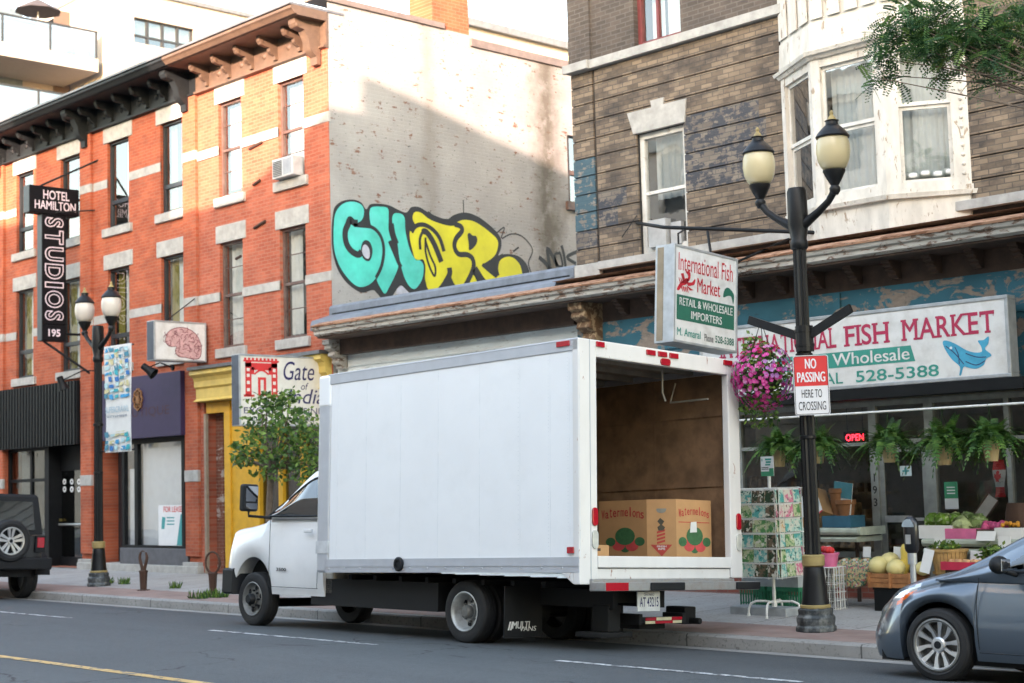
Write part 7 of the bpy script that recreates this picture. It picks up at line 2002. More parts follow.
t = MB(); lettering(t, fr, 'AT 43215', .03, .34, .05, .155, .003, off=.01); lettering(t, fr, 'ONTARIO', .10, .27, .17, .20, .003); t.m = 1
build('plate_lettering', t, [m_navyi, m_navyi], pl8, recalc=False)
q = MB(); q.box(1.75, 1.86, -.06, .62, .30, .36); q.box(1.55, 1.86, .62, .68, .28, .40); q.box(1.55, 1.86, -.12, -.06, .28, .40); q.box(1.4, 1.7, .06, .5, .22, .30)
tb = build('tow_bar', q, m_chass, truck, bevel=.01)
q = MB(); q.box(1.862, 1.866, -.02, .16, .325, .36); q.box(1.862, 1.866, .42, .60, .325, .36); q.box(1.862, 1.866, .14, .44, .29, .32); build('red_tape', q, m_redlens, tb)
q = MB(); q.box(1.861, 1.864, .16, .42, .325, .36); q.box(1.861, 1.864, -.02, .14, .29, .32); q.box(1.861, 1.864, .44, .6, .29, .32); build('white_tape', q, mat('cream_tape', (.6, .52, .34), .4), tb)
q = MB(); q.box(1.35, 1.75, -.62, -.10, .14, .20); q.box(1.45, 1.7, -.45, -.25, .2, .5); q.box(1.4, 1.7, .85, 1.05, .26, .46); q.tube([(1.5, .95, .3), (1.85, .95, .3)], .04); build('tow_gear', q, m_chass, truck, bevel=.015)
# mud flaps
fx_ = .60
p0, p1 = local_ray(TR, 526, 600, -.98), None
q = MB(); q.box(fx_, fx_+.012, -1.0, -.40, .10, .68); mf = build('mud_flap', q, m_plas, truck)
fr = Plane2((fx_+.012, -1.0, .10), (0, 1, 0), (0, 0, 1), (1, 0, 0)); t = MB()
for k in range(2): poly2(t, fr, [(.05+.035*k, .085), (.075+.035*k, .085), (.105+.035*k, .18), (.08+.035*k, .18)], .003)
lettering(t, fr, 'MULTI', .12, .40, .10, .18, .003, off=.03, shear=.15); lettering(t, fr, 'VANS', .24, .50, .07, .125, .004, off=.02, shear=.15)
build('flap_lettering', t, m_decal, mf, recalc=False)
q = MB(); q.box(fx_, fx_+.012, .42, .98, .10, .68); build('mud_flap', q, m_plas, truck)
# chassis
q = MB()
for y in (-.43, .35): q.box(-3.9, 1.75, y, y+.08, .46, .66)
for x in (-3.2, -2.2, -1.2, .6, 1.3): q.box(x, x+.08, -.35, .35, .5, .62)
for x in [-2.9+.5*i for i in range(9)]: q.box(x, x+.06, -.9, 1.3, .68, .74)
q.box(-3.15, -.62, -.93, -.5, .34, .68); q.box(-3.3, -.7, .42, 1.1, .36, .68); q.box(-3.6, -3.1, -.3, .3, .3, .6)
q.tube([(0, -.6, ro), (0, .6, ro)], .08); q.lathe([(.17, -.18), (.19, 0), (.17, .18)], (0, 0, ro), (0, 1, 0)); q.tube([(xf, -.7, ro-.05), (xf, .7, ro-.05)], .06); q.tube([(-3, 0, .45), (0, 0, ro)], .045)
build('chassis', q, m_chass, truck)
# ---- cab
def cz(px, py, y=-.97): p = TLp(px, py, y); return (p.x, p.z)
zc_ = ro
xr_ = cz(324, 560)[0]+.0; x0 = cz(228, 545)[0]-.085
arc_w, arc_h = .47, .57
zrock = cz(290, 595)[1]
zbelt0, zbelt1 = cz(282, 519)[1], cz(314, 516)[1]
zbelt = (zbelt0+zbelt1)/2
hood = smooth_tab([(x0, cz(229, 535)[1]), (x0+.06, cz(233, 530)[1]), (cz(245, 526)[0], cz(245, 526)[1]), (cz(260, 521.4)[0], cz(260, 521.4)[1]), (cz(268, 518.5)[0], zbelt), (xr_, zbelt)])
xs_ = sorted({round(v, 4) for v in [x0+(xr_-x0)*i/64 for i in range(65)] + [xf+arc_w*math.cos(math.pi*i/24) for i in range(25)] + [x0+.01, x0+.03, x0+.06, x0+.1]})
sts = []
for x in xs_:
    d = abs(x-xf)
    zb = zrock if x > xf else .50
    if d < arc_w: zb = max(zb, zc_+arc_h*math.sqrt(1-(d/arc_w)**2)) if d < arc_w-1e-4 else zb
    e = max(0, 1-(x-x0)/.30)
    w_ = .985-.11*e**3.0
    zt = interp(hood, x)
    sts.append((x, zb, zt, w_, .09, .03, .045))
V, Fc = loft(sts, 14, 6)
xd1 = xr_-.10; xd0 = cz(271, 560)[0]
def cls(c, n):
    if abs(c.y) > .80 and xd0 < c.x < xd1 and c.z > zrock+.09 and abs(n.y) > .3: return 'door_l' if c.y < 0 else 'door_r'
    return 'body'
S_ = split(V, Fc, cls)
cab = build('cab_body', S_['body'], m_van, truck, smooth=40, recalc=True)
dl = build('door', S_['door_l'], m_van, truck, smooth=180); drr = build('door', S_['door_r'], m_van, truck, smooth=180)
# greenhouse
xw0, xw1 = cz(266, 518.5)[0], cz(300, 470.5)[0]
zroof = cz(314, 466.5, -.8)[1]
roof = smooth_tab([(xw0-.05, zbelt), (xw0+(xw1-xw0)*.5, zbelt+(zroof-zbelt)*.50), (xw1, zroof-.055), (xw1+.2, zroof-.01), (xw1+.5, zroof), (xr_, zroof)])
st2 = []
for i in range(70):
    x = xw0-.05+(xr_-xw0+.05)*i/69; zt = interp(roof, x); h = max(.012, zt-zbelt+.01)
    st2.append((x, zbelt-.012, zbelt-.012+h, .965, min(.10, h*.4), .20*min(1, h/.75)*1., .015))
V, Fc = loft(st2, 22, 6, .02)
wpoly = [cz(269, 516.5), cz(273, 509), cz(290, 491.5), cz(303.5, 478.5), cz(315, 474.3), cz(330, 471), cz(330, 515.5), cz(300, 516.8)]
wpoly = [(x, z) for x, z in wpoly]
def cls2(c, n):
    if n.x < -.3 and n.z > .1 and abs(c.y) < .52 and c.z < zroof-.09 and c.z > zbelt+.05: return 'ws'
    return 'roof'
S_ = split(V, Fc, cls2)
build('cab_roof', S_['roof'], m_van, truck, smooth=40)
for k_, nm in (('win_l', 'side_window'), ('win_r', 'side_window'), ('ws', 'windscreen')):
    if k_ in S_: build(nm, S_[k_], m_cglass, truck, smooth=180)
q = MB()
def side_y(x, z):
    zb = zbelt-.012; h = max(.012, interp(roof, x)-zbelt+.01); zs = zb+h-min(.10, h*.4); t = min(1.15, max(0, (z-zb)/max(.01, zs-zb))); bul = .015
    return .965 + bul*(1-((t-.45)/.55)**2 if t > .45 else 1-((.45-t)/.45)**2*.9) - bul - .20*min(1, h/.75)*max(0, t-.45)/.55
wx1 = xr_-.16
wout = [cz(268.5, 516.3), cz(272, 509), cz(281, 500), cz(291, 491), cz(300, 482.5), cz(305, 478.5), cz(311, 476)]
zt_w = wout[-1][1]
wpts = [(min(x, wx1), z) for x, z in wout if x < wx1] + [(wx1, zt_w+.01), (wx1, wout[0][1])]
m_wing = mat('dark_cab_glass', (.012, .015, .016), .03, 0, var=.1, spec=.9, coat=.6)
for sgn in (-1, 1):
    q = MB(); nx2, nz2 = 60, 40
    xa_, xb_ = wpts[0][0], wx1; za_, zb2_ = wout[0][1], zt_w+.01
    for i in range(nx2):
        for j in range(nz2):
            xs4 = [xa_+(xb_-xa_)*(i+k)/nx2 for k in (0, 1)]; zs4 = [za_+(zb2_-za_)*(j+k)/nz2 for k in (0, 1)]
            if inpoly((xs4[0]+xs4[1])/2, (zs4[0]+zs4[1])/2, wpts): q.face([(x, sgn*(side_y(x, z)+.004), z) for x, z in ((xs4[0], zs4[0]), (xs4[1], zs4[0]), (xs4[1], zs4[1]), (xs4[0], zs4[1]))])
    so_ = build('side_window', q, m_wing, truck, recalc='weld', smooth=180)
    loop = [(x, sgn*(side_y(x, z)+.004), z) for x, z in wpts]; loop = [Vector(a).lerp(Vector(b), f/4) for a, b in zip(loop, loop[1:]+loop[:1]) for f in range(4)]
    loop = [(p.x, sgn*(side_y(p.x, p.z)+.005), p.z) for p in loop]
    build('window_rubber', MB().tube(loop+[loop[0]], .016, 6), m_plas, so_)
    build('quarter_divider', MB().tube([(x, sgn*(side_y(x, z)+.006), z) for x, z in [cz(281, 516), cz(284.5, 498.5)]], .014, 6), m_plas, so_)
wl = [p for p in wpoly if p[0] < xr_]
q = MB().tube([(x, -1.0+.0, z) for x, z in [(xd0, zrock+.10), (xd0, zbelt-.02)]], .004, 5).tube([(xd1, -1.0, zrock+.1), (xd1, -.99, zbelt)], .004, 5).tube([(xd0, -.988, zrock+.1), (xd1, -.988, zrock+.1)], .004, 5)
build('shut_line', q, m_plas, dl)
build('door_handle', MB().box(xd1-.32, xd1-.14, -1.012, -.985, zbelt-.20, zbelt-.15), m_van, dl, bevel=.01)
t = MB(); fr = Plane2((0, -.998, 0), (1, 0, 0), (0, 0, 1), (0, -1, 0)); b0 = cz(278, 571); b1 = cz(288, 568.5)
lettering(t, fr, '3500', b0[0], b1[0], b0[1], b0[1]+.045, .004, off=.03); build('badge', t, m_plas, dl, recalc=False)
# front: bumper, grille, headlamps
q = MB(); pr = []
def bump_ring(z, ins): 
    pts = []
    for a, y in ((.42, -1.0), (.16, -.985), (.07, -.9), (.03, -.7), (0, 0), (.03, .7), (.07, .9), (.16, .985), (.42, 1.0)): pts.append((x0-.16+a+ins, y*(1-ins), z))
    return pts + [(x0+.3, .9, z), (x0+.3, -.9, z)]
z0_, z1_ = cz(230, 594)[1], cz(230, 568)[1]
q.rings([bump_ring(z0_, .03), bump_ring(z0_+.03, 0), bump_ring(z1_-.03, 0), bump_ring(z1_, .02)]); build('front_bumper', q, m_plas, truck, smooth=30)
zg0, zg1 = z1_+.01, cz(230, 534)[1]
build('grille', MB().box(x0-.03, x0+.02, -.48, .48, zg0, zg1-.02), m_plas, truck, bevel=.02)
build('headlight', MB().box(x0-.02, x0+.10, -.83, -.50, zg0+.06, zg1-.04), m_clearlens, truck, bevel=.03); build('headlight', MB().box(x0-.02, x0+.10, .50, .83, zg0+.06, zg1-.04), m_clearlens, truck, bevel=.03)
build('wheel_arch_liner', MB().box(xf-.5, xf+.5, -.70, .70, .5, 1.0), m_chass, truck)
# mirrors
for sgn in (-1, 1):
    ym = 1.22*sgn
    c0_, c1_ = cz(243, 511.5, -1.22), cz(255.5, 484, -1.22); xm = (c0_[0]+c1_[0])/2
    z0m, z1m = c0_[1], c1_[1]; hh = z1m-z0m
    mi_ = build('mirror', MB().box(xm-.07, xm+.06, ym-.12, ym+.12, z0m, z1m), m_plas, truck, bevel=.035, seg=3)
    build('mirror_glass', MB().box(xm+.061, xm+.066, ym-.095, ym+.095, z0m+hh*.36, z1m-.03).box(xm+.061, xm+.066, ym-.09, ym+.09, z0m+.03, z0m+hh*.30), mat('mirror_silver', (.30, .31, .32), .03, 1, var=0), mi_)
    build('mirror_arm', MB().tube([(xm, ym, z0m+.02), (xm, ym, z0m-.06), (xm+.15, .95*sgn, z0m-.08)], .02, 8), m_plas, mi_, smooth=60)
build('cab_interior', MB().box(x0+.9, xr_-.12, -.78, .78, .6, zbelt-.05).box(xr_-.3, xr_-.12, -.7, -.15, .8, zbelt+.45).box(xr_-.3, xr_-.12, .15, .7, .8, zbelt+.45), m_chass, truck)
build('cab_sill', MB().box(xr_-.05, xr_+.16, -.93, .93, zrock+.02, zrock+.32), mat('dirty_white_sill', (.5, .48, .43), .6, dirt=(.2, .17, .13), damt=.6), truck, bevel=.03)

# ---- cargo: things standing inside the truck
BW_ = TR @ BX
cb = thing('watermelon_bin', 'big eight sided cardboard watermelon bin standing inside the open truck', 'cardboard bin', BW_ @ Vector((-.75, 1.72, .296)), local=True)
cb.rotation_euler = (BW_.to_3x3()).to_euler()
def bray(px, py): 
    Mi = BW_.inverted(); o = Mi @ EYE; d = Mi.to_3x3() @ ray(px, py); return o, d
def bfloor(px, py): o, d = bray(px, py); t_ = (.296-o.z)/d.z; return o+d*t_
def bx_at(px, py, x):
    o, d = bray(px, py); return o+d*((x-o.x)/d.x)
A0 = bx_at(647, 540, -.62); A1 = bx_at(676.5, 540, -.30); A2 = bx_at(711.5, 540, -.30)
org = Vector((-.75, 1.72, .296))
o_, d_ = bray(647, 499); Hc = .60
# ring: front left corner A0, middle facet to A1, right facet to A2; left facet recedes
e1 = Vector((-.95, -.06+0, 0))
ring = [A0, A1, A2, A2+Vector((-.32, .25, 0)), A2+Vector((-.95, .25, 0)), A2+Vector((-1.2, .0, 0)), A1+Vector((-1.2, 0, 0)), A0+Vector((-.75, -.02, 0))]
# keep inside the box walls
ring = [Vector((min(-.12, p.x), min(2.62, max(.12, p.y)), .296)) for p in ring]
t_ = (A0-o_).length
Mi = BW_.inverted(); oo = Mi @ EYE; dd = Mi.to_3x3() @ ray(647, 499.5); tt = (A0.x-oo.x)/dd.x; Hc = (oo+dd*tt).z-.296
q = MB(); rr = [p-org for p in ring]; n = len(rr)
for i in range(n):
    a, b_ = rr[i], rr[(i+1) % n]; q.face([a, b_, b_+Vector((0, 0, Hc)), a+Vector((0, 0, Hc))])
cc = sum(rr, Vector())/n
inn = [p+(cc-p).normalized()*.02 for p in rr]
for i in range(n):
    a, b_ = inn[i], inn[(i+1) % n]; q.face([a+Vector((0, 0, .02)), b_+Vector((0, 0, .02)), b_+Vector((0, 0, Hc)), a+Vector((0, 0, Hc))])
    q.face([rr[i]+Vector((0, 0, Hc)), rr[(i+1) % n]+Vector((0, 0, Hc)), inn[(i+1) % n]+Vector((0, 0, Hc)), inn[i]+Vector((0, 0, Hc))])
m_kraft = mat('orange_kraft_board', (.50, .27, .12), .75, var=.06, bump=.08)
bb_ = build('bin_body', q, m_kraft, cb)
def facet(i):
    a, b_ = rr[i], rr[(i+1) % n]; ax_ = (b_-a).normalized(); nn = ax_.cross(Vector((0, 0, 1)))
    if nn.dot(a-cc) < 0: nn = -nn
    return Plane2(a, ax_, (0, 0, 1), nn), (b_-a).length
m_redp = mat('red_box_print', (.50, .06, .045), .7, var=.1); m_grp = mat('green_box_print', (.035, .13, .05), .7, var=.2, scale=20); m_pinkp = mat('melon_flesh_print', (.60, .07, .07), .7); m_dkp = mat('dark_box_print', (.07, .06, .04), .7)
t = MB()
def melons(fr, W, u0, u1, v0, v1):
    for cx_, cy_, r_, m_ in ((.12, .42, .13, 1), (.88, .42, .13, 1), (.50, .62, .26, 1), (.33, .30, .17, 2), (.68, .28, .17, 2), (.5, .2, .14, 1)):
        t.m = m_; poly2(t, fr, [(u0+(u1-u0)*x, v0+(v1-v0)*y) for x, y in circ(cx_, cy_, r_, r_*1.25)], .002+.0004*cy_*10)
def arc_text(fr, s, u0, u1, v, h, rise, m_):
    t.m = m_; n_ = len(s); wl = (u1-u0)/n_
    for i, ch in enumerate(s):
        f = (i+.5)/n_; dv = rise*(1-(2*f-1)**2); hh = h*(1.2 if ch.isupper() or ch in 'tl' else .8)
        mg = .34 if ch in 'lI' else .2 if ch in 'tr' else .06; lettering(t, fr, ch, u0+wl*(i+mg), u0+wl*(i+1-mg), v+dv, v+dv+hh, .003, off=.012)
fr, W = facet(1); arc_text(fr, 'Watermelons', W*.06, W*.94, Hc*.68, Hc*.12, Hc*.06, 0); t.m = 0; poly2(t, fr, [(W*.06, Hc*.60), (W*.94, Hc*.60), (W*.94, Hc*.615), (W*.06, Hc*.615)], .002); melons(fr, W, W*.06, W*.96, Hc*.06, Hc*.56)
t.m = 3; poly2(t, fr, [(W*.37, Hc*.43), (W*.57, Hc*.44), (W*.56, Hc*.62), (W*.40, Hc*.61)], .007)
fr, W = facet(0); t.m = 0
poly2(t, fr, [(W*.12, Hc*.22), (W*.86, Hc*.22), (W*.5, Hc*.02)], .003)
for k in range(4): v = Hc*(.23+.06*k); poly2(t, fr, [(W*.34, v), (W*.62, v+Hc*.04), (W*.62, v+Hc*.075), (W*.34, v+Hc*.035)], .003)
t.m = 4; poly2(t, fr, [(W*.40, Hc*.46), (W*.58, Hc*.46), (W*.62, Hc*.52), (W*.52, Hc*.56), (W*.60, Hc*.62), (W*.46, Hc*.68), (W*.36, Hc*.62), (W*.46, Hc*.56), (W*.36, Hc*.52)], .003)
t.m = 5; poly2(t, fr, [(W*.34, Hc*.84)]+[(W*(.5-.17*math.cos(math.pi*i/8)), Hc*(.82-.06*math.sin(math.pi*i/8))) for i in range(9)]+[(W*.67, Hc*.84)], .003)
t.m = 3; lettering(t, fr, 'RIPE', W*.38, W*.62, Hc*.13, Hc*.165, .005, off=.02); lettering(t, fr, 'FRESH', W*.34, W*.66, Hc*.175, Hc*.205, .005, off=.02)
fr, W = facet(n-1); arc_text(fr, 'snolemretaW'[::-1], W*.05, W*.95, Hc*.66, Hc*.14, Hc*.06, 0); melons(fr, W, W*.15, W*.95, Hc*.08, Hc*.55)
build('bin_print', t, [m_redp, m_grp, m_pinkp, m_paper, m_dkp, mat('melon_slice_grey', (.25, .24, .20), .7)], bb_, recalc=False)
p = bfloor(606, 557); w0 = .13
sb = thing('cardboard_box', 'small orange cardboard box tucked in the truck corner beside the watermelon bin', 'box', BW_ @ Vector((-.35, .48, .296)), local=True); sb.rotation_euler = BW_.to_3x3().to_euler()
build('box_body', MB().box(-.18, .2, -.2, .14, 0, .125), m_kraft, sb, bevel=.006); build('hand_hole', MB().box(.2005, .203, -.12, .0, .06, .09), m_soff, sb); build('tape', MB().box(-.18, .2, -.055, -.015, .1252, .1262), mat('packing_tape', (.42, .30, .16), .3), sb)

# ============================================================ hatchback on the right
CR0 = FY(939, 681, 12.25)
CY = 13.08
CRM = Matrix.Translation((CR0.x, CY, road_z(CY))) @ Matrix.Rotation(R(-2.6), 4, 'X')
car = thing('hatchback_car', 'blue grey hatchback parked nose in beside the fish market, front wheel and bonnet showing', 'car', CRM.to_translation(), rot=(R(-2.6), 0, 0), local=True)
cx = lambda px, py, y=-.85: (lambda p: (p.x, p.z))(local_ray(CRM, px, py, y))
q = N('slate_blue_car_paint'); lw = q.n('ShaderNodeLayerWeight'); lw.inputs[0].default_value = .35
m_cpaint = q.fin(q.mix(q.noise(900, 2), (.085, .112, .145), (.115, .148, .185)), .30, .45, .5, 1.0)
rw = .318
xw = 0.; wbase = 2.57
wheel_parts(car, xw, -.855, rw, rw, .19, -1, None, 'alloy'); wheel_parts(car, xw, .855, rw, rw, .19, 1, None, 'alloy'); wheel_parts(car, xw+wbase, -.855, rw, rw, .19, -1, None, 'alloy'); wheel_parts(car, xw+wbase, .855, rw, rw, .19, 1, None, 'alloy')
xn = cx(881.5, 640, -.60)[0]-.13
L_ = 4.05
bel = cx(1008, 575)[1]
top = smooth_tab([(xn, cx(886, 606, -.5)[1]-.10), (xn+.05, cx(888, 603, -.5)[1]-.02), (xn+.2, cx(897, 596, -.4)[1]-.02), (cx(912, 586, -.5)[0], cx(912, 585.5, -.5)[1]), (cx(938, 575, -.6)[0], cx(938, 575.5, -.6)[1]), (cx(966, 568, -.7)[0], cx(966, 569.5, -.7)[1]), (cx(985, 570, -.8)[0]+.25, bel+.03), (1.6, bel+.06), (2.6, bel+.10), (3.0, bel+.12), (xn+L_-.25, bel+.06), (xn+L_-.05, bel-.08), (xn+L_, bel-.25)], 5)
aw, ah = .375, .372
xs_ = sorted({round(v, 4) for v in [xn+L_*i/110 for i in range(111)] + [c_+aw*math.cos(math.pi*i/28) for c_ in (xw, xw+wbase) for i in range(29)] + [xn+.004, xn+.012, xn+.025, xn+.045, xn+L_-.01, xn+L_-.03]})
sts = []
for x in xs_:
    zb = .20 if x > xw-.3 else .17
    for c_ in (xw, xw+wbase):
        d = abs(x-c_)
        if d < aw-1e-4: zb = max(zb, rw+ah*math.sqrt(1-(d/aw)**2))
    e = max(0, 1-(x-xn)/.75); e2 = max(0, 1-(xn+L_-x)/.5)
    w_ = .862-.36*e**3.0-.25*e2**2.5
    zt = interp(top, x)
    if x < xn+.04: zb = .24
    sts.append((x, zb, max(zt, zb+.05), w_, min(.10, (zt-zb)*.4), .035, .06))
V, Fc = loft(sts, 30, 8)
hl = [cx(889.5, 605), cx(893, 600), cx(902, 592), cx(924, 584.5), cx(922, 588), cx(914, 595), cx(903, 603), cx(897, 607)]
amb = [cx(897, 604), cx(905, 594), cx(917, 590), cx(912, 596), cx(903, 603.5)]
dpoly = [cx(981, 582), cx(1080, 570), cx(1080, 656), cx(990, 656), cx(984, 640)]
def cls(c, n):
    if c.x < .5 and c.y < 0 and inpoly(c.x, c.z, hl_) and n.z < .8: return 'amber' if inpoly(c.x, c.z, am_) else 'head'
    if c.x < .5 and c.y > 0 and inpoly(c.x, c.z, hl_) and n.z < .8: return 'headr'
    if abs(c.y) > .7 and 0.42 < c.x < 1.45 and c.z > .27 and abs(n.y) > .45: return 'dl' if c.y < 0 else 'dr'
    return 'body'
hl_ = [(xn+.04, .52), (xn+.10, .60), (xn+.24, .68), (xn+.58, .80), (xn+.62, .815), (xn+.60, .775), (xn+.46, .68), (xn+.30, .585), (xn+.16, .525)]
hl_ = [cx(x, y, -.70) for x, y in ((889, 606), (893, 599), (902, 592), (924.5, 583), (922, 589), (914, 597), (905, 603), (897, 609))]
am_ = [cx(x, y, -.72) for x, y in ((898, 606), (903, 598), (916, 590), (919, 590.5), (912, 598), (904, 603))]
S_ = split(V, Fc, cls)
cbody = build('body', S_['body'], m_cpaint, car, smooth=50)
dl2 = build('door', S_['dl'], m_cpaint, car, smooth=180); build('door', S_['dr'], m_cpaint, car, smooth=180)
m_headl = mat('headlamp_lens', (.62, .62, .62), .08, .4, coat=1)
for k_, nm, m_ in (('head', 'headlight', m_headl), ('headr', 'headlight', m_headl), ('amber', 'indicator', m_amber)):
    if k_ in S_: build(nm, S_[k_], m_, car, smooth=180)
# glasshouse
xg0 = cx(972, 568, -.6)[0]; 
rft = smooth_tab([(xg0-.25, bel-.06), (xg0+.02, bel+.07), (xg0+.45, bel+.32), (xg0+.85, bel+.49), (xg0+1.3, bel+.545), (xg0+1.9, bel+.52), (xg0+2.35, bel+.42), (xn+L_-.28, bel+.02)], 6)
st2 = []
for i in range(90):
    x = xg0-.25+(xn+L_-.28-xg0+.25)*i/89; zt = interp(rft, x); h = max(.012, zt-bel+.07)
    st2.append((x, bel-.07, bel-.07+h, .80, min(.09, h*.35), .19*min(1, h/.5), .02))
V, Fc = loft(st2, 24, 6, .02)
wp2 = [(xg0+.42, bel+.05), (xg0+.62, bel+.22), (xg0+.98, bel+.40), (xg0+1.4, bel+.44), (xg0+1.9, bel+.42), (xg0+2.2, bel+.30), (xg0+2.25, bel+.06)]
def cls2(c, n):
    if abs(n.y) > .5 and inpoly(c.x, c.z, wp2) and abs(c.x-(xg0+1.28)) > .04: return 'wl' if c.y < 0 else 'wr'
    if n.x < -.25 and n.z > .15 and abs(c.y) < .66 and bel+.03 < c.z < bel+.47: return 'ws'
    if n.x > .3 and n.z > .1 and abs(c.y) < .62 and c.z > bel+.06: return 'rw'
    return 'roof'
S_ = split(V, Fc, cls2)
build('roof', S_['roof'], m_cpaint, car, smooth=50)
for k_, nm in (('wl', 'side_window'), ('wr', 'side_window'), ('ws', 'windscreen'), ('rw', 'rear_window')):
    if k_ in S_: build(nm, S_[k_], m_cglass, car, smooth=180)
build('window_trim', MB().tube([(x, -.815, bel+.025) for x in (xg0+.35, xg0+1.0, xg0+1.6, xg0+2.3)], .012, 6), m_plas, car)
build('shut_line', MB().tube([(.42, -.862+.0, .30), (.405, -.868, .5), (.40, -.858, .70), (.42, -.835, bel-.03)], .004, 5).tube([(.42, -.86, .275), (1.45, -.86, .275)], .004, 5), m_plas, dl2)
mm_ = cx(997, 565, -.98)
mi_ = build('mirror', MB().ball((0, 0, 0), .115, 16, .68).xform(Matrix.Translation((mm_[0]+.02, -.98, mm_[1])) @ Matrix.Diagonal((.62, 1.05, 1.0, 1))), m_plas, car, smooth=180)
build('mirror_arm', MB().tube([(mm_[0]+.02, -.9, mm_[1]-.05), (mm_[0]+.08, -.80, mm_[1]-.08)], .025), m_plas, mi_, smooth=60)
build('mirror_glass', MB().box(mm_[0]+.078, mm_[0]+.084, -1.05, -.91, mm_[1]-.05, mm_[1]+.05), mat('car_mirror_silver', (.7, .7, .7), .04, 1, var=0), mi_)
build('underbody', MB().box(xw-.32, xw+.33, -.62, .62, .2, .62).box(xw+wbase-.33, xw+wbase+.33, -.62, .62, .2, .62).box(xn+.2, xn+L_-.2, -.7, .7, .15, .24), m_chass, car)
build('lower_grille', MB().box(xn+.015, xn+.05, -.40, .40, .26, .40), m_plas, car, bevel=.02)
build('cabin_interior', MB().box(xg0+.2, xn+L_-.5, -.7, .7, .3, bel-.1).box(xg0+.75, xg0+.9, -.62, -.12, bel-.2, bel+.25).box(xg0+.75, xg0+.9, .12, .62, bel-.2, bel+.25).box(xg0+.2, xg0+.4, -.65, .65, bel-.1, bel+.0), m_chass, car)
build('tail_light', MB().box(xn+L_-.14, xn+L_-.02, -.80, -.62, bel-.25, bel-.02), m_redlens, car, bevel=.02); build('tail_light', MB().box(xn+L_-.14, xn+L_-.02, .62, .80, bel-.25, bel-.02), m_redlens, car, bevel=.02)

# ============================================================ dark off-roader on the left
b = GP(28, 598.5); JY = b.y-.83; JX = b.x
JM = Matrix.Translation((JX, JY, road_z(JY)))
jeep = thing('off_roader', 'black off roader with a spare wheel on its back, parked by the hotel', 'suv', (JX, JY, road_z(JY)), rot=(R(-3), 0, 0), local=True)
JW = Matrix.Translation((JX, JY, road_z(JY))) @ Matrix.Rotation(R(-3), 4, 'X')
m_jblk = mat('black_off_roader_paint', (.018, .017, .018), .3, .2, var=.06, coat=.7)
rj = .40
for x in (-.0, -2.9):
    for y, sd in ((-.80, -1), (.83, 1)): wheel_parts(jeep, x, y, rj, rj, .25, sd, None, 'jeep')
jr = .62      # rear face
q = MB(); q.box(-3.9, jr, -.76, .78, .62, 1.22)
jb = build('body', q, m_jblk, jeep, bevel=.05, seg=3)
q = MB(); q.rings([[(-1.95, -.75, 1.221), (jr-.02, -.75, 1.221), (jr-.02, .77, 1.221), (-1.95, .77, 1.221)], [(-1.6, -.66, 1.93), (jr-.10, -.66, 1.93), (jr-.10, .68, 1.93), (-1.6, .68, 1.93)], [(-1.55, -.62, 1.98), (jr-.14, -.62, 1.98), (jr-.14, .64, 1.98), (-1.55, .64, 1.98)]])
build('hard_top', q, m_plas, jeep)
q = MB(); q.prism([(jr-.022, -.58, 1.30), (jr-.022, .60, 1.30), (jr-.088, .56, 1.84), (jr-.088, -.54, 1.84)], (.012, 0, 0)); build('rear_window', q, m_cglass, jeep)
q = MB(); q.prism([(-1.3, .772, 1.28), (-.3, .772, 1.28), (-.3, .695, 1.85), (-1.2, .695, 1.85)], (0, .012, 0)); q.prism([(-1.3, -.752, 1.28), (-.3, -.752, 1.28), (-.3, -.675, 1.85), (-1.2, -.675, 1.85)], (0, -.012, 0)); build('side_window', q, m_cglass, jeep)
for y0, y1 in ((.70, .98), (-.96, -.68)):
    for xw_ in (0, -2.9):
        q = MB(); arc = [(xw_+.56*math.cos(math.pi*i/12), rj+.05+.52*math.sin(math.pi*i/12)) for i in range(13)]
        arc2 = [(xw_+.49*math.cos(math.pi*i/12), rj+.05+.45*math.sin(math.pi*i/12)) for i in range(13)]
        q.prism([(a, y0, b_) for a, b_ in arc + arc2[::-1]], (0, y1-y0, 0)); build('fender', q, m_plas, jeep)
build('rear_bumper', MB().box(jr+.02, jr+.26, -.84, .86, .56, .78), m_plas, jeep, bevel=.03)
build('tow_hook', MB().box(jr-.2, jr+.05, -.5, .5, .42, .56), m_chass, jeep)
for y0, y1 in ((.60, .80), (-.78, -.58)):
    tl_ = build('tail_light_housing', MB().box(jr-.02, jr+.05, y0, y1, .88, 1.20), m_plas, jeep, bevel=.01); build('tail_light', MB().box(jr+.05, jr+.062, y0+.03, y1-.03, .97, 1.16), m_redlens, tl_, bevel=.004)
sp = JW.inverted() @ FX(11.5, 541, JX+jr+.3)
sw_ = MB()
# spare wheel faces backwards: build it along +x
tmp = MB(); r = .40
o = (jr+.30, sp.y, sp.z); ax = (1, 0, 0); ri = r*.64
t = MB().lathe([(ri, 0), (ri+.012, -.004), (r*.80, .012), (r*.93, .0), (r, -.05), (r, -.20), (r*.93, -.25), (ri, -.25), (ri, 0)], o, ax, 40, caps=False)
spw = build('spare_wheel', t, m_tyre, jeep, smooth=30)
u = MB().lathe([(ri+.004, .004), (ri-.015, .0), (ri-.03, -.05), (ri-.03, -.10), (0, -.10)], o, ax, 40, caps=False); build('rim_barrel', u, m_plas, spw, smooth=40)
s = MB()
for k in range(5):
    a = 2*math.pi*k/5+math.pi/2
    for e in (-1, 1):
        pp = [(o[0]-.03+dd, o[1]+rr_*math.cos(a+da), o[2]+rr_*math.sin(a+da)) for rr_, da, dd in ((.05, e*.1, 0), (ri-.02, e*.08, .02), (ri-.02, e*.34, .02), (.07, e*.62, 0))]
        s.prism(pp, (-.03, 0, 0))
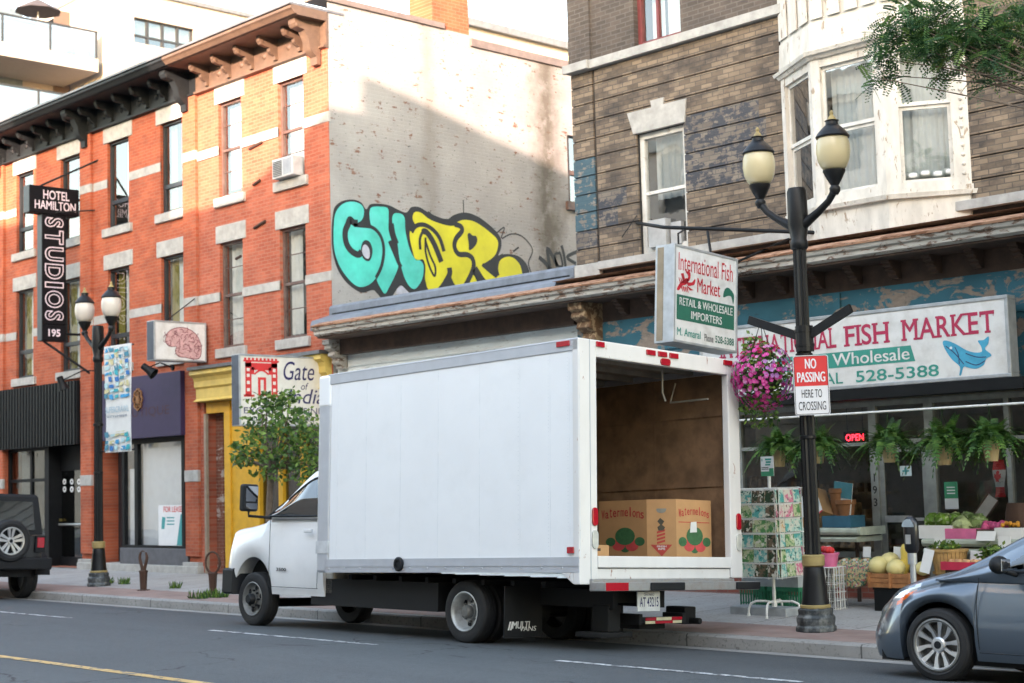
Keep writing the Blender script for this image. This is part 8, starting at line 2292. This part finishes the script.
s.lathe([(ri-.03, -.03), (ri-.02, .004), (ri+.003, .006), (ri+.003, -.02)], o, ax, 40, caps=False); s.lathe([(.07, -.04), (.06, -.012), (0, -.01)], o, ax, 20)
build('rim', s, m_alloy, spw, smooth=35); build('hub_cap', MB().lathe([(.035, -.01), (.03, .0), (0, .001)], o, ax, 16), m_plas, spw)
build('carrier', MB().box(jr+.0, jr+.12, sp.y-.15, sp.y+.15, sp.z-.2, sp.z+.2), m_plas, jeep)
build('bonnet', MB().box(-3.85, -1.95, -.68, .70, 1.22, 1.30), m_jblk, jeep, bevel=.05)
build('windscreen', MB().prism([(-1.98, -.66, 1.3), (-1.98, .68, 1.3), (-1.66, .62, 1.85), (-1.66, -.6, 1.85)], (-.015, 0, 0)), m_cglass, jeep)
# ------------------------------------------------------------------ trees
m_bark = mat('grey_brown_bark', (.13, .095, .07), .9, var=.3, scale=12, bump=.5, bscale=30)
def limb(mb, a, b, r0, r1, rg, sag=.1, n=5):
    a, b = Vector(a), Vector(b); pts = []; off_ = Vector((rg.uniform(-1, 1), rg.uniform(-1, 1), rg.uniform(-.4, 1)))*(b-a).length*sag
    for i in range(n+1): t = i/n; pts.append(a.lerp(b, t)+off_*math.sin(math.pi*t))
    mb.tube(pts, [r0+(r1-r0)*i/n for i in range(n+1)], 7); return pts
# young street tree behind the cab
Yt = 15.3
tb_ = FY(271, 480, Yt); tz = walk_z(Yt)
tree = thing('street_tree', 'young leafy street tree in front of the restaurant, behind the white truck cab', 'tree', (tb_.x, Yt, tz))
rg = random.Random(31); tr_ = MB()
fork = Vector((tb_.x+.02, Yt, tz+2.15)); limb(tr_, (tb_.x, Yt, tz), fork, .075, .05, rg, .02)
cl_ = []
for px, py, Y_, r in ((262, 412, 15.2, .42), (283, 408, 15.4, .36), (290, 430, 15.1, .45), (258, 432, 15.4, .33), (272, 445, 15.1, .50), (298, 455, 15.3, .42), (250, 452, 15.2, .30), (312, 440, 15.5, .4), (280, 464, 15.2, .38), (262, 466, 15.5, .28), (300, 425, 15.6, .4), (318, 462, 15.4, .35), (240, 460, 15.2, .16), (236, 447, 15.2, .12), (268, 400, 15.3, .22), (288, 395, 15.3, .16), (309, 470, 15.2, .3)):
    c = FY(px, py, Y_); cl_.append((c, r)); limb(tr_, fork, c, .028, .008, rg, .12)
build('trunk', tr_, m_bark, tree, smooth=60)
lf = MB()
for c, r in cl_: leaves(lf, c, int(200*r/.4*.8), r*.98, .10, rg, squash=.85, asp=.62)
build('crown', lf, m_leaf, tree, recalc=False)
# the tree whose branch reaches in at the top right
Yt2 = 14.95; xt2 = -5.6
tree2 = thing('street_tree', 'feathery leaved street tree whose branch hangs in front of the bay window', 'tree', (xt2, Yt2, walk_z(Yt2)))
rg = random.Random(44); tr_ = MB(); fk = Vector((xt2, Yt2, 4.2)); limb(tr_, (xt2, Yt2, walk_z(Yt2)), fk, .17, .12, rg, .015, 7)
m_loc = [leafm('locust_mid_green', (.075, .17, .06)), leafm('locust_dark_green', (.04, .10, .045)), leafm('locust_bright_green', (.15, .26, .07))]
lf = MB()
def frond(base, d, L_):
    """feather leaf: rachis with paired leaflets"""
    d = d.normalized(); sd = d.cross(Vector((rg.gauss(0, .4), rg.gauss(0, .4), 1))).normalized(); m_ = rg.choice((0, 0, 1, 1, 2))
    n = 9
    for i in range(n):
        t = (i+.5)/n; p = base+d*L_*t+Vector((0, 0, -.25*L_*t*t)); w_ = .055*(1-.35*abs(2*t-1))
        for e in (-1, 1):
            lf.m = m_; a = sd*e*w_; lf.face([p, p+a*.5+d*.012, p+a, p+a*.5-d*.012+Vector((0, 0, -.004))])
def spray(c, r, n, drop=.35):
    for _ in range(n):
        b_ = c+Vector((rg.gauss(0, r*.5), rg.gauss(0, r*.5), rg.gauss(0, r*.42))); frond(b_, Vector((rg.gauss(-.4, 1), rg.gauss(-.2, 1), rg.gauss(-drop, .6))), rg.uniform(.16, .30))
for px, py, Y_, r, n in ((885, 60, 14.4, .16, 46), (893, 35, 14.5, .24, 80), (905, 22, 14.4, .22, 70), (925, 28, 14.5, .26, 80), (935, 12, 14.6, .25, 70), (925, 48, 14.4, .2, 50), (948, 45, 14.6, .26, 80), (960, 18, 14.8, .3, 90), (975, 35, 14.6, .3, 100), (985, 58, 14.7, .28, 90), (1000, 30, 14.8, .34, 130), (1010, 55, 14.7, .32, 120), (1020, 15, 15., .35, 130), (900, 8, 14.6, .2, 26), (878, 78, 14.3, .09, 14), (893, 76, 14.4, .09, 14), (940, 68, 14.5, .13, 18), (950, 62, 14.5, .13, 20)):
    c = FY(px, py, Y_); spray(c, r, int(n*.85)); 
    limb(tr_, fk+Vector((-.2, 0, .4)), c, .018, .004, rg, .06, 6)
limb(tr_, fk, FY(985, 50, 14.7), .07, .014, rg, .05, 7)
for k in range(26):
    a = rg.uniform(0, 6.28); rr_ = rg.uniform(.5, 2.6); c = Vector((xt2+.4+rr_*math.cos(a), Yt2+rr_*.8*math.sin(a), 5.0+rg.uniform(-.3, 2.6)))
    if c.x < -6.6: c.x = -6.0
    spray(c, .5, 100); limb(tr_, fk, c, .05, .008, rg, .08)
build('trunk', tr_, m_bark, tree2, smooth=60)
build('crown', lf, m_loc, tree2, recalc=False)
# tidy
for o in D.objects:
    if '_org' in o: del o['_org']
